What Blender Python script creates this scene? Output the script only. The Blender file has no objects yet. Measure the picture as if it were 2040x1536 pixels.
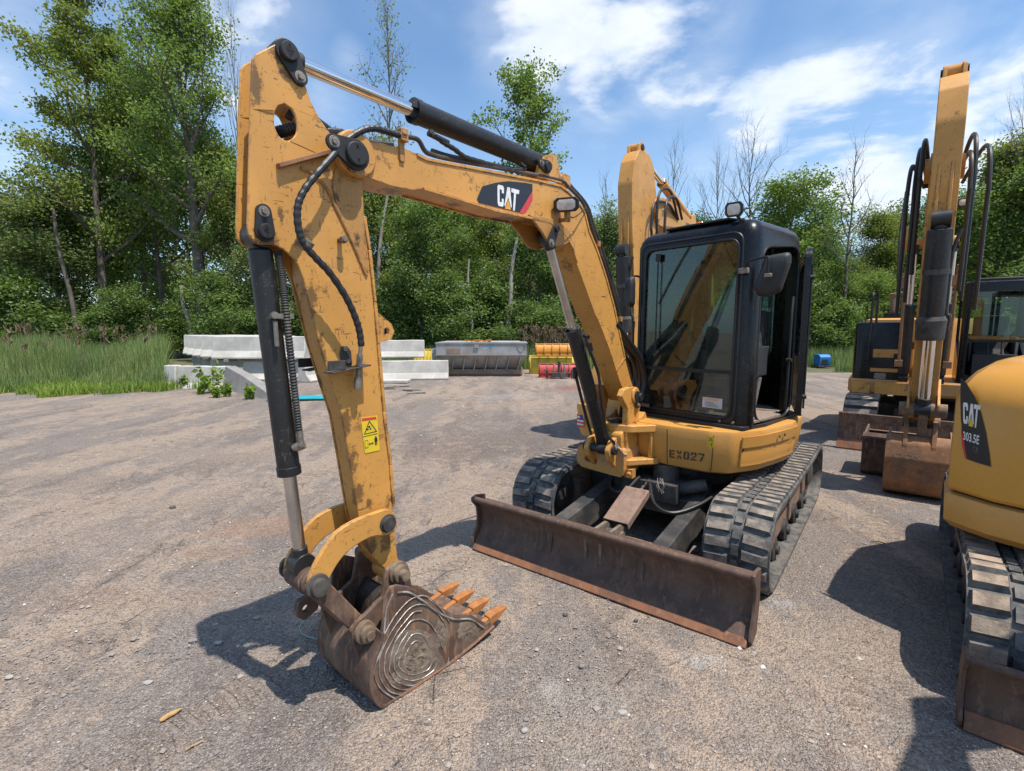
import bpy, bmesh, math, random
import numpy as np
from mathutils import Vector, Matrix, noise as mnoise
from mathutils.geometry import tessellate_polygon
from math import sin, cos, pi, radians, atan, atan2, hypot, sqrt

SC = bpy.context.scene
# ---------------------------------------------------------------- camera
FPX, CAMH, PITCH = 986.0, 1.70, atan(114 / 986.0)
cd = bpy.data.cameras.new("camera"); cam = bpy.data.objects.new("camera", cd)
SC.collection.objects.link(cam)
cd.sensor_width = 36.0; cd.lens = 36.0 * FPX / 2040.0
cd.clip_start = 0.05; cd.clip_end = 3000
cam.location = (0, 0, CAMH); cam.rotation_euler = (pi / 2 - PITCH, 0, 0)
SC.camera = cam
# ---------------------------------------------------------------- sun, sky, exposure
SUN_EL, SUN_AZ = radians(68), radians(131)      # azimuth clockwise from +Y
sd = bpy.data.lights.new("sun", 'SUN'); sd.energy = 4.4; sd.angle = radians(0.55); sd.color = (1.0, 0.93, 0.84)
sun = bpy.data.objects.new("sun", sd); SC.collection.objects.link(sun)
sdir = Vector((sin(SUN_AZ) * cos(SUN_EL), cos(SUN_AZ) * cos(SUN_EL), sin(SUN_EL)))
sun.rotation_euler = sdir.to_track_quat('Z', 'Y').to_euler(); sun.location = sdir * 60
SC.view_settings.view_transform = 'Standard'; SC.view_settings.look = 'None'
SC.view_settings.exposure = 0.42; SC.view_settings.gamma = 1.0
SC.view_settings.use_curve_mapping = False
SC.cycles.max_bounces = 6; SC.cycles.transparent_max_bounces = 12
SC.cycles.diffuse_bounces = 3; SC.cycles.glossy_bounces = 3; SC.cycles.transmission_bounces = 6
SC.cycles.caustics_reflective = False; SC.cycles.caustics_refractive = False


def pxdir(px, py):
    x = (px - 1020) / FPX; y = -(py - 768) / FPX
    f = Vector((0, cos(PITCH), -sin(PITCH))); u = Vector((0, sin(PITCH), cos(PITCH)))
    return f + u * y + Vector((x, 0, 0))


# ---------------------------------------------------------------- node helper
class N:
    def __init__(s, tree): s.t = tree; s.n = tree.nodes; s.l = tree.links
    def new(s, typ, **kw):
        nd = s.n.new(typ)
        for k, v in kw.items():
            if k.startswith('i_'):
                key = k[2:]; key = int(key) if key.isdigit() else key.replace('_', ' ')
                s.set(nd.inputs[key], v)
            else: setattr(nd, k, v)
        return nd
    def set(s, inp, v):
        if isinstance(v, bpy.types.NodeSocket): s.l.new(v, inp)
        elif isinstance(v, bpy.types.Node): s.l.new(v.outputs[0], inp)
        elif isinstance(v, (tuple, list)) and inp.type == 'RGBA' and len(v) == 3: inp.default_value = (*v, 1)
        else: inp.default_value = v
    def math(s, op, a, b=0.0, clamp=False):
        nd = s.n.new('ShaderNodeMath'); nd.operation = op; nd.use_clamp = clamp
        s.set(nd.inputs[0], a); s.set(nd.inputs[1], b); return nd.outputs[0]
    def vmath(s, op, a, b=(0, 0, 0)):
        nd = s.n.new('ShaderNodeVectorMath'); nd.operation = op
        s.set(nd.inputs[0], a); s.set(nd.inputs[1], b)
        return nd.outputs['Value'] if op in ('DOT_PRODUCT', 'LENGTH', 'DISTANCE') else nd.outputs[0]
    def noise(s, vec, scale, detail=4, rough=.55, dist=0.0, col=False):
        nd = s.n.new('ShaderNodeTexNoise')
        s.set(nd.inputs['Vector'], vec); nd.inputs['Scale'].default_value = scale
        nd.inputs['Detail'].default_value = detail; nd.inputs['Roughness'].default_value = rough
        nd.inputs['Distortion'].default_value = dist
        return nd.outputs['Color' if col else 'Fac']
    def voro(s, vec, scale, feature='F1', out='Distance', rnd=1.0):
        nd = s.n.new('ShaderNodeTexVoronoi'); nd.feature = feature
        s.set(nd.inputs['Vector'], vec); nd.inputs['Scale'].default_value = scale
        nd.inputs['Randomness'].default_value = rnd
        return nd.outputs[out]
    def ramp(s, fac, lo, hi, clamp=True, smooth=True):
        nd = s.n.new('ShaderNodeMapRange'); nd.clamp = clamp
        nd.interpolation_type = 'SMOOTHSTEP' if smooth else 'LINEAR'
        s.set(nd.inputs[0], fac); nd.inputs[1].default_value = lo; nd.inputs[2].default_value = hi
        return nd.outputs[0]
    def mix(s, fac, a, b, mode='MIX'):
        nd = s.n.new('ShaderNodeMix'); nd.data_type = 'RGBA'; nd.blend_type = mode
        s.set(nd.inputs[0], fac); s.set(nd.inputs[6], a); s.set(nd.inputs[7], b); return nd.outputs[2]
    def mapping(s, vec, loc=(0, 0, 0), rot=(0, 0, 0), scale=(1, 1, 1)):
        nd = s.n.new('ShaderNodeMapping'); s.set(nd.inputs[0], vec)
        nd.inputs[1].default_value = loc; nd.inputs[2].default_value = rot; nd.inputs[3].default_value = scale
        return nd.outputs[0]
    def bump(s, h, strength=.3, dist=.01, normal=None):
        nd = s.n.new('ShaderNodeBump'); s.set(nd.inputs['Height'], h)
        nd.inputs['Strength'].default_value = strength; nd.inputs['Distance'].default_value = dist
        if normal is not None: s.set(nd.inputs['Normal'], normal)
        return nd.outputs[0]


# world: Nishita sky with procedural clouds high above
W = bpy.data.worlds.new("World"); SC.world = W; W.use_nodes = True
wn = N(W.node_tree); W.node_tree.nodes.clear()
sky = wn.new('ShaderNodeTexSky', sky_type='NISHITA', sun_disc=False, sun_elevation=SUN_EL,
             sun_rotation=SUN_AZ, air_density=1.0, dust_density=1.0, ozone_density=2.0, altitude=150)
tc = wn.new('ShaderNodeTexCoord'); dirv = tc.outputs['Generated']
sep = wn.new('ShaderNodeSeparateXYZ', i_0=dirv)
zz = wn.math('MAXIMUM', wn.math('ADD', sep.outputs[2], 0.12), 0.05)
cx = wn.math('DIVIDE', sep.outputs[0], zz); cy = wn.math('DIVIDE', sep.outputs[1], zz)
comb = wn.new('ShaderNodeCombineXYZ', i_0=cx, i_1=cy, i_2=0.0)
cn = wn.noise(comb, 1.9, 9, .55, .3); cn2 = wn.noise(wn.mapping(comb, loc=(3.1, 1.7, 0)), 5.0, 8, .6)
cnm = wn.math('ADD', wn.math('MULTIPLY', cn, .86), wn.math('MULTIPLY', cn2, .14))
blobs = None
CL = [(1110, 20, .20, 1.05), (1290, 75, .18, 1.1), (1080, 150, .11, .9), (1190, 165, .13, 1.0), (1350, 20, .15, .95), (985, 70, .09, .7),
      (1540, 250, .12, 1.0), (1650, 250, .16, 1.15), (1760, 290, .18, 1.15), (1900, 270, .20, 1.1), (2010, 210, .18, 1.0), (1740, 390, .15, 1.0),
      (1800, 420, .10, .8), (1530, 300, .08, .7), (1400, 330, .10, .45), (420, 50, .24, .6), (200, 20, .2, .5), (560, 30, .14, .42), (20, 20, .18, .5),
      (690, 110, .05, .5), (650, 190, .07, .6), (1710, 110, .05, .35), (90, 370, .09, .5), (1460, 380, .14, .4), (820, 250, .1, .35), (1250, 440, .1, .4),
      (-600, 100, .6, .8), (2700, 0, .6, .9), (1000, -700, .5, .7), (200, -1100, .5, .7)]
for px, py, rad, amp in CL:
    d = pxdir(px, py).normalized()
    dist = wn.vmath('DISTANCE', dirv, tuple(d))
    b = wn.math('MULTIPLY', wn.ramp(dist, rad * 1.25, 0.0), amp)
    blobs = b if blobs is None else wn.math('MAXIMUM', blobs, b)
cl = wn.math('ADD', wn.math('MULTIPLY', blobs, .62), wn.math('MULTIPLY', wn.math('SUBTRACT', cnm, .5), 2.1))
cmask = wn.math('MAXIMUM', wn.ramp(cl, .34, .66), wn.math('MULTIPLY', wn.math('MULTIPLY', wn.ramp(blobs, .05, .9), wn.ramp(cnm, .36, .60)), .5))
haze = wn.ramp(sep.outputs[2], .45, -.02, smooth=False)
skyc = wn.mix(wn.math('MULTIPLY', haze, .46), wn.mix(1.0, sky.outputs[0], (1.28, 1.56, 1.68), 'MULTIPLY'), (6.2, 7.8, 9.6))
shade = wn.ramp(cn2, .30, .72)
ccol = wn.mix(shade, (7.3, 8.1, 9.2), (8.7, 9.0, 9.5))
skym = wn.mix(wn.math('MULTIPLY', cmask, .88), skyc, ccol)
bg = wn.new('ShaderNodeBackground', i_0=skym, i_1=0.092)
wo = wn.new('ShaderNodeOutputWorld'); W.node_tree.links.new(bg.outputs[0], wo.inputs[0])

# ---------------------------------------------------------------- materials
MATS = {}


def principled(name):
    m = bpy.data.materials.new(name); m.use_nodes = True; n = N(m.node_tree)
    b = m.node_tree.nodes['Principled BSDF']; MATS[name] = m
    tcn = n.new('ShaderNodeTexCoord'); return m, n, b, tcn.outputs['Object']


def steel_paint(name, base, rough=.42, wear=.5, grime=.5, grimecol=(.035, .028, .02), chip=(.10, .05, .03), edge=True, spec=.45, blotch=.12, dust=0.0, stains=()):
    m, n, b, oc = principled(name)
    big = n.noise(oc, 2.3, 5, .6); mid = n.noise(oc, 9, 6, .65); fine = n.noise(oc, 70, 4, .6)
    scr = n.noise(n.mapping(oc, rot=(.3, .5, .9), scale=(1, 1, .16)), 95, 3, .7)
    scr2 = n.noise(n.mapping(oc, rot=(1.1, .2, -.5), scale=(.12, 1, 1)), 80, 3, .7)
    col = n.mix(n.ramp(big, .3, .75), tuple(c * (1 - blotch) for c in base), tuple(min(1, c * (1 + blotch)) for c in base))
    col = n.mix(n.math('MULTIPLY', n.ramp(mid, .45, .8), .18), col, tuple(c * .62 + .03 for c in base))
    if dust: col = n.mix(n.math('MULTIPLY', n.ramp(n.noise(oc, 5, 7, .7), .42, .68), dust), col, (.30, .25, .19))
    sm = n.math('MULTIPLY', n.ramp(mid, .44, .62), wear)
    s1 = n.math('MULTIPLY', n.ramp(scr, .615, .66), sm); s2 = n.math('MULTIPLY', n.ramp(scr2, .615, .66), sm)
    chips = n.math('MAXIMUM', n.math('MAXIMUM', s1, s2), n.math('MULTIPLY', n.ramp(fine, .645, .68), wear * .8), clamp=True)
    gr = n.math('MULTIPLY', n.ramp(n.noise(n.mapping(oc, loc=(4, 2, 1)), 7.5, 10, .74), .625 - .07 * grime, .66), min(1, grime * 1.0))
    col = n.mix(gr, col, grimecol)
    for c_, r_, sq in stains:
        dd = n.vmath('LENGTH', n.mapping(n.vmath('SUBTRACT', oc, tuple(c_)), scale=(1, 1, sq)))
        dd = n.math('ADD', dd, n.math('ADD', n.math('MULTIPLY', n.math('SUBTRACT', n.noise(oc, 30, 8, .8), .5), r_ * 3.8), n.math('MULTIPLY', n.math('SUBTRACT', mid, .5), r_ * 2.0)))
        col = n.mix(n.math('MULTIPLY', n.ramp(dd, r_, r_ * .5), .72), col, (.032, .024, .017))
    col = n.mix(chips, col, chip)
    if edge:
        bv = n.new('ShaderNodeBevel', samples=3, i_Radius=.011)
        geo = n.new('ShaderNodeNewGeometry')
        dt = n.vmath('DOT_PRODUCT', bv.outputs[0], geo.outputs['Normal'])
        em = n.math('MULTIPLY', n.ramp(dt, .985, .93), n.ramp(n.noise(oc, 28, 5, .7), .44, .58))
        em = n.math('MULTIPLY', em, min(1, wear * 1.3))
        col = n.mix(em, col, (.16, .075, .04))
    n.set(b.inputs['Base Color'], col)
    r = n.math('ADD', n.math('MULTIPLY', mid, .25), rough - .12)
    r = n.math('ADD', r, n.math('MULTIPLY', gr, .25), clamp=True)
    n.set(b.inputs['Roughness'], r)
    b.inputs['Specular IOR Level'].default_value = spec
    n.set(b.inputs['Normal'], n.bump(n.math('ADD', n.math('MULTIPLY', fine, .3), n.math('MULTIPLY', chips, -.8)), .25, .002))
    return m


def rusty(name, a, bcol, c, rough=.75, scale=6, streak=True, metal=.0, bump=.4):
    m, n, b, oc = principled(name)
    n1 = n.noise(oc, scale, 8, .68); n2 = n.noise(n.mapping(oc, scale=(1, 1, .15) if streak else (1, 1, 1)), scale * 5, 6, .7)
    n3 = n.noise(n.mapping(oc, loc=(7, 3, 2)), scale * 1.7, 8, .7); f = n.noise(oc, 120, 4, .7)
    col = n.mix(n.ramp(n1, .38, .62), a, bcol)
    col = n.mix(n.math('MULTIPLY', n.ramp(n2, .52, .66), .7), col, c)
    col = n.mix(n.math('MULTIPLY', n.ramp(n3, .55, .7), .6), col, tuple(x * .45 for x in a))
    col = n.mix(n.math('MULTIPLY', n.ramp(f, .55, .75), .35), col, tuple(x * 1.5 + .02 for x in bcol))
    n.set(b.inputs['Base Color'], col); b.inputs['Roughness'].default_value = rough
    b.inputs['Metallic'].default_value = metal; b.inputs['Specular IOR Level'].default_value = .3
    n.set(b.inputs['Normal'], n.bump(n.math('ADD', n.math('MULTIPLY', n1, 1.0), n.math('MULTIPLY', f, .35)), bump, .006))
    return m


def plain(name, col, rough=.5, metal=0.0, var=.15, scale=8, bump=0, spec=.5, vary=None, emit=None):
    m, n, b, oc = principled(name)
    v = n.noise(oc, scale, 6, .65)
    c2 = vary if vary else tuple(x * (1 - var) for x in col)
    n.set(b.inputs['Base Color'], n.mix(n.ramp(v, .35, .65), col, c2))
    n.set(b.inputs['Roughness'], n.math('ADD', n.math('MULTIPLY', v, .2), rough - .1, clamp=True))
    b.inputs['Metallic'].default_value = metal; b.inputs['Specular IOR Level'].default_value = spec
    if bump: n.set(b.inputs['Normal'], n.bump(n.noise(oc, scale * 8, 4, .6), bump, .004))
    return m


def glass(name, tint=(.75, .88, .84), dirt=.10):
    m = bpy.data.materials.new(name); m.use_nodes = True; n = N(m.node_tree); MATS[name] = m
    m.node_tree.nodes.clear()
    tr = n.new('ShaderNodeBsdfTransparent', i_0=tint); gl = n.new('ShaderNodeBsdfGlossy', i_0=(1, 1, 1), i_Roughness=.015)
    fr = n.new('ShaderNodeFresnel', i_IOR=1.5)
    f = n.math('ADD', n.math('MULTIPLY', fr.outputs[0], 1.0), .01, clamp=True)
    mx = n.new('ShaderNodeMixShader', i_0=f, i_1=tr.outputs[0], i_2=gl.outputs[0])
    df = n.new('ShaderNodeBsdfDiffuse', i_0=(.35, .33, .30))
    tcn = n.new('ShaderNodeTexCoord')
    dm = n.math('MULTIPLY', n.ramp(n.noise(tcn.outputs['Object'], 7, 8, .7), .35, .75), dirt)
    mx2 = n.new('ShaderNodeMixShader', i_0=dm, i_1=mx.outputs[0], i_2=df.outputs[0])
    o = n.new('ShaderNodeOutputMaterial'); n.l.new(mx2.outputs[0], o.inputs[0]); return m


YEL = (.58, .285, .066)
steel_paint('yellow_paint_worn', YEL, .45, 1.0, .75)
steel_paint('yellow_paint', YEL, .38, .35, .12, grimecol=(.16, .10, .05), blotch=.06, edge=False)
steel_paint('yellow_paint_greasy', (.44, .22, .06), .55, 1.0, 1.0, edge=True)
steel_paint('yellow_paint_dusty', (.52, .25, .06), .5, .8, .5, dust=.5)
steel_paint('yellow_smooth', (.60, .28, .035), .28, .12, .03, grimecol=(.2, .11, .04), blotch=.04, edge=False, spec=.6)
steel_paint('black_paint', (.006, .006, .007), .27, .5, .35, grimecol=(.045, .04, .036), chip=(.10, .09, .08), blotch=.3, edge=False, spec=.34)
steel_paint('black_cylinder', (.018, .018, .019), .42, .8, .5, grimecol=(.075, .06, .045), chip=(.12, .10, .08), blotch=.3, edge=False)
steel_paint('black_matt', (.016, .016, .017), .6, .3, .5, grimecol=(.06, .05, .045), chip=(.09, .08, .07), edge=False)
steel_paint('black_dusty', (.030, .030, .031), .65, .5, .6, grimecol=(.13, .11, .09), chip=(.12, .10, .08), edge=False, dust=.25)
rusty('blade_rust', (.082, .052, .040), (.125, .078, .056), (.19, .115, .08), .62)
rusty('edge_rust', (.25, .11, .055), (.16, .08, .05), (.30, .16, .09), .7)
rusty('bucket_rust', (.17, .11, .078), (.085, .052, .04), (.34, .19, .10), .72, 6, True, bump=.7)
rusty('bucket_grease', (.03, .025, .022), (.055, .042, .034), (.14, .09, .055), .6, 8, True, bump=.8)
rusty('bucket_mud', (.215, .165, .12), (.13, .095, .07), (.30, .24, .18), .9, 14, False, bump=.9)
rusty('tooth_steel', (.42, .17, .05), (.33, .13, .045), (.50, .24, .09), .6, 10, False)
rusty('pin_mud', (.24, .18, .12), (.15, .10, .07), (.12, .09, .07), .85, 14, False, bump=.8)
rusty('rust_flat', (.20, .13, .10), (.27, .18, .13), (.13, .085, .07), .8, 7, False)
rusty('orange_rust', (.30, .15, .07), (.20, .11, .065), (.38, .21, .10), .75, 6, False)
plain('chrome', (.80, .80, .82), .16, 1.0, .1, 3)
plain('chrome_dull', (.62, .60, .58), .30, 1.0, .3, 5)
plain('rubber_hose', (.020, .020, .022), .42, 0, .3, 30, .3)
plain('rubber_belt', (.050, .052, .055), .7, 0, .5, 14, .5, vary=(.155, .142, .125))
plain('rubber_pad', (.32, .265, .21), .9, 0, .3, 13, .8, vary=(.12, .108, .098), spec=.15)
plain('rubber_pad_dirt', (.40, .305, .22), .95, 0, .3, 9, 1.0, vary=(.20, .155, .12), spec=.1)
plain('steel_pad', (.30, .24, .19), .8, 0, .3, 9, .5, vary=(.17, .13, .11))
plain('bolt_metal', (.30, .26, .22), .5, .6, .4, 40, .3)
plain('plastic_black', (.022, .022, .023), .55, 0, .2, 30, .2)
plain('seat_fabric', (.045, .046, .05), .85, 0, .3, 60, .4)
plain('lens', (.72, .68, .62), .22, .0, .2, 15, .6, vary=(.5, .46, .4))
plain('decal_black', (.018, .02, .026), .35, 0, .1, 20)
plain('decal_white', (.80, .80, .78), .45, 0, .06, 30, vary=(.66, .65, .62))
plain('decal_red', (.62, .045, .05), .4, 0, .1, 20)
plain('decal_yellow', (.72, .52, .03), .4, 0, .1, 20)
plain('decal_gold', (.72, .36, .05), .4, 0, .1, 20)
plain('decal_grey', (.12, .12, .13), .4, 0, .1, 20)
plain('decal_blue', (.03, .05, .22), .4, 0, .1, 20)
plain('stencil_ink', (.035, .035, .04), .6, 0, .5, 60, vary=(.10, .07, .03))
plain('amber_lens', (.75, .20, .01), .2, 0, .2, 8)
plain('mat_dirt', (.30, .23, .18), .95, 0, .3, 40, .8, vary=(.2, .15, .12))
plain('headlining', (.22, .22, .22), .9)
plain('steel_weld', (.62, .60, .57), .42, .6, .3, 18, .6, vary=(.26, .21, .17))
plain('concrete', (.52, .50, .45), .9, 0, .2, 2.2, .5, vary=(.40, .37, .33))
plain('concrete_dark', (.27, .25, .23), .92, 0, .2, 3, .7, vary=(.20, .19, .18))
plain('galvanised', (.36, .37, .37), .5, .25, .2, 1.8, .2, vary=(.27, .25, .23))
plain('galvanised_rust', (.30, .20, .13), .8, 0, .2, 3, .2, vary=(.20, .15, .12))
plain('plow_red', (.52, .05, .045), .5, 0, .3, 3, vary=(.36, .05, .04))
plain('plow_yellow', (.68, .50, .03), .5, 0, .3, 3, vary=(.5, .36, .04))
plain('plow_orange', (.70, .30, .03), .5, 0, .3, 2.5, vary=(.5, .20, .03))
plain('teal_sheet', (.01, .40, .46), .55, 0, .3, 3, vary=(.01, .27, .33))
plain('blue_paint', (.02, .17, .45), .5, 0, .3, 3)
plain('wood_grey', (.33, .29, .25), .9, 0, .3, 8, .5, vary=(.2, .17, .14))
plain('wood_yellow', (.45, .30, .13), .8, 0, .3, 20, .5, vary=(.42, .24, .08))
plain('string_green', (.25, .45, .42), .6)
plain('bag_film', (.55, .57, .58), .3, 0, .3, 8)
plain('hook_orange', (.60, .22, .02), .5)
glass('cab_glass', (.60, .76, .70), .09)
glass('cab_glass_dark', (.42, .52, .49), .22)


def leafmat(name, a, bcol, c):
    m = bpy.data.materials.new(name); m.use_nodes = True; n = N(m.node_tree); MATS[name] = m
    m.node_tree.nodes.clear()
    g = n.new('ShaderNodeNewGeometry'); r = g.outputs['Random Per Island']
    oc = n.new('ShaderNodeTexCoord').outputs['Object']
    cl = n.ramp(n.noise(oc, .55, 3, .6), .36, .64)
    col = n.mix(cl, a, bcol); col = n.mix(n.math('MULTIPLY', n.ramp(r, .55, 1.0, smooth=False), .8), col, c)
    col = n.mix(n.ramp(r, .25, .0, smooth=False), col, tuple(x * .55 for x in a))
    d = n.new('ShaderNodeBsdfDiffuse', i_0=col); t = n.new('ShaderNodeBsdfTranslucent', i_0=n.mix(1.0, col, (1.0, 1.15, .55), 'MULTIPLY'))
    gl = n.new('ShaderNodeBsdfGlossy', i_0=(.8, .85, .9), i_Roughness=.6)
    mx = n.new('ShaderNodeMixShader', i_0=.46, i_1=d.outputs[0], i_2=t.outputs[0])
    mx2 = n.new('ShaderNodeMixShader', i_0=.02, i_1=mx.outputs[0], i_2=gl.outputs[0])
    o = n.new('ShaderNodeOutputMaterial'); n.l.new(mx2.outputs[0], o.inputs[0]); return m


leafmat('leaf_green', (.15, .225, .055), (.22, .30, .075), (.33, .38, .11))
leafmat('leaf_yellow', (.17, .225, .05), (.26, .29, .065), (.36, .36, .10))
leafmat('leaf_dark', (.115, .18, .048), (.17, .245, .062), (.26, .33, .09))
leafmat('leaf_pale', (.17, .22, .085), (.24, .28, .11), (.32, .35, .14))
leafmat('weed_leaf', (.19, .29, .045), (.27, .36, .06), (.36, .42, .09))
leafmat('reed_leaf', (.16, .25, .085), (.27, .33, .11), (.42, .42, .19))
leafmat('reed_plume', (.26, .18, .11), (.32, .23, .15), (.2, .13, .08))
plain('bark', (.16, .13, .105), .9, 0, .3, 3, .8, vary=(.09, .075, .06))
plain('bark_pale', (.36, .32, .28), .9, 0, .3, 2, .6, vary=(.24, .21, .18))

# ---------------------------------------------------------------- mesh helpers
ROOTM = {}


class Fr:
    """local frame: x forward, y left, z up; yaw = direction the back points to, from +Y towards +X"""
    def __init__(s, ox, oy, yaw, oz=0.0):
        a = radians(yaw); s.yaw = a; s.o = Vector((ox, oy, oz))
        s.f = Vector((-sin(a), -cos(a), 0)); s.l = Vector((cos(a), -sin(a), 0)); s.u = Vector((0, 0, 1))
    def w(s, x, y, z): return s.o + s.f * x + s.l * y + s.u * z
    def rz(s): return atan2(s.f.y, s.f.x)
    def py(s, px, py, t=0.0):
        d = pxdir(px, py); c = Vector((0, 0, CAMH)); p0 = s.o + s.l * t
        k = (p0 - c).dot(s.l) / d.dot(s.l); q = c + d * k - s.o; return (q.dot(s.f), q.z)
    def pxx(s, px, py, t=0.0):
        d = pxdir(px, py); c = Vector((0, 0, CAMH)); p0 = s.o + s.f * t
        k = (p0 - c).dot(s.f) / d.dot(s.f); q = c + d * k - s.o; return (q.dot(s.l), q.z)
    def pz(s, px, py, z=0.0):
        d = pxdir(px, py); k = (z - CAMH) / d.z; q = Vector((0, 0, CAMH)) + d * k - s.o; return (q.dot(s.f), q.dot(s.l))




def rnd2(pts, r=.02, n=4):
    """fillet the corners of a closed 2D polygon; points may carry their own radius"""
    out = []; L = len(pts)
    for i in range(L):
        p = Vector(pts[i][:2]); rr = pts[i][2] if len(pts[i]) > 2 else r
        a = Vector(pts[i - 1][:2]) - p; b = Vector(pts[(i + 1) % L][:2]) - p
        la, lb = a.length, b.length
        if rr <= 0 or la < 1e-6 or lb < 1e-6: out.append(tuple(p)); continue
        a /= la; b /= lb; ang = a.angle(b, pi)
        if ang > pi - .06: out.append(tuple(p)); continue
        d = min(rr / math.tan(ang / 2), la * .48, lb * .48)
        p0 = p + a * d; p1 = p + b * d
        for k in range(n + 1):
            t = k / n; q = p0 * (1 - t) ** 2 + p * 2 * t * (1 - t) + p1 * t * t; out.append(tuple(q))
    return out


def crom(pts, n=6):
    P = [Vector(p) for p in pts]; P = [P[0] * 2 - P[1]] + P + [P[-1] * 2 - P[-2]]; out = []
    for i in range(1, len(P) - 2):
        for k in range(n):
            t = k / n; a, b, c, d = P[i - 1], P[i], P[i + 1], P[i + 2]
            out.append(.5 * ((2 * b) + (c - a) * t + (2 * a - 5 * b + 4 * c - d) * t * t + (3 * b - a - 3 * c + d) * t ** 3))
    out.append(P[-2]); return out


def circ2(cx, cy, r, n=20, a0=0.0, a1=2 * pi):
    full = abs(a1 - a0 - 2 * pi) < 1e-6
    return [(cx + r * cos(a0 + (a1 - a0) * k / (n if full else n - 1)), cy + r * sin(a0 + (a1 - a0) * k / (n if full else n - 1))) for k in range(n)]


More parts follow.
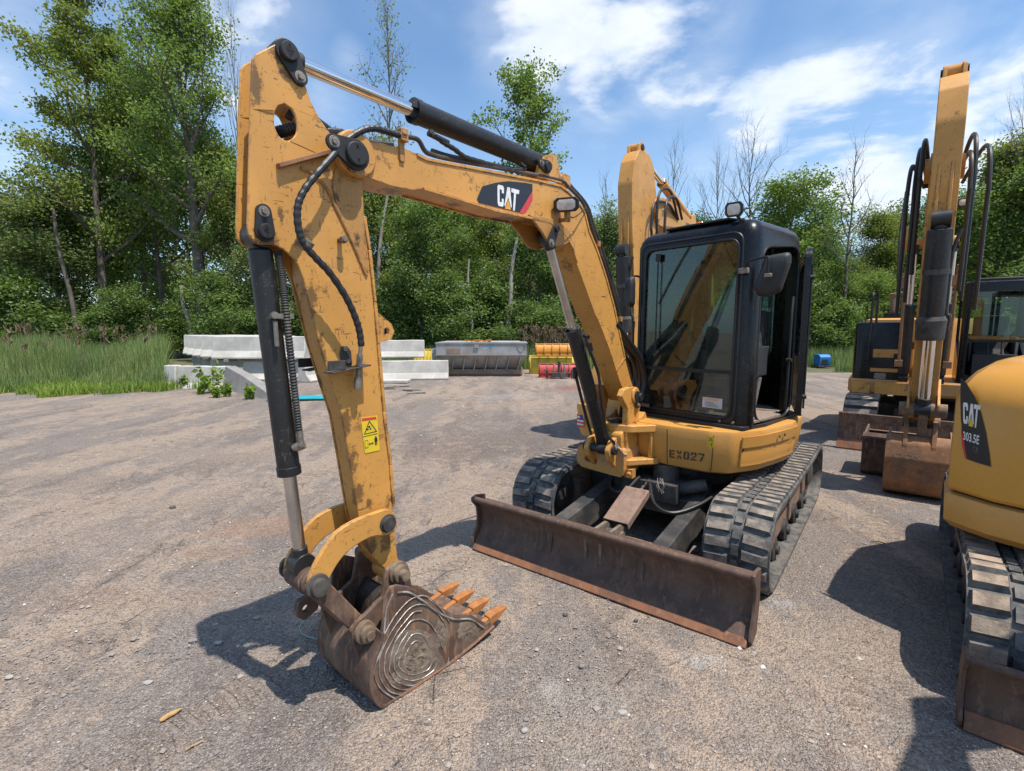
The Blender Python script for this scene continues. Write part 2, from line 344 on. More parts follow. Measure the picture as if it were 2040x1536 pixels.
class MB:
    def __init__(s): s.v = []; s.f = []; s.mi = []; s.m = 0
    def add(s, vs, fs, m=None):
        o = len(s.v); s.v += [Vector(v) for v in vs]
        for f in fs: s.f.append([i + o for i in f]); s.mi.append(s.m if m is None else m)
    def obox(s, c, a, b, d, m=None):
        c, a, b, d = Vector(c), Vector(a), Vector(b), Vector(d)
        vs = [c + a * i + b * j + d * k for i in (-1, 1) for j in (-1, 1) for k in (-1, 1)]
        s.add(vs, [(0, 1, 3, 2), (4, 6, 7, 5), (0, 4, 5, 1), (2, 3, 7, 6), (0, 2, 6, 4), (1, 5, 7, 3)], m)
    def box(s, F, x0, x1, y0, y1, z0, z1, m=None):
        s.obox(F.w((x0 + x1) / 2, (y0 + y1) / 2, (z0 + z1) / 2), F.f * (x1 - x0) / 2, F.l * (y1 - y0) / 2, F.u * (z1 - z0) / 2, m)
    def slab(s, top, bot, m=None, holes=None):
        """two matching rings -> closed solid"""
        n = len(top); vs = list(top) + list(bot)
        fs = [tuple(range(n - 1, -1, -1)), tuple(range(n, 2 * n))] + [(i, (i + 1) % n, n + (i + 1) % n, n + i) for i in range(n)]
        s.add(vs, fs, m)
    def prism(s, F, pts, y0, y1, holes=(), m=None):
        fn0 = lambda p: F.w(p[0], y0, p[1]); fn1 = lambda p: F.w(p[0], y1, p[1]); s._pr(pts, holes, fn0, fn1, m)
    def prismx(s, F, pts, x0, x1, holes=(), m=None):
        s._pr(pts, holes, lambda p: F.w(x0, p[0], p[1]), lambda p: F.w(x1, p[0], p[1]), m)
    def prismz(s, F, pts, z0, z1, holes=(), m=None):
        s._pr(pts, holes, lambda p: F.w(p[0], p[1], z0), lambda p: F.w(p[0], p[1], z1), m)
    def _pr(s, pts, holes, f0, f1, m):
        loops = [list(pts)] + [list(h) for h in holes]
        if not holes:
            s.slab([f0(p) for p in pts], [f1(p) for p in pts], m); return
        tri = tessellate_polygon([[Vector((p[0], p[1], 0)) for p in L] for L in loops])
        allp = [p for L in loops for p in L]; n = len(allp)
        vs = [f0(p) for p in allp] + [f1(p) for p in allp]
        fs = [tuple(t) for t in tri] + [tuple(i + n for i in reversed(t)) for t in tri]
        o = 0
        for L in loops:
            k = len(L)
            fs += [(o + i, o + (i + 1) % k, n + o + (i + 1) % k, n + o + i) for i in range(k)]; o += k
        s.add(vs, fs, m)
    def tube(s, path, r, n=10, cap=True, m=None):
        P = [Vector(p) for p in path]; L = len(P); R = r if isinstance(r, (list, tuple)) else [r] * L
        vs = []; fs = []; up = None
        for i in range(L):
            t = (P[min(i + 1, L - 1)] - P[max(i - 1, 0)])
            t = t.normalized() if t.length > 1e-9 else Vector((0, 0, 1))
            if up is None:
                up = Vector((0, 0, 1)) if abs(t.z) < .9 else Vector((1, 0, 0))
            a = (up - t * up.dot(t)).normalized(); b = t.cross(a); up = a
            for k in range(n):
                an = 2 * pi * k / n; vs.append(P[i] + (a * cos(an) + b * sin(an)) * R[i])
        for i in range(L - 1):
            for k in range(n):
                fs.append((i * n + k, i * n + (k + 1) % n, (i + 1) * n + (k + 1) % n, (i + 1) * n + k))
        if cap: fs.append(tuple(range(n - 1, -1, -1))); fs.append(tuple((L - 1) * n + k for k in range(n)))
        s.add(vs, fs, m)
    def cyl(s, a, b, r, r2=None, n=24, m=None): s.tube([a, b], [r, r if r2 is None else r2], n, True, m)
    def lathe(s, a, ax, prof, n=24, m=None):
        a = Vector(a); ax = Vector(ax).normalized()
        s.tube([a + ax * p[0] for p in prof], [max(p[1], 1e-4) for p in prof], n, True, m)
    def loft(s, rings, cap=True, m=None):
        n = len(rings[0]); vs = [v for r in rings for v in r]; fs = []
        for i in range(len(rings) - 1):
            for k in range(n): fs.append((i * n + k, i * n + (k + 1) % n, (i + 1) * n + (k + 1) % n, (i + 1) * n + k))
        if cap: fs.append(tuple(range(n - 1, -1, -1))); fs.append(tuple((len(rings) - 1) * n + k for k in range(n)))
        s.add(vs, fs, m)
    def grid(s, rows, m=None, flip=False):
        n = len(rows[0]); vs = [v for r in rows for v in r]; fs = []
        for i in range(len(rows) - 1):
            for k in range(n - 1): fs.append((i * n + k, i * n + k + 1, (i + 1) * n + k + 1, (i + 1) * n + k))
        s.add(vs, fs, m)
    def sheet(s, rows, th, nrm, m=None):
        """grid with thickness along nrm"""
        nrm = Vector(nrm) * th; a = [[v + nrm for v in r] for r in rows]
        s.grid(rows, m); s.grid([list(reversed(r)) for r in a], m)
        bd = lambda R: [v for v in R[0]] + [R[i][-1] for i in range(1, len(R))] + [v for v in reversed(R[-1][:-1])] + [R[i][0] for i in range(len(R) - 2, 0, -1)]
        A, B = bd(rows), bd(a); n = len(A); s.add(A + B, [(i, (i + 1) % n, n + (i + 1) % n, n + i) for i in range(n)], m)
    def build(s, name, mats, parent=None, bevel=0.0, ang=32, seg=2, label=None, cat=None, group=None, kind=None):
        me = bpy.data.meshes.new(name)
        Mi = ROOTM[parent.name] if parent else None
        if Mi is None and parent is None:
            c = sum(s.v, Vector()) / max(1, len(s.v)); zmin = min(v.z for v in s.v); org = Vector((c.x, c.y, zmin)) if kind != 'structure' else Vector()
            vs = [v - org for v in s.v]
        else: vs = [Mi @ v for v in s.v]
        me.from_pydata([tuple(v) for v in vs], [], s.f); me.validate(clean_customdata=False)
        if isinstance(mats, str): mats = [mats]
        for mm in mats: me.materials.append(MATS[mm])
        if len(mats) > 1 and len(me.polygons) == len(s.mi): me.polygons.foreach_set('material_index', s.mi)
        bm = bmesh.new(); bm.from_mesh(me); bmesh.ops.recalc_face_normals(bm, faces=bm.faces); bm.to_mesh(me); bm.free()
        me.polygons.foreach_set('use_smooth', [True] * len(me.polygons)); me.set_sharp_from_angle(angle=radians(ang))
        o = bpy.data.objects.new(name, me); SC.collection.objects.link(o)
        if parent: o.parent = parent; ROOTM[o.name] = Mi
        else: o.location = org; ROOTM[o.name] = Matrix.Translation(org).inverted()
        if bevel:
            bv = o.modifiers.new('bevel', 'BEVEL'); bv.width = bevel; bv.segments = seg; bv.limit_method = 'ANGLE'; bv.angle_limit = radians(40)
            bv.harden_normals = False; bv.use_clamp_overlap = True
        tag(o, label, cat, group, kind); return o


def tag(o, label=None, cat=None, group=None, kind=None):
    for k, v in (('label', label), ('category', cat), ('group', group), ('kind', kind)):
        if v: o[k] = v


def root(name, F, x, y, label, cat, group=None):
    o = bpy.data.objects.new(name, None); SC.collection.objects.link(o)
    o.location = F.w(x, y, 0); o.rotation_euler = (0, 0, F.rz()); o.empty_display_size = .2
    M = Matrix.Translation(o.location) @ Matrix.Rotation(F.rz(), 4, 'Z'); ROOTM[o.name] = M.inverted()
    tag(o, label, cat, group); return o


def copy_tree(o, parent=None):
    c = o.copy(); SC.collection.objects.link(c)
    if parent: c.parent = parent
    ROOTM[c.name] = ROOTM.get(o.name, Matrix())
    for ch in list(o.children): copy_tree(ch, c)
    return c


def npmesh(name, V, Fq, mat, parent=None, smooth=False):
    """fast mesh from numpy arrays; Fq (n,4) or (n,3)"""
    me = bpy.data.meshes.new(name); k = Fq.shape[1]
    me.vertices.add(len(V)); me.vertices.foreach_set('co', V.astype(np.float32).ravel())
    me.loops.add(Fq.size); me.loops.foreach_set('vertex_index', Fq.astype(np.int32).ravel())
    me.polygons.add(len(Fq)); me.polygons.foreach_set('loop_start', np.arange(0, Fq.size, k, dtype=np.int32))
    me.update(calc_edges=True)
    if smooth: me.polygons.foreach_set('use_smooth', [True] * len(me.polygons))
    me.materials.append(MATS[mat]); o = bpy.data.objects.new(name, me); SC.collection.objects.link(o)
    if parent: o.parent = parent
    return o


TXT = {}


def text2d(t, off=.018):
    if t in TXT: return TXT[t]
    cu = bpy.data.curves.new('t', 'FONT'); cu.body = t; cu.resolution_u = 3; cu.offset = off
    o = bpy.data.objects.new('t', cu); SC.collection.objects.link(o)
    me = bpy.data.meshes.new_from_object(o.evaluated_get(bpy.context.evaluated_depsgraph_get()))
    vs = [(v.co.x, v.co.y) for v in me.vertices]; fs = [tuple(p.vertices) for p in me.polygons]
    bpy.data.objects.remove(o); bpy.data.curves.remove(cu); bpy.data.meshes.remove(me)
    x0 = min(v[0] for v in vs); x1 = max(v[0] for v in vs); y0 = min(v[1] for v in vs); y1 = max(v[1] for v in vs)
    TXT[t] = ([((x - x0) / (x1 - x0), (y - y0) / (y1 - y0)) for x, y in vs], fs); return TXT[t]


def put_text(mb, t, quad, m=None):
    """quad: world corners bl, br, tr, tl"""
    vs, fs = text2d(t); a, b, c, d = [Vector(q) for q in quad]
    mb.add([a * (1 - u) * (1 - v) + b * u * (1 - v) + c * u * v + d * (1 - u) * v for u, v in vs], fs, m)


LC = [(0, .12), (.12, 0), (.72, 0), (.84, .12), (.84, .38), (.56, .38), (.56, .2), (.28, .2), (.28, .8), (.56, .8), (.56, .64), (.84, .64), (.84, .88), (.72, 1), (.12, 1), (0, .88)]
LA = [(.93, .1), (1.26, 1), (1.62, 1), (1.97, .1), (1.88, .03), (1.45, .52), (1.02, .03)]
LT = [(1.8, 1), (2.85, 1), (2.85, .8), (2.46, .8), (2.46, -.06), (2.18, -.06), (2.18, .8), (1.8, .8)]
LTRI = [(1.0, -.06), (1.9, -.06), (1.45, .43)]


def put_logo(mb, quad, mw, mg):
    a, b, c, d = [Vector(q) for q in quad]
    f = lambda u, v: a * (1 - u) * (1 - v) + b * u * (1 - v) + c * u * v + d * (1 - u) * v
    for L, m in ((LC, mw), (LA, mw), (LT, mw), (LTRI, mg)):
        mb.add([f(x / 2.85, y) for x, y in L], [tuple(range(len(L)))], m)


def pincap(F, x, z, y, d, r, r2=0.0, ang=0.0, L=0.0, mats=('black_matt', 'bolt_metal')):
    """retainer: round pin head, a small ear with its bolt; side d=+-1"""
    mb = MB()
    e = (x + L * cos(ang), z + L * sin(ang))
    pts = circ2(x, z, r, 14, ang + pi / 2, ang + 3 * pi / 2)
    if L: pts += circ2(e[0], e[1], r2, 10, ang - pi / 2, ang + pi / 2)
    else: pts = circ2(x, z, r, 24)
    mb.prism(F, pts, y, y + d * .014, m=0)
    mb.lathe(F.w(x, y + d * .012, z), F.l * d, [(0, r * .8), (.012, r * .78), (.018, r * .7), (.018, r * .35), (.010, r * .3)], 24, 0)
    if L:
        mb.lathe(F.w(e[0], y + d * .012, e[1]), F.l * d, [(0, r2 * .72), (.004, r2 * .72)], 16, 1)
        mb.lathe(F.w(e[0], y + d * .015, e[1]), F.l * d, [(0, r2 * .42), (.012, r2 * .42)], 6, 1)
    return mb


def boolean_cut(ob, cutters):
    """cut the cutter solids out of ob, then throw the cutters away"""
    for c in cutters:
        md = ob.modifiers.new('cut', 'BOOLEAN'); md.operation = 'DIFFERENCE'; md.object = c; md.solver = 'EXACT'
    bpy.context.view_layer.update()
    me = bpy.data.meshes.new_from_object(ob.evaluated_get(bpy.context.evaluated_depsgraph_get()))
    ob.modifiers.clear(); old = ob.data; ob.data = me; me.name = old.name
    for c in cutters: bpy.data.objects.remove(c)
    me.polygons.foreach_set('use_smooth', [True] * len(me.polygons)); me.set_sharp_from_angle(angle=radians(32))
    return ob

# ================================================================ shared machine builders
def track_mesh(F, y0, y1, xr, xf, r, z0=0.0, pitch=.098, lug=.026, padlen=.052, steel=False, sag=.02, phase=0.0):
    """closed belt with two rows of lugs; materials 0 belt, 1 lug tops"""
    zc = z0 + r; th = .03
    top = abs(xf - xr); arc = pi * r; per = 2 * top + 2 * arc
    def P(s):
        s %= per
        if s < top:                       # top run, rear to front
            u = s / top; x = xr + (xf - xr) * u; dz = -sag * 4 * u * (1 - u); return x, zc + r + dz, 1.0, 0.0
        s -= top
        if s < arc:
            a = pi / 2 - s / r; return xf + r * cos(a), zc + r * sin(a), sin(a), -cos(a)
        s -= arc
        if s < top: return xf - s, zc - r, -1.0, 0.0
        s -= top; a = -pi / 2 - s / r; return xr + r * cos(a), zc + r * sin(a), sin(a), -cos(a)
    mb = MB(); n = 96; outer = []; inner = []
    ss = [per * i / n for i in range(n)]
    rings = []
    for s in ss:
        x, z, tx, tz = P(s); nx, nz = -tz, tx
        rings.append([F.w(x, y0, z), F.w(x, y1, z), F.w(x - nx * th, y1, z - nz * th), F.w(x - nx * th, y0, z - nz * th)])
    vs = [v for r_ in rings for v in r_]; fs = []
    for i in range(n):
        j = (i + 1) % n
        for k in range(4): fs.append((i * 4 + k, i * 4 + (k + 1) % 4, j * 4 + (k + 1) % 4, j * 4 + k))
    mb.add(vs, fs, 0)
    cnt = int(per / pitch); pitch = per / cnt; w = y1 - y0; mid = (y0 + y1) / 2
    rnd = random.Random(5)
    for i in range(cnt):
        rows = ((y0 + .008, mid - w * .085, 0.0), (mid + w * .085, y1 - .008, .5)) if not steel else ((y0, y1, 0),)
        for a, b, off in rows:
            x, z, tx, tz = P((i + off + phase) * pitch); nx, nz = -tz, tx
            c0 = padlen / 2 * 1.35; c1 = padlen / 2
            q = []
            for h, c, ins in ((-.004, c0, 0.0), (lug * (rnd.uniform(.92, 1.05)), c1, .010)):
                for yy, sk in ((a + ins, 0), (b - ins, 0)):
                    skew = (.010 if yy < mid else .010) * (1 if off else -1) * ((yy - a) / (b - a) - .5) * (0 if steel else 1)
                    for sx in (-1, 1):
                        q.append(F.w(x + tx * (c * sx + skew) + nx * h, yy, z + tz * (c * sx + skew) + nz * h))
            # q: lo(a-,a+,b-,b+), hi(a-,a+,b-,b+)
            mb.add(q, [(0, 1, 5, 4), (2, 6, 7, 3), (0, 4, 6, 2), (1, 3, 7, 5)], 0)
            mb.add(q, [(4, 5, 7, 6)], 1)
        if not steel:                    # link blocks in the groove between the lug rows
            x, z, tx, tz = P((i + .25 + phase) * pitch); nx, nz = -tz, tx
            g = w * .055
            mb.obox(F.w(x + nx * .006, mid, z + nz * .006), (F.f * tx + F.u * tz) * pitch * .33, F.l * g, (F.f * nx + F.u * nz) * .008, 0)
    return mb


def wheel(F, x, z, y0, y1, r, hub=.4, n=32, sprocket=0):
    mb = MB(); c = F.w(x, y0, z); ax = F.l * (1 if y1 > y0 else -1); w = abs(y1 - y0)
    if sprocket:
        pts = []
        for k in range(sprocket * 4):
            a = 2 * pi * k / (sprocket * 4); rr = r * (1.0 if k % 4 in (0, 1) else .86); pts.append((x + rr * cos(a), z + rr * sin(a)))
        mb.prism(F, pts, y0, y1)
        mb.lathe(c - ax * .02, ax, [(0, r * .55), (w + .04, r * .55), (w + .06, r * .3)], 20)
    else:
        mb.lathe(c, ax, [(0, r * .75), (.008, r), (w * .35, r), (w * .36, r * .85), (w * .64, r * .85), (w * .65, r), (w - .008, r), (w, r * .75)], n)
        mb.lathe(c - ax * .02, ax, [(0, r * hub), (w + .04, r * hub)], 16)
    return mb


def undercarriage(R, F, xr, xf, r, half, bw, mats_belt, frame_mat, pitch=.098, steel=False, lug=.026, padlen=.052, yc=0.0, simple=False, mid_mat='black_dusty'):
    for sd, (a, b) in ((-1, (yc - half, yc - half + bw)), (1, (yc + half - bw, yc + half))):
        t = track_mesh(F, a, b, xr, xf, r, 0, pitch, lug, padlen, steel).build('track_belt', mats_belt, R, ang=28)
        ins = .10 * bw / .4
        fr = MB(); pts = [(xr + .12, r * .45), (xf - .10, r * .45), (xf - .02, r * .8), (xf - .12, r * 1.35), (xr + .18, r * 1.45), (xr + .05, r * 1.0)]
        fr.prism(F, rnd2(pts, .03), a + ins, b - ins)
        for k in range(3):
            xx = xr + .35 + k * (xf - xr - .6) / 2.2; fr.box(F, xx, xx + .10, a + ins - .02, b - ins + .02, r * .5, r * 1.3)
        fr.build('track_frame', frame_mat, R, bevel=.006)
        wheel(F, xf, r, a + ins * .9, b - ins * .9, r - .04).build('idler_wheel', 'black_dusty', t)
        wheel(F, xr, r, a + ins, b - ins, r - .035, sprocket=17).build('sprocket', 'black_dusty', t)
        nr = 4
        for k in range(nr):
            xx = xr + (xf - xr) * (k + .9) / (nr + .8)
            wheel(F, xx, r * .38, a + ins * .7, b - ins * .7, r * .31, n=20).build('roller', 'black_dusty', t)
    m = MB()
    m.box(F, -r * 1.7, r * 1.8, yc - half + bw - .06, yc + half - bw + .06, r * .75, r * 1.45)
    m.prism(F, [(r * 1.7, r * .7), (r * 2.6, r * .85), (r * 2.6, r * 1.35), (r * 1.7, r * 1.75)], yc - .42 * half, yc + .42 * half)
    m.cyl(F.w(0, yc, r * 1.4), F.w(0, yc, r * 2.25), half * .46, n=40)
    m.build('undercarriage_frame', mid_mat, R, bevel=.008)


# ================================================================ excavator A (EX027)
U = Fr(1.55, 4.45, 37.8); H = Fr(1.55, 4.45, 50.0); B = Fr(-.76, 2.19, 41.4)
A = root('mini_excavator', U, 0, 0, 'yellow mini excavator stencilled EX027 with its cab door open, bucket curled on the gravel', 'excavator', 'excavators parked in the yard')
bp = lambda L, t: [B.py(x, y, t) for x, y in L]
BP0 = lambda x, y, t: (lambda p: B.w(p[0], t, p[1]))(B.py(x, y, 0))

lp_ = lambda x, y, t: tuple(ROOTM[A.name] @ (lambda p: B.w(p[0], t, p[1]))(B.py(x, y, t)))
steel_paint('stick_paint', YEL, .45, 1.0, .75, stains=[(lp_(x, y, .06), r, sq) for x, y, r, sq in ((700, 915, .030, .45), (712, 985, .040, .6), (690, 845, .022, .4), (618, 600, .035, .35), (640, 700, .026, .35), (528, 480, .055, .8), (566, 118, .060, .7), (508, 160, .03, .3), (710, 345, .075, .8), (735, 1000, .022, .6), (770, 1080, .045, .8), (738, 1090, .05, .9), (600, 480, .035, .6), (650, 345, .02, .8), (560, 430, .016, .4))])
steel_paint('boom_paint', YEL, .45, 1.0, .65, stains=[(lp_(x, y, t), r, sq) for x, y, t, r, sq in ((1045, 455, .0, .13, 1), (1000, 440, -.05, .10, 1.5), (1075, 470, .0, .12, 1), (1132, 520, 0, .05, .6), (1140, 580, .0, .032, .7), (1170, 700, 0, .03, .6), (706, 330, .08, .06, 1), (780, 385, .0, .07, 2), (900, 410, -.02, .06, 2), (1256, 775, .09, .035, 1), (1215, 780, 0, .05, 1), (1000, 334, .08, .02, 1))])
undercarriage(A, U, -1.14, .98, .275, .985, .40, ['rubber_belt', 'rubber_pad'], 'rust_flat', lug=.022)
# swing motor, pipes under the house
m = MB(); m.cyl(U.w(.62, .10, .38), U.w(.62, .10, .62), .10); m.cyl(U.w(.70, .22, .45), U.w(.62, .42, .50), .05, n=14); m.box(U, .45, .8, -.2, .25, .35, .5)
m.build('travel_manifold', 'black_dusty', A, bevel=.006)
m = MB(); m.tube(crom([U.w(.86, .06, .50), U.w(1.0, .16, .40), U.w(1.02, .30, .37), U.w(.85, .42, .40), U.w(.6, .5, .45)], 6), .013, 8)
m.tube(crom([U.w(.80, -.05, .52), U.w(.95, -.12, .42), U.w(.8, -.3, .38), U.w(.5, -.4, .42)], 6), .014, 8)
m.build('hydraulic_hose', 'rubber_hose', A)
m = MB(); c0 = U.w(.90, .16, .55)
rr = random.Random(3)
for k in range(7):
    m.tube(crom([c0 + Vector((rr.uniform(-.02, .02), rr.uniform(-.02, .02), .02)), c0 + Vector((rr.uniform(-.05, .05), rr.uniform(-.04, .04), -.03)), c0 + Vector((rr.uniform(-.03, .03), rr.uniform(-.03, .03), -.09))], 4), .0022, 5)
m.build('cable_tie', 'wood_grey', A)

# dozer blade
bz = [(1.715, .075), (1.672, .13), (1.650, .20), (1.652, .27), (1.680, .335), (1.722, .372), (1.745, .385)]
bzs = [tuple(v) for v in [(p.x, p.y) for p in crom([(x, z, 0) for x, z in [(1.738, .045)] + bz], 4)]]
back = [(x - .018, z + .004) for x, z in reversed(bzs[:-2])]
m = MB(); m.prism(U, bzs + [(1.735, .405), (1.70, .398)] + back, -.985, .985)
m.tube([U.w(1.728, -.99, .392), U.w(1.728, .99, .392)], .021, 14)
for s in (-1, 1):
    m.prism(U, [(1.72, .01), (1.748, .04), (1.742, .10), (1.70, .16), (1.69, .24), (1.70, .32), (1.752, .38), (1.752, .41), (1.70, .42), (1.60, .40), (1.585, .2), (1.62, .03)], s * .985, s * 1.003)
m.prism(U, [(1.69, .02), (1.52, .06), (1.50, .2), (1.64, .36), (1.665, .2)], -.36, -.32); m.prism(U, [(1.69, .02), (1.52, .06), (1.50, .2), (1.64, .36), (1.665, .2)], .32, .36)
m.box(U, 1.50, 1.64, -.97, .97, .16, .24); m.box(U, 1.60, 1.66, -.97, .97, .30, .37)
blade = m.build('dozer_blade', 'blade_rust', A, bevel=.005)
m = MB(); m.prism(U, [(1.765, .002), (1.770, .010), (1.738, .048), (1.715, .044), (1.700, .01)], -.98, .98)
m.build('cutting_edge', 'edge_rust', blade, bevel=.003)
for s in (-1, 1):
    m = MB(); m.prism(U, rnd2([(.62, .22), (.62, .40), (.95, .36), (1.62, .28), (1.66, .12), (1.0, .14)], .02), s * .38 - .055, s * .38 + .055)
    m.build('blade_arm', 'black_dusty', A, bevel=.006)
m = MB()
for s in (-1, 1): m.prism(U, rnd2([(1.66, .12), (1.66, .33), (1.36, .33), (1.28, .27), (1.28, .20), (1.4, .12)], .02), s * .055 - .012, s * .055 + .012)
m.cyl(U.w(1.36, -.08, .25), U.w(1.36, .08, .25), .032)
m.build('blade_lug', 'bucket_mud', A, bevel=.003)
bc = MB(); p0, p1 = U.w(1.36, 0, .25), U.w(.72, 0, .50); dd = (p1 - p0).normalized()
bc.cyl(p0 + dd * .10, p0 + dd * .46, .042); bc.cyl(p0 - U.l * .035, p0 + U.l * .035, .035)
bcy = bc.build('blade_cylinder', 'black_dusty', A)
m = MB(); m.cyl(p0 + dd * .44, p1, .020); m.build('rod', 'chrome', bcy)
up = dd.cross(U.l).normalized(); up = up if up.z > 0 else -up
m = MB(); m.obox(p0 + dd * .26 + up * .062, dd * .20, U.l * .092, up * .004); m.obox(p0 + dd * .26 + up * .038 + U.l * .092, dd * .20, U.l * .004, up * .027); m.obox(p0 + dd * .26 + up * .038 - U.l * .092, dd * .20, U.l * .004, up * .027)
m.build('cylinder_guard', 'rust_flat', A, bevel=.003)

# ---- house: yellow lower body
def ring(out, z, grow=0.0):
    c = Vector((-.12, 0)); return [H.w(*( (Vector(p) + (Vector(p) - c).normalized() * grow) ), z) for p in out]
plan = rnd2([(.735, .06, .01), (.715, .30, .05), (.655, .62, .08), (.565, .755, .10), (.30, .855, .2), (-.16, .885, .2), (-.60, .80, .25), (-.98, .44, .25), (-1.10, 0, .2), (-.98, -.50, .25), (-.65, -.86, .2), (-.1, -.98, .2), (.38, -.97, .07), (.42, -.62, .05), (.50, -.56, .03), (.50, -.34, .02), (.70, -.12, .02)], .1, 5)
m = MB(); m.loft([ring(plan, .615, -.10), ring(plan, .635, -.055), ring(plan, .70, -.028), ring(plan, .80, -.012), ring(plan, .925, 0), ring(plan, .95, -.008), ring(plan, .957, -.03)])
body = m.build('house_body', 'yellow_paint', A, ang=24)
m = MB()   # panel seams as thin dark gaps proud of nothing: narrow gasket strips
def onbody(yv, z, off=.0):
    """point on the front panel (between y .30 and .62) at lateral yv"""
    g = {.615: -.10, .635: -.055, .70: -.028, .80: -.012, .925: 0}
    ks = sorted(g); gg = 0
    for a, b in zip(ks, ks[1:]):
        if a <= z <= b: gg = g[a] + (g[b] - g[a]) * (z - a) / (b - a)
    x = .715 + (.655 - .715) * (yv - .30) / .32
    q = Vector((x, yv)); q += (q - Vector((-.12, 0))).normalized() * gg
    return H.w(q.x, q.y, z) + H.f * off
nrm = (H.f * .98 + H.l * .18).normalized()
def patch(mb, y0, y1, z0, z1, off=.003, mi=None):
    mb.add([onbody(y0, z0) + nrm * off, onbody(y1, z0) + nrm * off, onbody(y1, z1) + nrm * off, onbody(y0, z1) + nrm * off], [(0, 1, 2, 3)], mi)
T = MB(); g = lambda y, z: onbody(y, z) + nrm * .004
rc = lambda x0, y0, x1, y1: [(x0, y0), (x1, y0), (x1, y1), (x0, y1)]
GL = [[rc(0, 0, .25, 1), rc(.30, 0, .78, .19), rc(.30, .41, .72, .59), rc(.30, .81, .78, 1)],
      [[(0, 0), (.27, 0), (.40, .38), (.27, .44)], [(.53, 0), (.80, 0), (.53, .44), (.42, .38)], [(0, 1), (.27, 1), (.40, .62), (.27, .56)], [(.53, 1), (.80, 1), (.53, .56), (.42, .62)]],
      [[(0, .14), (.14, 0), (.35, 0), (.35, .17), (.26, .22), (.26, .78), (.35, .83), (.35, 1), (.14, 1), (0, .86)], [(.80, .14), (.66, 0), (.45, 0), (.45, .17), (.54, .22), (.54, .78), (.45, .83), (.45, 1), (.66, 1), (.80, .86)]],
      [rc(0, 0, .8, .18), [(0, .22), (.26, .22), (.76, .54), (.54, .60)], [(.54, .64), (.80, .60), (.80, .88), (.68, 1), (.42, 1), (.42, .82), (.54, .80)], [(0, .66), (.26, .66), (.26, .80), (.36, .83), (.36, 1), (.12, 1), (0, .88)]],
      [rc(0, .81, .38, 1), [(.43, .81), (.54, .81), (.50, .70), (.76, .70), (.80, .84), (.80, 1), (.43, 1)], [(.20, 0), (.47, 0), (.74, .64), (.48, .64)]]]
for gi, gl_ in enumerate(GL):
    for pg_ in gl_:
        T.add([g(.325 + .267 * (gi + x * 1.0) / 4.8, .700 + .012 * (gi + x) / 4.8 + .064 * y) for x, y in pg_], [tuple(range(len(pg_)))])
T.build('stencil_lettering', 'stencil_ink', body)
T = MB(); patch(T, .607, .652, .835, .912, .004, 0)
T.add([g(.612, .880) + nrm * .002, g(.647, .880) + nrm * .002, g(.6295, .905) + nrm * .002], [(0, 1, 2)], 1)
T.add([g(.617, .8825) + nrm * .003, g(.642, .8825) + nrm * .003, g(.6295, .900) + nrm * .003], [(0, 1, 2)], 0)
put_text(T, 'A', [g(.626, .885) + nrm * .004, g(.633, .885) + nrm * .004, g(.633, .894) + nrm * .004, g(.626, .894) + nrm * .004], 1)
T.add([g(.612, .842) + nrm * .002, g(.630, .842) + nrm * .002, g(.630, .866) + nrm * .002, g(.612, .866) + nrm * .002], [(0, 1, 2, 3)], 2)
T.add([g(.637, .842) + nrm * .002, g(.643, .842) + nrm * .002, g(.643, .868) + nrm * .002, g(.637, .868) + nrm * .002], [(0, 1, 2, 3)], 1)
T.build('warning_decal', ['decal_yellow', 'decal_black', 'decal_gold'], body)
for yv in (.648, .305): m = MB(); m.tube([onbody(yv, z) + nrm * .0005 for z in (.640, .70, .80, .90, .925)], .0028, 6); m.build('panel_seam', 'black_matt', body)
# side panel with ribs; shade of two holes and a front gap painted as black shapes
def bside(t, z, off):
    """t 0..1 along the left side from front to rear"""
    P = [Vector((.575, .752)), Vector((.44, .812)), Vector((.30, .85)), Vector((.10, .868)), Vector((-.12, .876)), Vector((-.34, .862)), Vector((-.50, .83))]
    k = t * (len(P) - 1); i = min(int(k), len(P) - 2); q = P[i].lerp(P[i + 1], k - i); n2 = (q - Vector((-.12, 0))).normalized()
    gz = -.028 if z < .72 else (-.012 - .016 * (.80 - z) / .08 if z < .8 else -.012 * (.925 - z) / .125)
    q = q + n2 * (gz + off); return H.w(q.x, q.y, z)
m = MB(); rows = [[bside(.10 + .68 * k / 12, z, .012 if not (.79 < z < .83) else .004) for k in range(13)] for z in (.69, .72, .775, .795, .80, .825, .83, .90, .915)]
m.sheet(rows, .012, (H.l * -1)); m.build('side_panel', 'yellow_paint', body, bevel=.003)
m = MB(); m.add([bside(.095, .70, .006), bside(.125, .70, .006), bside(.125, .86, .006), bside(.105, .83, .006)], [(0, 1, 2, 3)], 0)
m.build('gap_shade_patch', 'black_matt', body)
for t in (.50, .565):
    m = MB(); c = bside(t, .882, .022); m.cyl(c, c + (H.l + H.f * .05).normalized() * .003, .012, n=18); m.build('hole_shade_disc', 'black_matt', body)
m = MB(); c = bside(.50, .882, .024); m.cyl(c, c + H.l * .006, .009, n=14); m.build('panel_lock', 'bolt_metal', body)
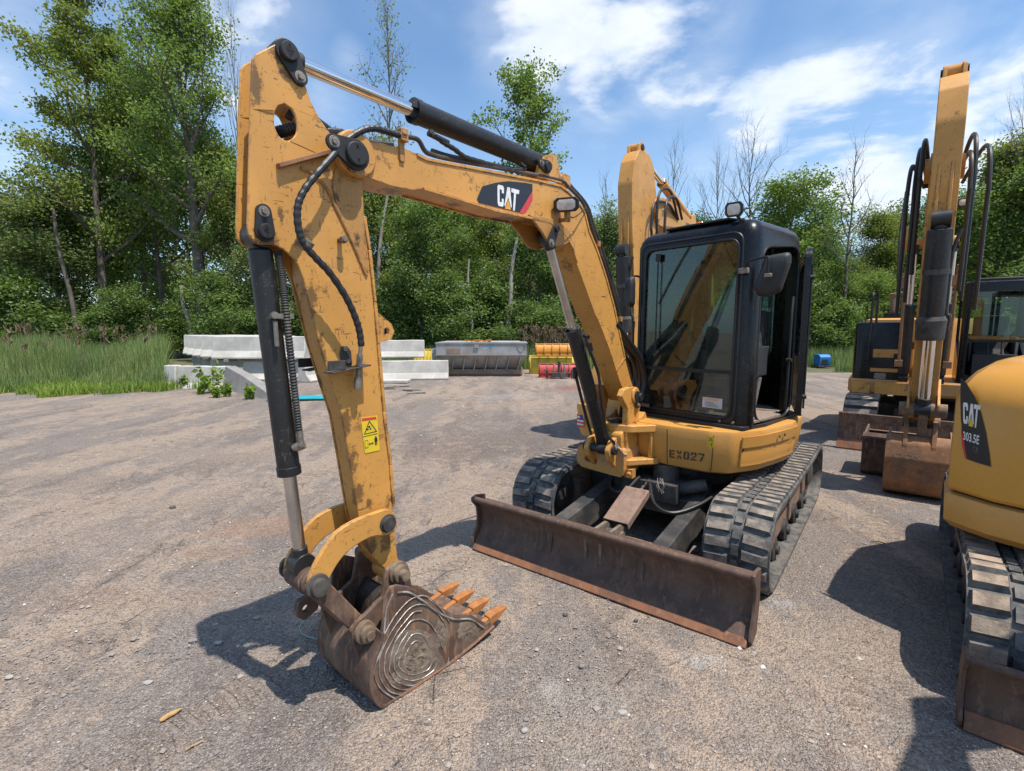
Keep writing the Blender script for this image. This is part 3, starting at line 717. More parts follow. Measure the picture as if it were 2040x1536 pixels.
# deck under the cab and engine cover on the right
m = MB(); m.prismz(H, rnd2([(.50, -.18), (.50, .78), (.2, .82), (-.5, .78), (-.9, .4), (-.9, -.18)], .05), .957, .985)
m.build('cab_mount', 'black_matt', A, bevel=.004)
hp = rnd2([(.36, -.93, .10), (.36, -.50, .08), (.30, -.22, .05), (-.4, -.18, .1), (-.98, .30, .2), (-1.03, -.1, .2), (-.9, -.55, .2), (-.45, -.84, .2)], .1, 5)
m = MB(); m.loft([[H.w(x, y, .95) for x, y in hp], [H.w(x * .995, y * .995, 1.02) for x, y in hp], [H.w(x * .96 - .01, y * .97, 1.20) for x, y in hp], [H.w(x * .88 - .03, y * .93, 1.32) for x, y in hp], [H.w(x * .70 - .05, y * .80, 1.345) for x, y in hp]])
hood = m.build('engine_hood', 'yellow_paint', A, ang=26)
T = MB(); q = lambda y, z: H.w(.432 - .06 * (z - .95), y, z)
fy = [(-.835, -.755), (.99, 1.11)]
T.box(H, .412, .4145, -.905, -.822, .725, .850, 0)
for k in range(7):
    if k % 2 == 0: T.box(H, .4145, .416, -.905, -.822, .725 + k * .0179, .725 + k * .0179 + .0179, 1)
T.box(H, .416, .4175, -.865, -.822, .796, .850, 2)
T.build('flag_sticker', ['decal_white', 'decal_red', 'decal_blue'], body)

# ---- cab
CX0, CX1, CY0, CY1, CZ0, CZ1 = -.55, .47, -.20, .80, .965, 2.485
pl = rnd2([(CX1, CY0, .07), (CX1, CY1, .11), (CX0 + .25, CY1, .15), (CX0, CY1 - .25, .15), (CX0, CY0, .08)], .1, 6)
def insetp(pl, d):
    c = Vector((-.04, .31)); return [tuple(Vector(p) - Vector(((p[0] - c.x) / .5 * d, (p[1] - c.y) / .48 * d))) for p in pl]
m = MB(); shell_r = []
for z, d in ((CZ0, 0), (CZ1 - .12, 0), (CZ1 - .07, .012), (CZ1 - .03, .035), (CZ1 - .005, .075), (CZ1 + .01, .15)): shell_r.append([H.w(x, y, z) for x, y in insetp(pl, d)])
m.loft(shell_r); cab = m.build('cab', 'black_paint', A, ang=35)
def cutter(fn):
    c = MB(); fn(c); return c.build('cutter', 'black_paint', None)
ci = MB(); ci.loft([[H.w(x, y, z) for x, y in insetp(pl, .055 + d)] for z, d in ((CZ0 + .04, 0), (CZ1 - .15, 0), (CZ1 - .06, .03), (CZ1 - .04, .08))])
cuts = [ci.build('cutter', 'black_paint', None)]
fw = [(-.115, 1.035, .05), (.665, 1.035, .09), (.675, 2.335, .08), (-.105, 2.335, .08)]
cuts.append(cutter(lambda c: c.prismx(H, rnd2(fw, .08, 6), .36, .60)))
dw = [(.36, .99, .05), (.36, 2.27, .17), (-.30, 2.38, .12), (-.30, 1.5, .1), (-.22, 1.1, .1), (-.22, .99, .04)]
dwb = [(.365, .985, .03), (.375, 2.29, .19), (-.31, 2.36, .14), (-.31, .985, .04)]
cuts.append(cutter(lambda c: c.prism(H, rnd2(dwb, .08, 7), .66, .95)))
cuts.append(cutter(lambda c: c.prism(H, rnd2([(.36, 1.35), (.36, 2.27), (-.42, 2.27), (-.42, 1.35)], .07, 6), -.4, -.05)))
cuts.append(cutter(lambda c: c.prismx(H, rnd2([(-.07, 1.45), (.56, 1.45), (.56, 2.27), (-.07, 2.27)], .09, 6), -.75, -.40)))
boolean_cut(cab, cuts)
# raised seams and gaskets
def loop_tube(mb, F, pts, fn, r, m=None):
    P = [fn(p) for p in pts]; mb.tube(P + [P[0], P[1]], r, 8, False, m)
m = MB(); loop_tube(m, H, rnd2([(-.12, 1.03), (.67, 1.03), (.68, 2.34), (-.11, 2.34)], .085, 8), lambda p: H.w(.472, p[0], p[1]), .010)
loop_tube(m, H, rnd2([(-.16, 1.0), (.70, 1.0), (.705, 2.385), (-.15, 2.385)], .09, 8), lambda p: H.w(.468, p[0], p[1]), .008)
m.build('window_seal', 'rubber_hose', cab)
m = MB(); loop_tube(m, H, rnd2([(.355, 1.0), (.365, 2.28), (-.30, 2.35), (-.30, 1.0)], .15, 10), lambda p: H.w(p[0], .795, p[1]), .011); m.build('door_seal', 'rubber_hose', cab)
m = MB(); m.box(H, .455, .480, -.098, .672, 1.36, 1.385); m.build('window_bar', 'black_matt', cab)
m = MB(); m.prismx(H, rnd2([(-.125, 1.375), (.685, 1.375), (.685, 2.345), (-.125, 2.345)], .08, 6), .452, .458); m.build('windshield', 'cab_glass', cab)
m = MB(); m.prismx(H, rnd2([(-.125, 1.025), (.685, 1.025), (.685, 1.37), (-.125, 1.37)], .05, 5), .446, .452); m.build('lower_window', 'cab_glass_dark', cab)
m = MB(); m.prism(H, rnd2([(.37, 1.34), (.37, 2.28), (-.43, 2.28), (-.43, 1.34)], .07, 5), -.150, -.145); m.build('side_window', 'cab_glass', cab)
m = MB(); m.prismx(H, rnd2([(-.08, 1.44), (.57, 1.44), (.57, 2.28), (-.08, 2.28)], .09, 5), -.535, -.53); m.build('rear_window', 'cab_glass', cab)
m = MB(); m.box(H, -.47, .40, -.10, .735, CZ0 + .045, CZ0 + .060); m.box(H, -.10, .36, .735, .805, CZ0 + .032, CZ0 + .058)
m.build('floor_mat', 'mat_dirt', cab, bevel=.006)
m = MB(); m.prismz(H, rnd2([(.34, .02), (.34, .60), (-.42, .60), (-.42, .02)], .1, 5), CZ1 - .105, CZ1 - .095); m.build('headlining', 'headlining', cab)
# roof plate sheet with rusty patch and the amber beacon
m = MB(); ps = rnd2([(.41, .02), (.43, .56), (.30, .62), (-.40, .60), (-.45, .02)], .04)
m.prismz(H, ps, CZ1 + .006, CZ1 + .022); m.build('roof_hatch', 'black_matt', cab, bevel=.004)
m = MB(); c = H.w(.10, .16, CZ1 + .02); m.lathe(c, (0, 0, 1), [(0, .055), (.012, .056)], 24)
bcn = m.build('beacon', 'black_matt', cab)
m = MB(); m.lathe(c + Vector((0, 0, .012)), (0, 0, 1), [(0, .050), (.045, .047), (.058, .038), (.062, .01)], 24); m.build('beacon_lens', 'amber_lens', bcn)
def work_light(F, c, dirv, w, h, d, parent, stalk=None, chrome_top=False):
    c = Vector(c); dirv = Vector(dirv).normalized(); r = dirv.cross(Vector((0, 0, 1))).normalized(); u = r.cross(dirv)
    m = MB(); o = lambda a, b, k: c + r * a + u * b + dirv * k
    octo = lambda s, k: [o(x * w * s, y * h * s, k) for x, y in ((-1, -.55), (-.72, -1), (.72, -1), (1, -.55), (1, .55), (.72, 1), (-.72, 1), (-1, .55))]
    m.loft([octo(.55, -d), octo(.80, -d * .7), octo(1.0, 0), octo(1.0, .012)], cap=True)
    fr_ = octo(1.03, .012); m.loft([fr_, octo(1.03, .024)])
    L_ = m.build('work_light', 'plastic_black', parent, bevel=.003)
    m = MB(); m.loft([octo(.74, .0235), octo(.74, .0265), octo(.45, .031)]); m.build('lens', 'lens', L_, ang=60)
    if stalk:
        m = MB(); m.obox((c + Vector(stalk)) / 2 - u * h * .35, r * .010, dirv * .012, (Vector(stalk) - c) / 2 * .8); m.cyl(Vector(stalk) - r * .014, Vector(stalk) + r * .014, .017, n=12)
        m.build('light_bracket', 'black_matt', L_)
    return L_
work_light(H, H.w(.43, .61, 2.555), H.f + H.l * .18 + Vector((0, 0, -.18)), .060, .050, .07, cab, H.w(.40, .655, 2.475))
m = MB(); m.tube(crom([H.w(.40, .62, 2.53), H.w(.37, .68, 2.56), H.w(.36, .70, 2.51), H.w(.40, .69, 2.46)], 5), .005, 6); m.build('light_cable', 'rubber_hose', cab)
# mirrors
def mirror(F, pts, yz, bulge, parent, arm):
    m = MB(); m.loft(pts); mm = m.build('mirror', 'plastic_black', parent, bevel=.006, ang=40)
    m = MB(); m.tube(arm, .0085, 8); m.build('mirror_arm', 'black_matt', mm); return mm
def mir(c, fwd, w, h, tilt, parent, arm, shear=.0):
    c = Vector(c); fwd = Vector(fwd).normalized(); r = fwd.cross(Vector((0, 0, 1))).normalized(); u = Vector((0, 0, 1))
    P = rnd2([(-w, -h * .78, .03), (-w * .35, -h, .03), (w * .55, -h * .95, .03), (w, -h * .6, .03), (w * .95, h * .88, .04), (-w * .75, h, .04), (-w, h * .5, .03)], .03, 4)
    rg = lambda s, k: [c + r * (x * s + shear * y * s) + u * (y * s) + fwd * k for x, y in P]
    return mirror(None, [rg(1, 0), rg(1, -.012), rg(.93, .0 + .012), rg(.80, .030)][1:2] + [rg(1, -.012 + .013), rg(.95, .022), rg(.80, .036)], None, None, parent, arm)
mc = H.w(.50, .93, 2.06)
mir(mc, H.f * 1.0 + H.l * .25, .088, .145, 0, cab, crom([H.w(.475, .74, 2.13), H.w(.52, .78, 2.165), H.w(.56, .90, 2.175), H.w(.565, .925, 2.16), H.w(.56, .925, 2.06)], 4), -.26)
m = MB(); m.box(H, .47, .50, .69, .76, 2.085, 2.125); m.box(H, .545, .575, .905, .95, 2.04, 2.065); m.build('mirror_clamp', 'bolt_metal', cab, bevel=.004)
mir(H.w(.50, -.235, 2.01), H.f + H.l * -.15, .045, .135, 0, cab, crom([H.w(.46, -.16, 2.13), H.w(.49, -.21, 2.14), H.w(.53, -.25, 2.08), H.w(.53, -.25, 2.02)], 4), 0)
m = MB(); m.tube(crom([H.w(.50, -.19, 1.76), H.w(.52, -.18, 1.6), H.w(.505, -.17, 1.40), H.w(.48, -.15, 1.36)], 5), .010, 8); m.tube([H.w(.478, -.115, 2.2), H.w(.478, -.115, 1.42)], .007, 6)
m.build('grab_handle', 'black_matt', cab)
m = MB(); m.tube([H.w(.484, .02, 2.27), H.w(.486, .02, 1.50)], .006, 6); m.box(H, .48, .492, -.0, .04, 2.24, 2.30); m.build('wiper', 'black_matt', cab)
m = MB()
for y in (.60, .70): m.cyl(H.w(.468, y, 1.005), H.w(.484, y, 1.005), .010, n=12)
m.box(H, .468, .482, -.11, -.03, 1.035, 1.06); m.build('cab_bolt', 'bolt_metal', cab)
m = MB(); m.prismx(H, [(.44, 1.09), (.60, 1.09), (.60, 1.17), (.44, 1.17)], .4525, .4535, m=0); m.prismx(H, [(.47, 1.15), (.56, 1.15), (.56, 1.163), (.47, 1.163)], .4536, .4542, m=1)
for k in range(3): m.prismx(H, [(.46, 1.105 + k * .012), (.57 - .02 * k, 1.105 + k * .012), (.57 - .02 * k, 1.109 + k * .012), (.46, 1.109 + k * .012)], .4536, .4542, m=2)
m.build('window_sticker', ['bag_film', 'decal_gold', 'decal_grey'], cab)
# open door, swung right back along the side
D0 = H.w(-.275, .845, 0); a = (-(H.f) * .90 - H.l * .43).normalized(); dn = Vector((a.y, -a.x, 0)); dn = dn if dn.dot(H.l) > 0 else -dn
dp = lambda x, z: D0 + a * x + Vector((0, 0, z)) + dn * (.05 * sin(pi * min(1, x / .7)))
op = rnd2([(.0, .985, .04), (.0, 2.36, .16), (.66, 2.30, .18), (.66, 1.02, .08)], .1, 6); ip = rnd2([(.06, 1.50, .04), (.06, 2.29, .10), (.59, 2.24, .12), (.59, 1.44, .07)], .1, 6)
m = MB(); tri = tessellate_polygon([[Vector((p[0], p[1], 0)) for p in op], [Vector((p[0], p[1], 0)) for p in ip]])
allp = op + ip; n = len(allp); vs = [dp(*p) for p in allp] + [dp(*p) + dn * .045 for p in allp]
fs = [tuple(t) for t in tri] + [tuple(i + n for i in reversed(t)) for t in tri]; o_ = 0
for Lp in (op, ip):
    k_ = len(Lp); fs += [(o_ + i, o_ + (i + 1) % k_, n + o_ + (i + 1) % k_, n + o_ + i) for i in range(k_)]; o_ += k_
m.add(vs, fs); door = m.build('cab_door', 'black_paint', cab, ang=30, bevel=.005)
m = MB(); g0 = [dp(*p) + dn * .020 for p in ip]; g1 = [dp(*p) + dn * .025 for p in ip]; m.slab(g0, g1); m.build('door_glass', 'cab_glass_dark', door)
m = MB(); m.tube([dp(.05, z) + dn * .05 for z in (1.05, 1.5, 2.2)], .008, 8); m.cyl(dp(.02, 1.15), dp(.02, 1.15) + dn * .07, .018, n=12); m.cyl(dp(.02, 2.1), dp(.02, 2.1) + dn * .07, .018, n=12); m.build('door_hinge', 'black_matt', door)
m = MB(); m.obox(dp(.60, 1.62) + dn * .052, a * .035, Vector((0, 0, .025)), dn * .006); m.build('door_latch', 'bolt_metal', door, bevel=.003)
m = MB(); m.tube(crom([H.w(-.24, .78, 1.01), H.w(-.20, .80, 1.25), H.w(-.20, .80, 1.75), H.w(-.24, .79, 1.95)], 5), .012, 8); m.cyl(H.w(-.18, .79, 1.45), H.w(-.18, .83, 1.45), .014, n=12)
m.build('grab_rail', 'black_matt', cab)
# interior
m = MB()
m.prism(H, rnd2([(-.08, 1.20), (.14, 1.22), (.16, 1.32), (.0, 1.34), (-.12, 1.34), (-.28, 1.86), (-.36, 1.84), (-.30, 1.26)], .05, 5), .10, .56)
m.prism(H, rnd2([(-.30, 1.88), (-.25, 1.90), (-.27, 2.08), (-.33, 2.08)], .03, 5), .22, .44); m.box(H, -.30, .05, .18, .48, 1.02, 1.22)
m.build('seat', 'seat_fabric', A, bevel=.02)
m = MB(); m.loft([[H.w(x, y, z) for x, y in rnd2([(.20 + s, .60), (.20 + s, .72), (-.02 + s, .72), (-.02 + s, .60)], .03)] for z, s in ((1.33, .0), (1.36, .0), (1.50, .0), (1.56, -.03))])
con = m.build('control_console', 'plastic_black', A, bevel=.008)
m = MB(); m.box(H, .200, .2035, .635, .69, 1.38, 1.47, 0)
for k, ch in enumerate('UTF'): put_text(m, ch, [H.w(.2045, .655, 1.45 - k * .028), H.w(.2045, .672, 1.45 - k * .028), H.w(.2045, .672, 1.463 - k * .028), H.w(.2045, .655, 1.463 - k * .028)], 1)
m.build('console_sticker', ['decal_white', 'decal_black'], con)
for y, par in ((.66, con), (.02, con)):
    m = MB(); c = H.w(.08, y, 1.56)
    for k in range(5): m.lathe(c + Vector((0, 0, .014 * k)), (0, 0, 1), [(0, .045 - .006 * k), (.007, .050 - .006 * k), (.014, .043 - .006 * k)], 18)
    m.tube(crom([c + Vector((0, 0, .06)), c + Vector((.0, 0, .12)), c + H.f * .02 + Vector((0, 0, .20))], 4), [.010] * 4 + [.020] * 5, 10); m.build('joystick', 'plastic_black', par)
m = MB(); m.box(H, -.2, .20, -.03, .08, 1.30, 1.55); m.prism(H, [(.25, 1.2), (.36, 1.2), (.33, 1.52), (.28, 1.52)], .22, .25); m.prism(H, [(.25, 1.2), (.36, 1.2), (.33, 1.52), (.28, 1.52)], .34, .37)
m.box(H, .30, .345, .20, .28, 1.03, 1.06); m.box(H, .30, .345, .34, .42, 1.03, 1.06); m.tube([H.w(.15, .60, 1.02), H.w(.2, .60, 1.36)], .014); m.box(H, .28, .31, -.08, .08, 1.62, 1.76)
m.build('control_levers', 'plastic_black', con, bevel=.004)
m = MB(); m.tube([H.w(.18, .70, 1.02), H.w(.10, .71, 1.32)], .018, 10); m.build('console_strut', 'bolt_metal', con)

# ---- swing bracket and swing post
m = MB()
for z0, z1, ex in ((.885, .945, 0), (.625, .675, .02)):
    m.prismz(H, rnd2([(.50, -.42, .02), (.50, .20, .02), (.70, .22, .03), (.90 + ex, .10, .10), (.98 + ex, -.08, .12), (.93, -.26, .1), (.70, -.42, .03)], .05), z0, z1)
m.box(H, .50, .74, .15, .185, .66, .90); m.box(H, .5, .66, -.40, -.36, .66, .90)
m.build('swing_bracket', 'yellow_paint_worn', A, bevel=.008)
m = MB(); m.box(H, .49, .60, -.36, .15, .675, .885); m.cyl(H.w(.86, -.08, .60), H.w(.86, -.08, .97), .06); m.build('cavity_shade_block', 'black_matt', A)  # black block paints the shade of the opening between the plates, with pivot
post = MB()
near = [(1238, 790), (1243, 776), (1256, 771), (1270, 773), (1277, 786), (1276, 800), (1271, 830), (1270, 860), (1267, 897), (1266, 925), (1259, 945), (1249, 946), (1247, 915), (1248, 860), (1250, 815)]
e = bp(near, .17)
for s in (-1, 1):
    post.prism(B, e, s * .125, s * .175); c = B.py(1264, 787, .17)
    post.lathe(B.w(c[0], s * .12, c[1]), B.l * s, [(0, .062), (.060, .062), (.068, .055)], 24)
post.prism(B, rnd2([(-2.28, .76), (-2.26, .88), (-2.44, .95), (-2.55, .90), (-2.55, .56), (-2.34, .56)], .04), -.15, .15)
for s in (-1, 1): post.prism(B, rnd2([(-2.44, .95), (-2.56, .98), (-2.62, 1.02), (-2.66, .94), (-2.60, .88), (-2.44, .84)], .02), s * .06 + s * .03, s * .175)
for s in (-1, 1): post.prism(B, rnd2([(-2.20, .83), (-2.14, .76), (-2.17, .68), (-2.30, .57), (-2.4, .56), (-2.4, .88)], .04), s * .075, s * .115)
P = post.build('swing_post', 'yellow_paint_worn', A, bevel=.007)
m = MB(); m.cyl(B.w(-2.20, -.14, .755), B.w(-2.20, .145, .755), .032); m.cyl(B.w(-2.43, .15, 1.17), B.w(-2.43, .20, 1.17), .036); m.build('pivot_pin', 'black_matt', P)
pincap(B, *B.py(1272, 790, .185), .187, 1, .040, .026, -1.2, .07).build('pin_retainer', ['black_matt', 'bolt_metal'], P, bevel=.002)
m = MB(); pr = rnd2([(-.255, .585, .05), (-.20, .555, .04), (.17, .535, .03), (.185, .60, .03), (.185, .76, .04), (-.02, .79, .04), (-.11, .735, .03), (-.245, .735, .05)], .04, 6)
m.prismx(B, pr, -2.52, -2.255, holes=[rnd2([(-.175, .618), (-.060, .598), (-.055, .645), (-.170, .668)], .02, 5)])
m.box(B, -2.36, -2.30, .17, .235, .53, .60); m.cyl(B.w(-2.33, .20, .57), B.w(-2.27, .22, .56), .02, n=10)
m.build('swing_casting', 'yellow_paint_dusty', A, bevel=.01)
m = MB(); m.prismx(B, rnd2([(-.19, .60), (-.05, .58), (-.04, .66), (-.18, .68)], .02), -2.47, -2.44); m.build('slot_shade_plate', 'black_matt', A)  # black plate in the slot, its inner shade put in as colour
m = MB(); m.tube(crom([B.w(-2.22, .15, .80), B.w(-2.15, .17, .84), B.w(-2.16, .17, .78), B.w(-2.13, .19, .86)], 5), .0022, 5); m.tube(crom([B.w(-2.2, .16, .80), B.w(-2.24, .19, .74), B.w(-2.3, .19, .72)], 5), .003, 5); m.build('wire_tie', 'decal_white', P)

# ---- boom
BT = .082
top = [(684, 312), (690, 292), (700, 283), (730, 282), (760, 284), (773, 289), (805, 295), (830, 306), (851, 316), (926, 330), (1009, 346), (1072, 358), (1117, 369), (1134, 382), (1157, 407), (1165, 423), (1173, 457), (1190, 498), (1207, 550), (1223, 609), (1232, 652), (1245, 713), (1256, 755), (1262, 773), (1270, 783), (1266, 796), (1250, 800)]
low = [(1234, 757), (1215, 698), (1193, 640), (1186, 627), (1165, 569), (1148, 523), (1140, 494), (1132, 478), (1117, 455), (1092, 442), (1051, 433), (988, 420), (884, 388), (842, 376), (824, 379), (780, 370), (721, 349), (700, 338), (688, 328)]
prof = bp(top + low, BT)
m = MB(); m.prism(B, prof, -BT, BT)
# edge flanges that stand proud along the plates
def strip(mb, pts, t0, t1, h):
    P = [Vector((p[0], 0, p[1])) for p in bp(pts, BT)]
    for i in range(len(P) - 1):
        a_, b_ = P[i], P[i + 1]; mb.obox(B.w((a_.x + b_.x) / 2, (t0 + t1) / 2, (a_.z + b_.z) / 2), B.f * (b_.x - a_.x) / 2 + B.u * (b_.z - a_.z) / 2, B.l * (t1 - t0) / 2, (B.f * -(b_.z - a_.z) + B.u * (b_.x - a_.x)).normalized() * h)
for s in (1, -1):
    strip(m, [(830, 308), (851, 318), (926, 332), (1009, 348), (1072, 360), (1117, 371), (1134, 384), (1157, 410), (1165, 425), (1173, 459), (1190, 500), (1207, 552), (1223, 611), (1232, 654), (1245, 715)], s * BT - .004, s * BT + .006 * s, .007)
    strip(m, [(842, 377), (884, 389), (988, 421), (1051, 434), (1092, 443), (1117, 457), (1132, 480), (1140, 496), (1148, 524)], s * BT, s * BT + .014 * s, .006)
# pivot ears at the tip and foot boss
c = B.py(709, 307, .09)
for s in (-1, 1): m.lathe(B.w(c[0], s * .06, c[1]), B.l * s, [(0, .095), (.032, .095), (.040, .088)], 30)
c2 = B.py(1262, 785, .10); m.cyl(B.w(c2[0], -.118, c2[1]), B.w(c2[0], .118, c2[1]), .060)
# transverse weld bead near the foot, top lugs for arm cylinder
for s in (-1, 1):
    e = bp([(1067, 352), (1072, 330), (1082, 312), (1098, 306), (1108, 312), (1112, 340), (1118, 366)], .05)
    m.prism(B, e, s * .048 - .010, s * .048 + .010)
m.prism(B, bp([(1116, 369), (1112, 352), (1120, 346), (1131, 352), (1132, 376)], .03), .0, .05)
m.obox(B.w(*[(a_ + b_) / 2 for a_, b_ in zip(B.py(1227, 739, BT), B.py(1244, 713, BT))][:1], BT + .002, sum(q[1] for q in (B.py(1227, 739, BT), B.py(1244, 713, BT))) / 2), (B.f * (B.py(1244, 713, BT)[0] - B.py(1227, 739, BT)[0]) + B.u * (B.py(1244, 713, BT)[1] - B.py(1227, 739, BT)[1])) / 2, B.l * .005, (B.f + B.u).normalized() * .005)
boom = m.build('boom', 'boom_paint', A, bevel=.004)
# boom cylinder bracket under the elbow
m = MB()
for s in (-1, 1):
    e = bp([(1052, 428), (1066, 446), (1080, 466), (1090, 482), (1104, 491), (1122, 489), (1137, 478), (1136, 466), (1122, 450), (1096, 436)], .085)
    m.prism(B, [(p.x, p.y) for p in crom([(x, z, 0) for x, z in e + e[:1]], 4)[:-1]], s * .078, s * .094)
m.cyl(BP0(1098, 462, -.09), BP0(1098, 462, .09), .035)
m.build('cylinder_bracket', 'yellow_paint_greasy', boom, bevel=.004)
c = B.py(1106, 456, .11); pincap(B, c[0], c[1], .105, 1, .026, .036, -1.1, .105).build('pin_retainer', ['black_matt', 'bolt_metal'], boom, bevel=.002)
c = B.py(708, 308, .13); pincap(B, c[0], c[1], .122, 1, .062, .032, .25, .098).build('pin_retainer', ['black_matt', 'bolt_metal'], boom, bevel=.002)
c = B.py(1090, 332, .07); pincap(B, c[0], c[1], .06, 1, .040, .026, .1, .06).build('pin_retainer', ['black_matt', 'bolt_metal'], boom, bevel=.002)
# hose bracket on the boom tip
m = MB(); a1, a2 = B.py(800, 256, .09), B.py(800, 322, .09)
m.box(B, a1[0] - .014, a1[0] + .014, .076, .092, a2[1], a1[1]); m.box(B, a1[0] - .020, a1[0] + .020, .085, .115, a1[1] - .06, a1[1] - .005); m.box(B, a1[0] - .010, a1[0] + .016, .112, .122, a1[1] - .035, a1[1] - .02)
m.build('hose_bracket', 'yellow_paint_greasy', boom, bevel=.003)
# decal: black shape, red edge, logo
LX = lambda X, Y: (780 + X / 4.8, 180 + Y / 4.8)
bq = lambda X, Y, t: (lambda p: B.w(p[0], t, p[1]))(B.py(*LX(X, Y), t))
m = MB(); t = BT + .0025
pg = [(818, 1035), (835, 1075), (1225, 1168), (1348, 962), (1348, 897), (1280, 884), (1120, 868), (1000, 882), (868, 918)]
m.add([bq(x, y, t) for x, y in pg], [tuple(range(len(pg)))], 0)
rg_ = [(1225, 1168), (1258, 1178), (1290, 1160), (1350, 1050), (1348, 962)]; m.add([bq(x, y, t) for x, y in rg_], [tuple(range(len(rg_)))], 1)
put_logo(m, [bq(1015, 1102, t + .001), bq(1205, 1146, t + .001), bq(1222, 955, t + .001), bq(1012, 898, t + .001)], 2, 3)
m.build('logo_decal', ['decal_black', 'decal_red', 'decal_white', 'decal_gold'], boom)
# work light on the boom
c = B.py(1128, 408, .16); wl = work_light(B, B.w(c[0], .165, c[1]), B.f + B.l * .42 + Vector((0, 0, -.22)), .078, .042, .07, boom)
m = MB(); c = B.py(1125, 438, .12); m.cyl(B.w(c[0], .08, c[1]), B.w(c[0], .150, c[1]), .013, n=10); m.box(B, c[0] - .02, c[0] + .02, .13, .15, c[1] - .015, c[1] + .05); m.build('light_bracket', 'yellow_paint_greasy', wl)
pv = B.py(1165, 416, .085); m = MB(); m.tube(crom([B.w(c[0], .13, c[1] + .04), B.w(c[0] - .06, .15, c[1] + .02), B.w(pv[0], .10, pv[1] + .01)], 5), .004, 6); m.build('light_cable', 'rubber_hose', boom)
# steel pipes along the top edge and down the back of the boom
def pline(pts, t, r, n=4): return crom([B.w(*(lambda p: (p[0], t, p[1]))(B.py(x, y, t))) for x, y in pts], n)
m = MB(); m.tube(pline([(806, 272), (832, 278), (846, 300), (860, 308), (900, 318), (1000, 336), (1075, 350), (1118, 360), (1132, 372), (1162, 406), (1178, 452), (1200, 515), (1226, 600), (1243, 665)], .05, .011), .0115, 10)
m.build('steel_pipe', 'black_dusty', boom)
m = MB(); m.tube(pline([(860, 300), (900, 312), (1000, 332), (1075, 346), (1120, 356), (1142, 376), (1170, 410), (1184, 452), (1206, 515), (1232, 600)], -.04, .011), .0115, 10); m.build('steel_pipe', 'black_dusty', boom)
for q in ((1188, 486), (1232, 636)):
    c = B.py(*q, .05); m = MB(); m.box(B, c[0] - .03, c[0] + .0, .02, .07, c[1] - .02, c[1] + .02); m.cyl(B.w(c[0] - .02, .05, c[1] - .005), B.w(c[0] - .045, .05, c[1] + .01), .012, n=8); m.build('pipe_clamp', 'yellow_paint_greasy', boom, bevel=.003)
# hose bundle behind the boom foot going into the house
m = MB()
for k, (dy, dz) in enumerate(((-.05, 0), (0, .02), (.05, 0), (-.02, -.03), (.03, -.035))):
    m.tube(crom([B.w(-2.30, dy, 1.75 + dz), B.w(-2.46, dy, 1.62 + dz), B.w(-2.66, dy, 1.45 + dz), B.w(-2.74, dy, 1.25 + dz), B.w(-2.66, dy * 1.2, 1.06 + dz), B.w(-2.58, dy * .8, .90)], 6), .016, 8)
m.tube(crom([B.w(-2.28, .06, 1.74), B.w(-2.46, .07, 1.60), B.w(-2.69, .07, 1.44), B.w(-2.78, .07, 1.24), B.w(-2.70, .07, 1.08)], 6), .034, 12)
m.build('hose_bundle', 'rubber_hose', A)

# ---- cylinders
def cylinder(name, a_, b_, R_, r_, split, parent, F, eye=.05, mat='black_cylinder', rod='chrome', gland=True):
    """a_ = rod end, b_ = barrel end; split = where the barrel starts (0..1 from a_)"""
    a_, b_ = Vector(a_), Vector(b_); d = (b_ - a_); L = d.length; d /= L
    m = MB(); s0 = split * L
    m.lathe(a_ + d * s0, d, [(0, R_ * .8), (0, R_ * 1.08), (.035, R_ * 1.08), (.037, R_), (L - s0 - eye * 1.2, R_), (L - s0 - eye, R_ * .75)], 28)
    m.cyl(b_ - F.l * eye * .9, b_ + F.l * eye * .9, eye); m.cyl(b_ - d * eye * 1.6, b_, R_ * .6)
    c_ = m.build(name, mat, parent, ang=35)
    m = MB(); m.cyl(a_ + d * eye * .6, a_ + d * (s0 + .02), r_, n=28); m.build('rod', rod, c_)
    m = MB(); m.cyl(a_ - F.l * eye * .8, a_ + F.l * eye * .8, eye); m.cyl(a_, a_ + d * eye * 1.5, r_ * 1.25); m.build('rod_eye', mat, c_, bevel=.003)
    return c_
BP = lambda x, y, t=0.0: (lambda p: B.w(p[0], t, p[1]))(B.py(x, y, t))
bcyl = cylinder('boom_cylinder', BP(1090, 472), BP(1206, 893), .052, .030, .385, A, B, .055, rod='chrome_dull')
a0, a1 = BP(1153, 668, .07), BP(1212, 868, .07)
m = MB(); m.tube(crom([BP(1168, 672, .085), BP(1172, 690, .09), BP(1192, 745, .085), BP(1197, 790, .085), BP(1206, 850, .08), BP(1214, 872, .10), BP(1228, 885, .13)], 6), .011, 10)
m.cyl(BP(1164, 668, .06), BP(1172, 672, .10), .016, n=10); m.cyl(BP(1175, 683, .088), BP(1179, 698, .09), .013, n=8); m.build('hydraulic_hose', 'rubber_hose', bcyl)
m = MB(); m.tube(crom([BP(1145, 740, -.08), BP(1150, 760, -.10), BP(1165, 820, -.11), BP(1178, 866, -.11)], 6), .012, 10); m.tube([BP(1145, 735, -.06), BP(1146, 752, -.09)], .02, 8); m.build('hydraulic_hose', 'rubber_hose', bcyl)

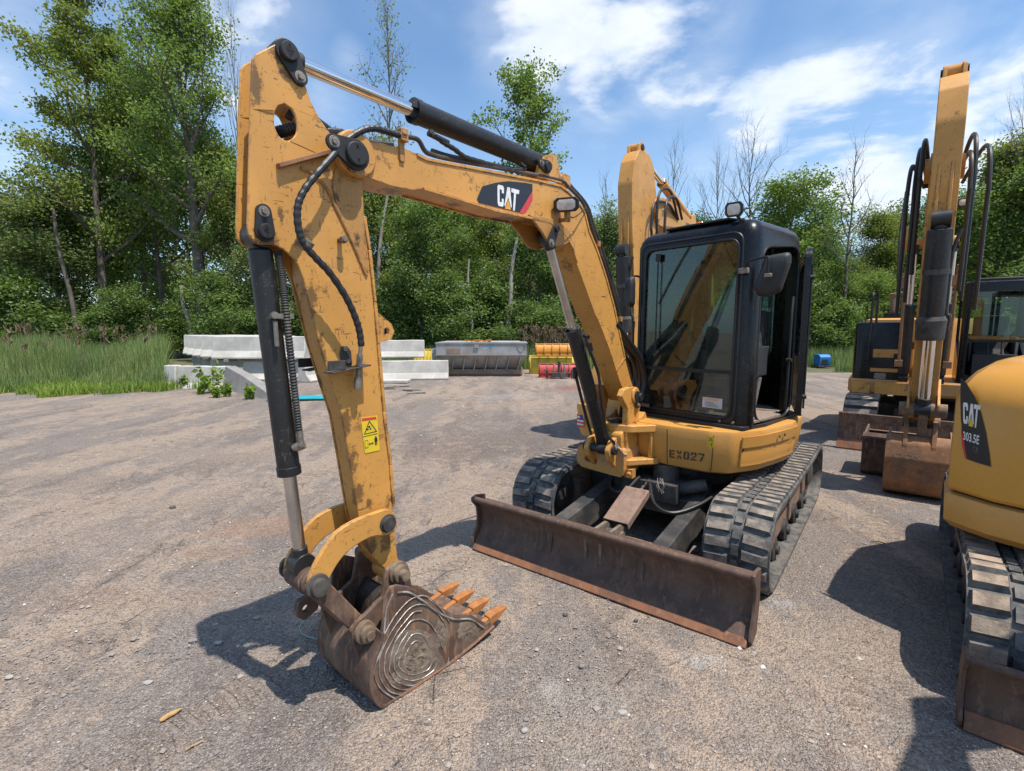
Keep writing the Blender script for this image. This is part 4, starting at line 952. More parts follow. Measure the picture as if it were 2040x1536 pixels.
acyl = cylinder('arm_cylinder', BP(562, 112), BP(1088, 331), .054, .030, .37, A, B, .050)
m = MB(); m.tube(crom([BP(868, 272, .05), BP(885, 285, .06), BP(905, 297, .07), BP(925, 312, .065), BP(950, 320, .06), BP(985, 330, .05), BP(1020, 338, .05), BP(1045, 337, .05)], 6), [.011 + (.002 if k % 3 else 0) for k in range(43)], 10)
m.cyl(BP(853, 265, .05), BP(893, 285, .062), .014, n=10); m.cyl(BP(858, 262, .05), BP(866, 272, .07), .012, n=8); m.cyl(BP(1036, 326, .05), BP(1046, 334, .06), .013, n=8)
m.build('hydraulic_hose', 'rubber_hose', acyl)
m = MB(); m.tube(crom([BP(650, 262, -.02), BP(680, 266, -.02), BP(720, 283, -.04), BP(780, 290, -.04)], 5), [.020 if k % 2 else .0165 for k in range(16)], 10); m.tube(crom([BP(575, 235, -.02), BP(590, 215, -.02), BP(610, 225, -.02), BP(660, 262, -.02)], 5), .015, 10)
m.tube(crom([BP(545, 268, .0), BP(560, 262, .0), BP(590, 255, .0)], 10), [.024 if k % 2 else .019 for k in range(21)], 10); m.build('hydraulic_hose', 'rubber_hose', A)

# ---- stick
ST = .060
full = [(502, 118), (511, 106), (546, 88), (556, 86), (575, 93), (588, 112), (596, 130), (607, 164), (620, 203), (638, 237), (656, 263), (676, 283), (700, 312), (712, 340), (718, 352), (721, 390), (723, 420), (734, 498), (745, 602), (752, 686), (763, 820), (776, 926), (782, 1009), (788, 1075), (792, 1110),
        (799, 1122), (803, 1135), (800, 1150), (789, 1158), (776, 1150), (768, 1135), (742, 1108), (716, 1040), (712, 1014), (698, 926), (682, 832), (656, 750), (635, 680), (612, 587), (603, 552), (588, 518), (566, 497), (544, 488), (518, 488), (503, 480), (495, 468), (492, 446), (493, 425), (498, 216)]
sprof = bp(full, ST)
hole = bp([(567, 206), (581, 217), (590, 238), (591, 262), (582, 276), (570, 280), (556, 270), (547, 248), (548, 225), (556, 210)], ST)
hole = [(p.x, p.y) for p in crom([(x, z, 0) for x, z in hole + hole[:1]], 4)[:-1]]
# upper part: two side plates, the lower box closed
m = MB()
for s in (-1, 1): m.prism(B, sprof, s * ST, s * (ST - .012), holes=[hole])
cut = [(700, 312), (712, 340), (721, 390), (723, 420), (734, 498), (745, 602), (752, 686), (763, 820), (776, 926), (782, 1009), (788, 1075), (796, 1120), (799, 1140), (784, 1150), (768, 1132), (744, 1104), (719, 1040), (714, 1014), (700, 926), (684, 832), (658, 750), (637, 680), (616, 587), (606, 552), (600, 430), (600, 340), (640, 300)]
m.prism(B, bp(cut, ST), -(ST - .013), ST - .013)
c = B.py(789, 1140, ST); m.cyl(B.w(c[0], -.075, c[1]), B.w(c[0], .075, c[1]), .052)
c = B.py(770, 1043, ST + .02); m.cyl(B.w(c[0], -.075, c[1]), B.w(c[0], .08, c[1]), .045)
# back cover plate with folded edge
for s in (-1, 1):
    E_ = bp([(724, 430), (735, 498), (746, 602), (753, 686), (764, 820), (777, 926), (783, 1009)], ST)
    for i in range(len(E_) - 1):
        (x0, z0), (x1, z1) = E_[i], E_[i + 1]; m.obox(B.w((x0 + x1) / 2 - .002, s * (ST + .003), (z0 + z1) / 2), (B.f * (x1 - x0) + B.u * (z1 - z0)) / 2, B.l * .005, B.f * .008)
stick = m.build('stick', 'stick_paint', A, bevel=.004)
# bar and curved rib welded on the side plate
m = MB(); q0, q1 = BP(551, 332, ST), BP(668, 300, ST); m.obox((q0 + q1) / 2 + B.l * .012, (q1 - q0) / 2, B.l * .015, (q1 - q0).cross(B.l).normalized() * .009); m.build('stop_bar', 'orange_rust', stick, bevel=.003)
m = MB(); m.tube(pline([(598, 335), (622, 346), (650, 375), (672, 420), (700, 478), (722, 530), (730, 548)], ST + .002, .006, 5), .0075, 8); m.build('weld_rib', 'yellow_paint_greasy', stick)
# gusset plate and lifting eye on the back
m = MB(); gp = bp([(673, 297), (722, 346), (723, 430), (733, 545), (722, 530), (700, 478), (672, 420), (660, 370)], ST); m.prism(B, gp, ST - .002, ST + .007)
m.prism(B, bp([(664, 300), (690, 318), (721, 346), (722, 410), (712, 400), (690, 350)], ST), -ST - .007, -ST + .002); m.build('gusset_plate', 'yellow_paint_greasy', stick, bevel=.002)
m = MB(); m.prism(B, rnd2(bp([(744, 610), (752, 622), (780, 645), (786, 660), (780, 676), (758, 682), (750, 690)], .012), .006), -.012, .012, holes=[bp([(766, 655), (771, 652), (776, 657), (775, 665), (769, 668), (766, 664)], .012)])
m.build('lifting_eye', 'yellow_paint_worn', stick, bevel=.003)
c = B.py(571, 106, ST); pincap(B, c[0], c[1], ST, 1, .044, .030, -2.1, .085).build('pin_retainer', ['black_matt', 'bolt_metal'], stick, bevel=.002)
c = B.py(526, 462, ST); pincap(B, c[0], c[1], ST, 1, .036, .028, 1.55, .072).build('pin_retainer', ['black_matt', 'bolt_metal'], stick, bevel=.002)
m = MB()
for q in ((773, 1043),):
    c = B.py(*q, .12); m.lathe(B.w(c[0], .085, c[1]), B.l, [(0, .044), (.034, .044), (.036, .034), (.052, .034)], 20)
m.build('link_pin', 'black_dusty', stick)
m = MB(); c = B.py(676, 479, ST); m.cyl(B.w(c[0], ST, c[1]), B.w(c[0], ST + .050, c[1]), .011, n=12); m.cyl(B.w(c[0], ST + .030, c[1]), B.w(c[0], ST + .044, c[1]), .017, n=6); m.build('stop_bolt', 'pin_mud', stick)
# hose bulkhead bracket
m = MB()
for s in (1, -1):
    c = B.py(686, 700, ST); m.prism(B, rnd2(bp([(679, 690), (690, 689), (698, 700), (700, 728), (680, 728), (676, 704)], ST), .006), s * ST, s * (ST + .008))
    e = bp([(650, 726), (700, 721), (724, 716), (730, 730), (704, 738), (655, 742)], ST + .03)
    x0, x1 = min(p[0] for p in e), max(p[0] for p in e); zc = sum(p[1] for p in e) / 6
    m.obox(B.w((x0 + x1) / 2, s * (ST + .035), zc - .012), B.f * (x1 - x0) / 2 + B.u * -.012, B.l * .036, B.u * .003)
    m.obox(B.w(x1 - .025, s * (ST + .069), zc + .008), B.f * .04, B.l * .003, B.u * .02)
hb = m.build('bulkhead_bracket', 'black_dusty', stick, bevel=.002)
m = MB()
for q in ((687, 695), (692, 719)):
    c = B.py(*q, ST + .01); m.cyl(B.w(c[0], ST + .006, c[1]), B.w(c[0], ST + .02, c[1]), .011, n=6)
m.build('bolt', 'bolt_metal', hb)
m = MB(); fx = [BP(717, 706, .10), BP(716, 724, .10), BP(714, 752, .10), BP(713, 775, .10)]
m.tube([fx[0], fx[1]], .014, 6); m.tube([fx[1], fx[2], fx[2], fx[3]], [.012, .012, .017, .017], 16); m.tube([BP(719, 690, .10), fx[0]], .009, 8); m.build('hose_coupling', 'bolt_metal', stick)
# spiral wrapped hose
hp_ = [(806, 272), (790, 268), (770, 262), (745, 256), (720, 261), (690, 281), (650, 325), (618, 362), (598, 395), (592, 425), (596, 462), (606, 487), (630, 515), (658, 545), (688, 590), (706, 628), (716, 660), (720, 690)]
pth = crom([BP(x, y, .145 if y > 300 else .10) for x, y in hp_], 14)
sp = MB(); sp.tube(pth, [.0130 + .0016 * (sin(k * 1.05) > -.2) for k in range(len(pth))], 10)
sp.build('spiral_hose', 'rubber_hose', stick)
m = MB(); c = BP(612, 489, .14); m.tube([c - Vector((.01, 0, .012)), c + Vector((.012, 0, .016))], .021, 12); m.tube([BP(775, 262, .10), BP(806, 272, .10)], .013, 6); m.build('hose_clamp', 'bolt_metal', stick)
# warning decal on the stick
LS = lambda X, Y: (500 + X / 3.84, 780 + Y / 3.84)
sq = lambda X, Y, t: BP(*LS(X, Y), t)
m = MB(); t = ST + .0025
q4 = lambda a_, b_, c_, d_, tt, mi: m.add([sq(*a_, tt), sq(*b_, tt), sq(*c_, tt), sq(*d_, tt)], [(0, 1, 2, 3)], mi)
q4((840, 198), (965, 182), (985, 448), (872, 474), t, 0); q4((848, 206), (957, 192), (960, 212), (850, 226), t + .001, 3)
m.add([sq(864, 330, t + .001), sq(966, 306, t + .001), sq(905, 222, t + .001)], [(0, 1, 2)], 1); m.add([sq(874, 323, t + .002), sq(954, 303, t + .002), sq(906, 236, t + .002)], [(0, 1, 2)], 0)
for (x, y, r_) in ((905, 270, 9), (893, 290, 8), (915, 285, 7)): m.add([sq(x + r_ * cos(k), y + r_ * sin(k), t + .003) for k in (0, 1.05, 2.1, 3.14, 4.19, 5.24)], [tuple(range(6))], 1)
q4((856, 345), (970, 319), (970, 323), (856, 349), t + .001, 1)
q4((870, 376), (895, 371), (898, 430), (873, 435), t + .001, 1); q4((873, 380), (892, 376), (895, 427), (876, 431), t + .002, 0)
q4((910, 398), (930, 394), (930, 400), (910, 404), t + .001, 1); m.add([sq(900, 402, t + .001), sq(912, 391, t + .001), sq(912, 411, t + .001)], [(0, 1, 2)], 1); m.add([sq(940, 394, t + .001), sq(929, 384, t + .001), sq(929, 406, t + .001)], [(0, 1, 2)], 1)
q4((944, 358), (966, 353), (968, 380), (946, 385), t + .001, 1); q4((948, 385), (955, 383), (957, 410), (950, 412), t + .001, 1); q4((959, 382), (966, 380), (967, 408), (961, 410), t + .001, 1)
m.add([sq(955 + 7 * cos(k), 348 + 7 * sin(k), t + .001) for k in (0, 1.05, 2.1, 3.14, 4.19, 5.24)], [tuple(range(6))], 1)
m.build('warning_decal', ['decal_yellow', 'decal_black', 'decal_gold', 'decal_red'], stick)

# ---- bucket cylinder with its coil-guarded hose
kcyl = cylinder('bucket_cylinder', BP(600, 1122), BP(514, 468), .044, .0265, .295, A, B, .050, rod='chrome_dull')
m = MB(); ph = crom([BP(553, 500, .03), BP(560, 540, .045), BP(567, 600, .05), BP(577, 690, .055), (BP(587, 780, .055)), BP(596, 862, .055)], 30)
m.tube(ph, [.0155 if (k // 1) % 2 else .012 for k in range(len(ph))], 10); m.build('coil_guarded_hose', 'black_dusty', kcyl)
m = MB(); m.tube([BP(597, 860, .065), BP(599, 885, .065)], .013, 12); m.tube([BP(599, 885, .068), BP(585, 893, .045)], .015, 12); m.cyl(BP(606, 885, .07), BP(590, 892, .05), .018, n=10)
m.obox(BP(560, 630, .045), B.f * .045, B.l * .012, B.u * .010); m.cyl(BP(545, 628, .05), BP(548, 628, .075), .014, n=8); m.tube([BP(548, 640, .062), BP(552, 690, .062)], .009, 8); m.build('hose_fitting', 'bolt_metal', kcyl)

# ---- linkage
c0, c1 = B.py(773, 1043, .10), B.py(632, 1166, .12)
arc_o = [(632, 1186), (617, 1172), (612, 1160), (622, 1130), (640, 1098), (670, 1058), (705, 1036), (740, 1022), (768, 1014), (782, 1022), (788, 1043), (780, 1060), (762, 1066), (738, 1068), (708, 1084), (680, 1108), (660, 1138), (650, 1160), (646, 1178)]
ao = bp(arc_o, .105)
for s in (1, -1):
    m = MB(); m.prism(B, [tuple(v) for v in [(p.x, p.y) for p in crom([(x, z, 0) for x, z in ao] + [(ao[0][0], ao[0][1], 0)], 3)][:-1]], s * .092, s * .118)
    lk = m.build('link_arm', 'stick_paint', A, bevel=.004)
    m = MB(); m.lathe(B.w(c1[0], s * .118, c1[1]), B.l * s, [(0, .050), (.012, .050), (.014, .036), (.040, .036), (.042, .022)], 20); m.build('link_pin', 'black_dusty', lk)
m = MB(); ce = B.py(612, 1132, .0)
m.cyl(B.w(c1[0] + .0, -.09, c1[1]), B.w(c1[0] + .0, .09, c1[1]), .052); m.cyl(B.w(ce[0] + .02, -.07, ce[1] - .03), B.w(ce[0] + .02, .07, ce[1] - .03), .055)
pk = B.py(729, 1257, .13)
for s in (1, -1):
    d2 = Vector((pk[0] - c1[0], pk[1] - c1[1])).normalized(); n2 = Vector((-d2.y, d2.x))
    pl_ = [(c1[0] + n2.x * .042 - d2.x * .03, c1[1] + n2.y * .042 - d2.y * .03), (c1[0] - n2.x * .042 - d2.x * .03, c1[1] - n2.y * .042 - d2.y * .03), (pk[0] - n2.x * .036 + d2.x * .03, pk[1] - n2.y * .036 + d2.y * .03), (pk[0] + n2.x * .036 + d2.x * .03, pk[1] + n2.y * .036 + d2.y * .03)]
    m.prism(B, rnd2(pl_, .03), s * .045, s * .098)
m.prism(B, [(c1[0] + .01, c1[1] + .03), (pk[0] + .07, pk[1] + .10), (pk[0] + .05, pk[1] + .05), (c1[0] - .0, c1[1] - .03)], -.05, .05)
m.build('bucket_link', 'bucket_rust', A, bevel=.006)
# hook/eye behind the link
m = MB(); hk = B.py(612, 1212, -.08); m.prism(B, rnd2([(hk[0] - .05, hk[1] + .05), (hk[0] + .03, hk[1] + .04), (hk[0] + .05, hk[1] - .02), (hk[0] + .01, hk[1] - .06), (hk[0] - .06, hk[1] - .03)], .02), -.12, -.09, holes=[circ2(hk[0], hk[1] - .005, .018, 10)]); m.build('lifting_hook', 'bucket_rust', A, bevel=.003)

# ---- bucket
BW = .2275
LB = lambda X, Y: (540 + X / 3.49, 1000 + Y / 3.49)
side_px = [(830, 612), (880, 600), (960, 612), (1050, 660), (1150, 740), (1280, 800), (1390, 800), (1480, 855), (1548, 868), (1540, 884), (1400, 1010), (1200, 1180), (1000, 1350), (900, 1425), (830, 1452), (762, 1445), (700, 1360), (690, 1250), (715, 1120), (762, 1000), (778, 850), (785, 700)]
sp2 = [B.py(*LB(x, y), BW) for x, y in side_px]
zmin = min(p[1] for p in sp2); sp2 = [(x, max(.003, z - zmin * .3)) for x, z in sp2]
m = MB()
for s in (1, -1): m.prism(B, sp2, s * BW, s * (BW - .014))
# wrapper: from lip (front bottom) round the back to the hinge
wr = [(1540, 884), (1400, 1010), (1200, 1180), (1000, 1350), (900, 1425), (830, 1452), (762, 1445), (700, 1360), (690, 1250), (715, 1120), (762, 1000), (772, 930)]
wp = [B.py(*LB(x, y), BW) for x, y in wr]; wp = [(x, max(.002, z - zmin * .3)) for x, z in wp]
# outward lip of the wrapper beyond the side plates, smooth curve
ws = [(p.x, p.y) for p in crom([(x, z, 0) for x, z in wp], 4)]
cm = Vector((sum(p[0] for p in sp2) / len(sp2), sum(p[1] for p in sp2) / len(sp2)))
outw = [tuple(Vector(p) + (Vector(p) - cm).normalized() * .006) for p in ws]; inn = [tuple(Vector(p) - (Vector(p) - cm).normalized() * .012) for p in ws]
outw = [(x, max(z, .001)) for x, z in outw]
m.prism(B, outw + inn[::-1], -BW - .008, BW + .008)
bucket = m.build('bucket', 'bucket_rust', A, bevel=.003)
m = MB(); m.prism(B, [(x, z) for x, z in outw[:17]] + [(x + .0, z + .009) for x, z in reversed(outw[:17])], -BW - .012, BW + .012); m.build('wear_edge', 'edge_rust', bucket, bevel=.003)
gp_ = bp([LB(772, 960), LB(778, 850), LB(800, 730), LB(850, 640), LB(880, 650), LB(830, 740), LB(808, 850), LB(800, 960)], .13)
m = MB(); m.prism(B, [(p.x, p.y) for p in crom([(x, z, 0) for x, z in gp_ + gp_[:1]], 3)[:-1]], -BW + .01, BW - .01); m.build('hinge_plate', 'bucket_grease', bucket, bevel=.003)
# ears that carry the pins, with rib
for s in (1, -1):
    ear = [LB(865, 415), LB(915, 430), LB(960, 510), LB(982, 600), LB(900, 650), LB(830, 720), LB(760, 900), LB(700, 1100), LB(635, 1150), LB(575, 1000), LB(550, 900), LB(590, 835), LB(655, 780), (760, 1190), LB(800, 470)]
    m = MB(); m.prism(B, rnd2(bp(ear, .13), .01), s * .112, s * .135); er = m.build('bucket_ear', 'bucket_rust', bucket, bevel=.004)
    c = B.py(*LB(893, 490), .15)
    m = MB(); m.lathe(B.w(c[0], s * .13, c[1]), B.l * s, [(0, .052), (.02, .052), (.022, .040), (.045, .040), (.047, .024), (.075, .024)], 20); m.build('pivot_pin', 'pin_mud', er)
    c = B.py(*LB(655, 905), .15)
    m = MB(); m.lathe(B.w(c[0], s * .13, c[1]), B.l * s, [(0, .050), (.03, .050), (.032, .036), (.055, .036), (.057, .02), (.07, .02)], 20); m.build('pivot_pin', 'pin_mud', er)
# weld beads: rings worn into the cheek plate
m = MB(); c = B.py(*LB(1000, 1080), BW); rb = random.Random(9)
cpt = lambda X, Y: BP(*LB(X, Y), BW + .003)
for k, sc in enumerate((.15, .27, .39, .51, .63, .75, .87, .99)):
    L_ = []
    for j in range(34):
        a_ = 2 * pi * j / 33
        rx = 300 * sc * (1 + .10 * cos(a_ - .8)); ry = 330 * sc * (1 + .42 * max(0, -sin(a_)) ** 2)
        wv = 12 * mnoise.noise((cos(a_) * 1.5, sin(a_) * 1.5, k * 3.3)); X = 1000 + (rx + wv) * cos(a_) + rb.uniform(-3, 3) + 45 * sc * (-sin(a_)); Y = 1085 + (ry + wv) * sin(a_) * .92 + rb.uniform(-3, 3)
        L_.append((X, Y))
    a0_ = rb.randint(0, 33) if k < 5 else 0; cntj = rb.randint(19, 31) if k < 6 else 30
    L_ = [L_[(a0_ + j) % 33] for j in range(cntj)]
    m.tube(crom([cpt(x, y) for x, y in L_], 2), [.0026 + .0011 * abs(mnoise.noise((q * .35, k, 0))) for q in range(2 * len(L_) - 1)], 6)
m.tube(crom([cpt(x, y) for x, y in [(880, 630), (960, 630), (1060, 690), (1150, 760), (1270, 815), (1385, 815), (1480, 875)]], 4), .0045, 6)
m.tube(crom([cpt(x, y) for x, y in [(845, 640), (805, 740), (790, 860), (775, 1000), (725, 1130), (700, 1260), (712, 1370)]], 4), .0045, 6)
m.build('weld_bead', 'steel_weld', bucket)
m = MB(); rows = []
for i in range(16):
    row = []
    for j in range(40):
        a_ = 2 * pi * j / 40; r_ = i / 15; k_ = 1 + .30 * mnoise.noise((cos(a_) * 1.6, sin(a_) * 1.6, 2.0))
        X, Y = 1010 + 190 * r_ * k_ * cos(a_), 1080 + 200 * r_ * k_ * sin(a_)
        hgt = (.0045 + .007 * mnoise.noise((X * .035, Y * .035, 1)) + .005 * mnoise.noise((X * .09, Y * .09, 4))) * (1 - r_ ** 3) - .0012 * (r_ > .95)
        row.append(BP(*LB(X, Y), BW + max(-.002, hgt)))
    rows.append(row + row[:1])
m.grid(rows); m.build('caked_mud', 'bucket_mud', bucket, ang=70)
for (X0, Y0, RX, RY, sd_) in ((1370, 900, 80, 70, 3), (1180, 920, 60, 90, 8), (880, 1230, 70, 50, 12)):
    m = MB(); rows = []
    for i in range(9):
        row = []
        for j in range(24):
            a_ = 2 * pi * j / 24; r_ = i / 8; k_ = 1 + .45 * mnoise.noise((cos(a_) * 1.8, sin(a_) * 1.8, sd_)); X, Y = X0 + RX * r_ * k_ * cos(a_), Y0 + RY * r_ * k_ * sin(a_)
            row.append(BP(*LB(X, Y), BW + max(-.002, (.004 + .008 * mnoise.noise((X * .05, Y * .05, sd_))) * (1 - r_ ** 2) - .001 * (r_ > .9))))
        rows.append(row + row[:1])
    m.grid(rows); m.build('caked_mud', 'bucket_mud', bucket, ang=70)
# teeth on the lip
tb = B.py(*LB(1500, 855), BW); tt = B.py(*LB(1640, 745), BW)
dv = Vector((tt[0] - tb[0], tt[1] - tb[1])); Ld = dv.length; dv /= Ld; nv = Vector((-dv.y, dv.x))
if nv.y < 0: nv = -nv
for k in range(4):
    y = BW - .028 - k * (2 * BW - .056) / 3
    q = lambda a_, b_, yy: B.w(tb[0] + dv.x * a_ + nv.x * b_, yy, tb[1] + dv.y * a_ + nv.y * b_)
    rg = lambda a_, h, w_, c_=0: [q(a_, c_ + h, y - w_), q(a_, c_ + h, y + w_), q(a_, c_ - h, y + w_), q(a_, c_ - h, y - w_)]
    m = MB(); m.loft([rg(-.10, .018, .014, -.008), rg(.03, .016, .015), rg(.05, .014, .014)]); ad = m.build('tooth', 'tooth_steel', bucket, bevel=.004)
    m = MB(); m.loft([rg(.030, .027, .024), rg(.06, .028, .026), rg(.12, .020, .024), rg(.178, .006, .017)]); m.build('tooth_tip', 'tooth_steel', ad, bevel=.006)
m = MB(); lp = [(tb[0] + dv.x * a_ + nv.x * b_, tb[1] + dv.y * a_ + nv.y * b_) for a_, b_ in ((-.10, -.014), (.035, -.006), (.035, .004), (-.10, .006))]; m.prism(B, lp, -BW, BW); m.build('bucket_lip', 'bucket_rust', bucket, bevel=.003)

# ================================================================ large excavators in the second row
def large_excavator(F, name, label):
    R = root(name, F, -4.15, .2, label, 'excavator', 'excavators parked in the yard')
    G = Fr(0, 0, 0); G.o = F.w(-4.15, .2, 0); G.f, G.l, G.yaw = F.f, F.l, F.yaw      # undercarriage frame
    undercarriage(R, G, -1.55, 1.62, .36, 1.10, .46, ['black_dusty', 'steel_pad'], 'rust_flat', pitch=.155, steel=True, lug=.03, padlen=.105)
    # blade
    m = MB(); pf = [(2.55, .0), (2.50, .12), (2.47, .28), (2.49, .44), (2.54, .56), (2.52, .57), (2.45, .46), (2.43, .28), (2.46, .1), (2.50, .0)]
    m.prism(G, pf, -1.1, 1.1)
    for s in (-1, 1): m.prism(G, [(2.52, .40), (2.40, .5), (1.7, .45), (1.7, .3), (2.45, .12)], s * .45 - .06, s * .45 + .06)
    bl = m.build('dozer_blade', 'bucket_rust', R, bevel=.008)
    m = MB(); m.prism(G, [(2.565, 0), (2.575, .02), (2.515, .16), (2.50, .16), (2.54, .0)], -1.1, 1.1); m.build('cutting_edge', 'edge_rust', bl, bevel=.003)
    # house
    hp_ = rnd2([(1.25, -1.12, .12), (1.25, 1.12, .12), (.2, 1.16, .3), (-.9, 1.0, .4), (-1.3, .4, .4), (-1.3, -.4, .4), (-.9, -1.0, .4), (.2, -1.16, .3)], .2, 5)
    rg = lambda z, k, sx=0: [G.w(x * k + sx, y * k, z) for x, y in hp_]
    m = MB(); m.loft([rg(.74, .97), rg(.78, 1.0), rg(.96, 1.0), rg(.99, .985)]); hb = m.build('house_body', 'yellow_paint_dusty', R, ang=28)
    hr = rnd2([(.35, -1.05, .1), (.35, -.25, .05), (-.2, -.2, .1), (-1.2, .9, .3), (-1.25, -.3, .3), (-.85, -.95, .3)], .1, 5)
    m = MB(); m.loft([[G.w(x, y, .99) for x, y in hr], [G.w(x, y, 1.85) for x, y in hr], [G.w(x * .96, y * .95, 2.0) for x, y in hr], [G.w(x * .9 - .03, y * .88, 2.03) for x, y in hr]]); eh = m.build('engine_hood', 'yellow_paint', R, ang=28)
    rp = rnd2([(1.23, -1.08, .14), (1.23, -.38, .04), (.36, -.36, .04), (.36, -1.08, .1)], .05, 5)
    m = MB(); m.loft([[G.w(x, y, .985) for x, y in rp], [G.w(x, y, 1.90) for x, y in rp], [G.w(x * .99, y * .985, 1.94) for x, y in rp], [G.w(x * .97, y * .97, 1.95) for x, y in rp]])
    tb_ = m.build('tool_box', 'black_paint', R, bevel=.004)
    m = MB(); m.prismx(G, rnd2([(-.80, 1.36), (-.52, 1.36), (-.52, 1.43), (-.44, 1.43), (-.44, 1.50), (-.80, 1.50)], .01), 1.232, 1.236, m=0); m.prismx(G, [(-.82, 1.12), (-.44, 1.12), (-.44, 1.18), (-.82, 1.18)], 1.232, 1.236, m=0)
    m.prismx(G, rnd2([(-.76, .98 + .02), (-.60, 1.0), (-.60, 1.10), (-.76, 1.10)], .03), 1.232, 1.238, m=1)
    m.build('step_plate', ['yellow_paint_worn', 'bolt_metal'], tb_, bevel=0)
    m = MB()
    for y in (-.86, -.80): m.tube(crom([G.w(1.26, y, 1.32), G.w(1.26, y, 2.2), G.w(1.24, y, 2.42), G.w(1.0, y, 2.44)], 5) if y == -.86 else [G.w(1.05, y, 1.9), G.w(1.05, y, 2.44)], .018, 8)
    m.tube([G.w(1.26, -.86, 1.4), G.w(1.22, -.80, 1.4)], .014, 6); m.build('handrail', 'black_matt', R)
    m = MB(); m.lathe(G.w(-.35, -.62, 2.0), (0, 0, 1), [(0, .075), (.02, .075), (.02, .055), (.42, .055), (.44, .05)], 18); m.lathe(G.w(-.35, -.62, 2.43), (-.3, 0, 1), [(0, .055), (.08, .055)], 18); m.build('exhaust_pipe', 'pin_mud', eh)
    m = MB(); m.prismz(G, rnd2([(-.1, -.75), (-.1, -.35), (-.75, -.35), (-.75, -.75)], .08), 2.02, 2.14); m.build('hood_cover', 'black_paint', eh, bevel=.02)
    m = MB(); m.prismx(G, rnd2([(-1.06, .99 - .245), (-.80, .745), (-.80, .93), (-1.06, .93)], .02), 1.25, 1.275); m.prismx(G, rnd2([(-.74, .745), (-.12, .745), (-.12, .95), (-.74, .95)], .02), 1.25, 1.28); m.build('storage_door', 'yellow_paint_worn', hb, bevel=.004)
    # cab
    a0, a1, b0, b1, z0, z1 = .05, 1.22, .28, 1.10, 1.0, 2.56
    cp = rnd2([(a1, b0), (a1, b1), (a0, b1), (a0, b0)], .09, 5); ci = rnd2([(a1 - .06, b0 + .06), (a1 - .06, b1 - .06), (a0 + .06, b1 - .06), (a0 + .06, b0 + .06)], .05, 5)
    m = MB(); m.loft([[G.w(x, y, z0) for x, y in cp], [G.w(x, y, z1 - .06) for x, y in cp], [G.w(x * .985 + .01, y * .985 + .01, z1 - .02) for x, y in cp], [G.w(x * .95 + .03, y * .94 + .04, z1) for x, y in cp]])
    cab_ = m.build('cab', 'black_paint', R, ang=35)
    def ct(fn):
        c = MB(); fn(c); return c.build('cutter', 'black_paint', None)
    cs = [ct(lambda c: c.prismz(G, ci, z0 + .04, z1 - .07)), ct(lambda c: c.prismx(G, rnd2([(b0 + .09, 1.68), (b1 - .08, 1.68), (b1 - .08, 2.40), (b0 + .09, 2.40)], .06, 5), .9, 1.5)),
          ct(lambda c: c.prismx(G, rnd2([(b0 + .09, 1.12), (b1 - .08, 1.12), (b1 - .08, 1.64), (b0 + .09, 1.64)], .06, 5), .9, 1.5)),
          ct(lambda c: c.prismx(G, rnd2([(b0 + .10, 1.75), (b1 - .10, 1.75), (b1 - .10, 2.36), (b0 + .10, 2.36)], .1, 5), -.3, .3)),
          ct(lambda c: c.prism(G, rnd2([(a0 + .1, 1.68), (a1 - .12, 1.3), (a1 - .12, 2.4), (a0 + .1, 2.4)], .07, 5), b0 - .3, b1 + .3))]
    boolean_cut(cab_, cs)
    m = MB(); m.prismx(G, rnd2([(b0 + .08, 1.67), (b1 - .07, 1.67), (b1 - .07, 2.41), (b0 + .08, 2.41)], .06, 5), a1 - .03, a1 - .022); m.build('windshield', 'cab_glass', cab_)
    m = MB(); m.prism(G, rnd2([(a0 + .09, 1.67), (a1 - .11, 1.29), (a1 - .11, 2.41), (a0 + .09, 2.41)], .07, 5), b0 + .02, b0 + .026); m.build('side_window', 'cab_glass', cab_)
    m = MB(); m.prismz(G, rnd2([(a1 - .1, b0 + .12), (a1 - .1, b1 - .12), (a0 + .2, b1 - .12), (a0 + .2, b0 + .12)], .06), z1 - .005, z1 + .05); m.build('roof_hatch', 'black_matt', cab_, bevel=.015)
    m = MB(); m.prism(G, rnd2([(.22, 1.3), (.62, 1.32), (.62, 1.46), (.35, 1.50), (.20, 2.05), (.10, 2.04), (.14, 1.45)], .05), .48, .92); m.prism(G, rnd2([(.10, 2.06), (.20, 2.07), (.18, 2.26), (.10, 2.25)], .04), .57, .83); m.box(G, .1, .62, .40, .46, 1.3, 1.72); m.box(G, .1, .62, .94, 1.0, 1.3, 1.72)
    m.box(G, .15, .6, .5, .9, 1.05, 1.35); m.build('seat', 'seat_fabric', R, bevel=.03)
    m = MB(); m.box(G, .95, 1.08, .45, .95, 1.05, 1.45); m.cyl(G.w(.98, .62, 1.4), G.w(.90, .62, 1.75), .012, n=8); m.cyl(G.w(.98, .78, 1.4), G.w(.90, .78, 1.75), .012, n=8); m.build('control_console', 'plastic_black', R, bevel=.01)
    # boom foot in the middle
    m = MB()
    for s in (-1, 1): m.prism(G, rnd2([(.4, .99), (1.25, .99), (1.15, 1.5), (.95, 1.68), (.75, 1.6), (.4, 1.3)], .1), -.15 + s * .17 - .02, -.15 + s * .17 + .02)
    m.cyl(G.w(.95, -.38, 1.56), G.w(.95, .08, 1.56), .06); m.build('boom_mount', 'yellow_paint_dusty', R, bevel=.006)
    yc = .05
    K = Fr(0, 0, 0); K.o = F.w(0, yc, 0); K.f, K.l, K.yaw = F.f, F.l, F.yaw
    bw = .125
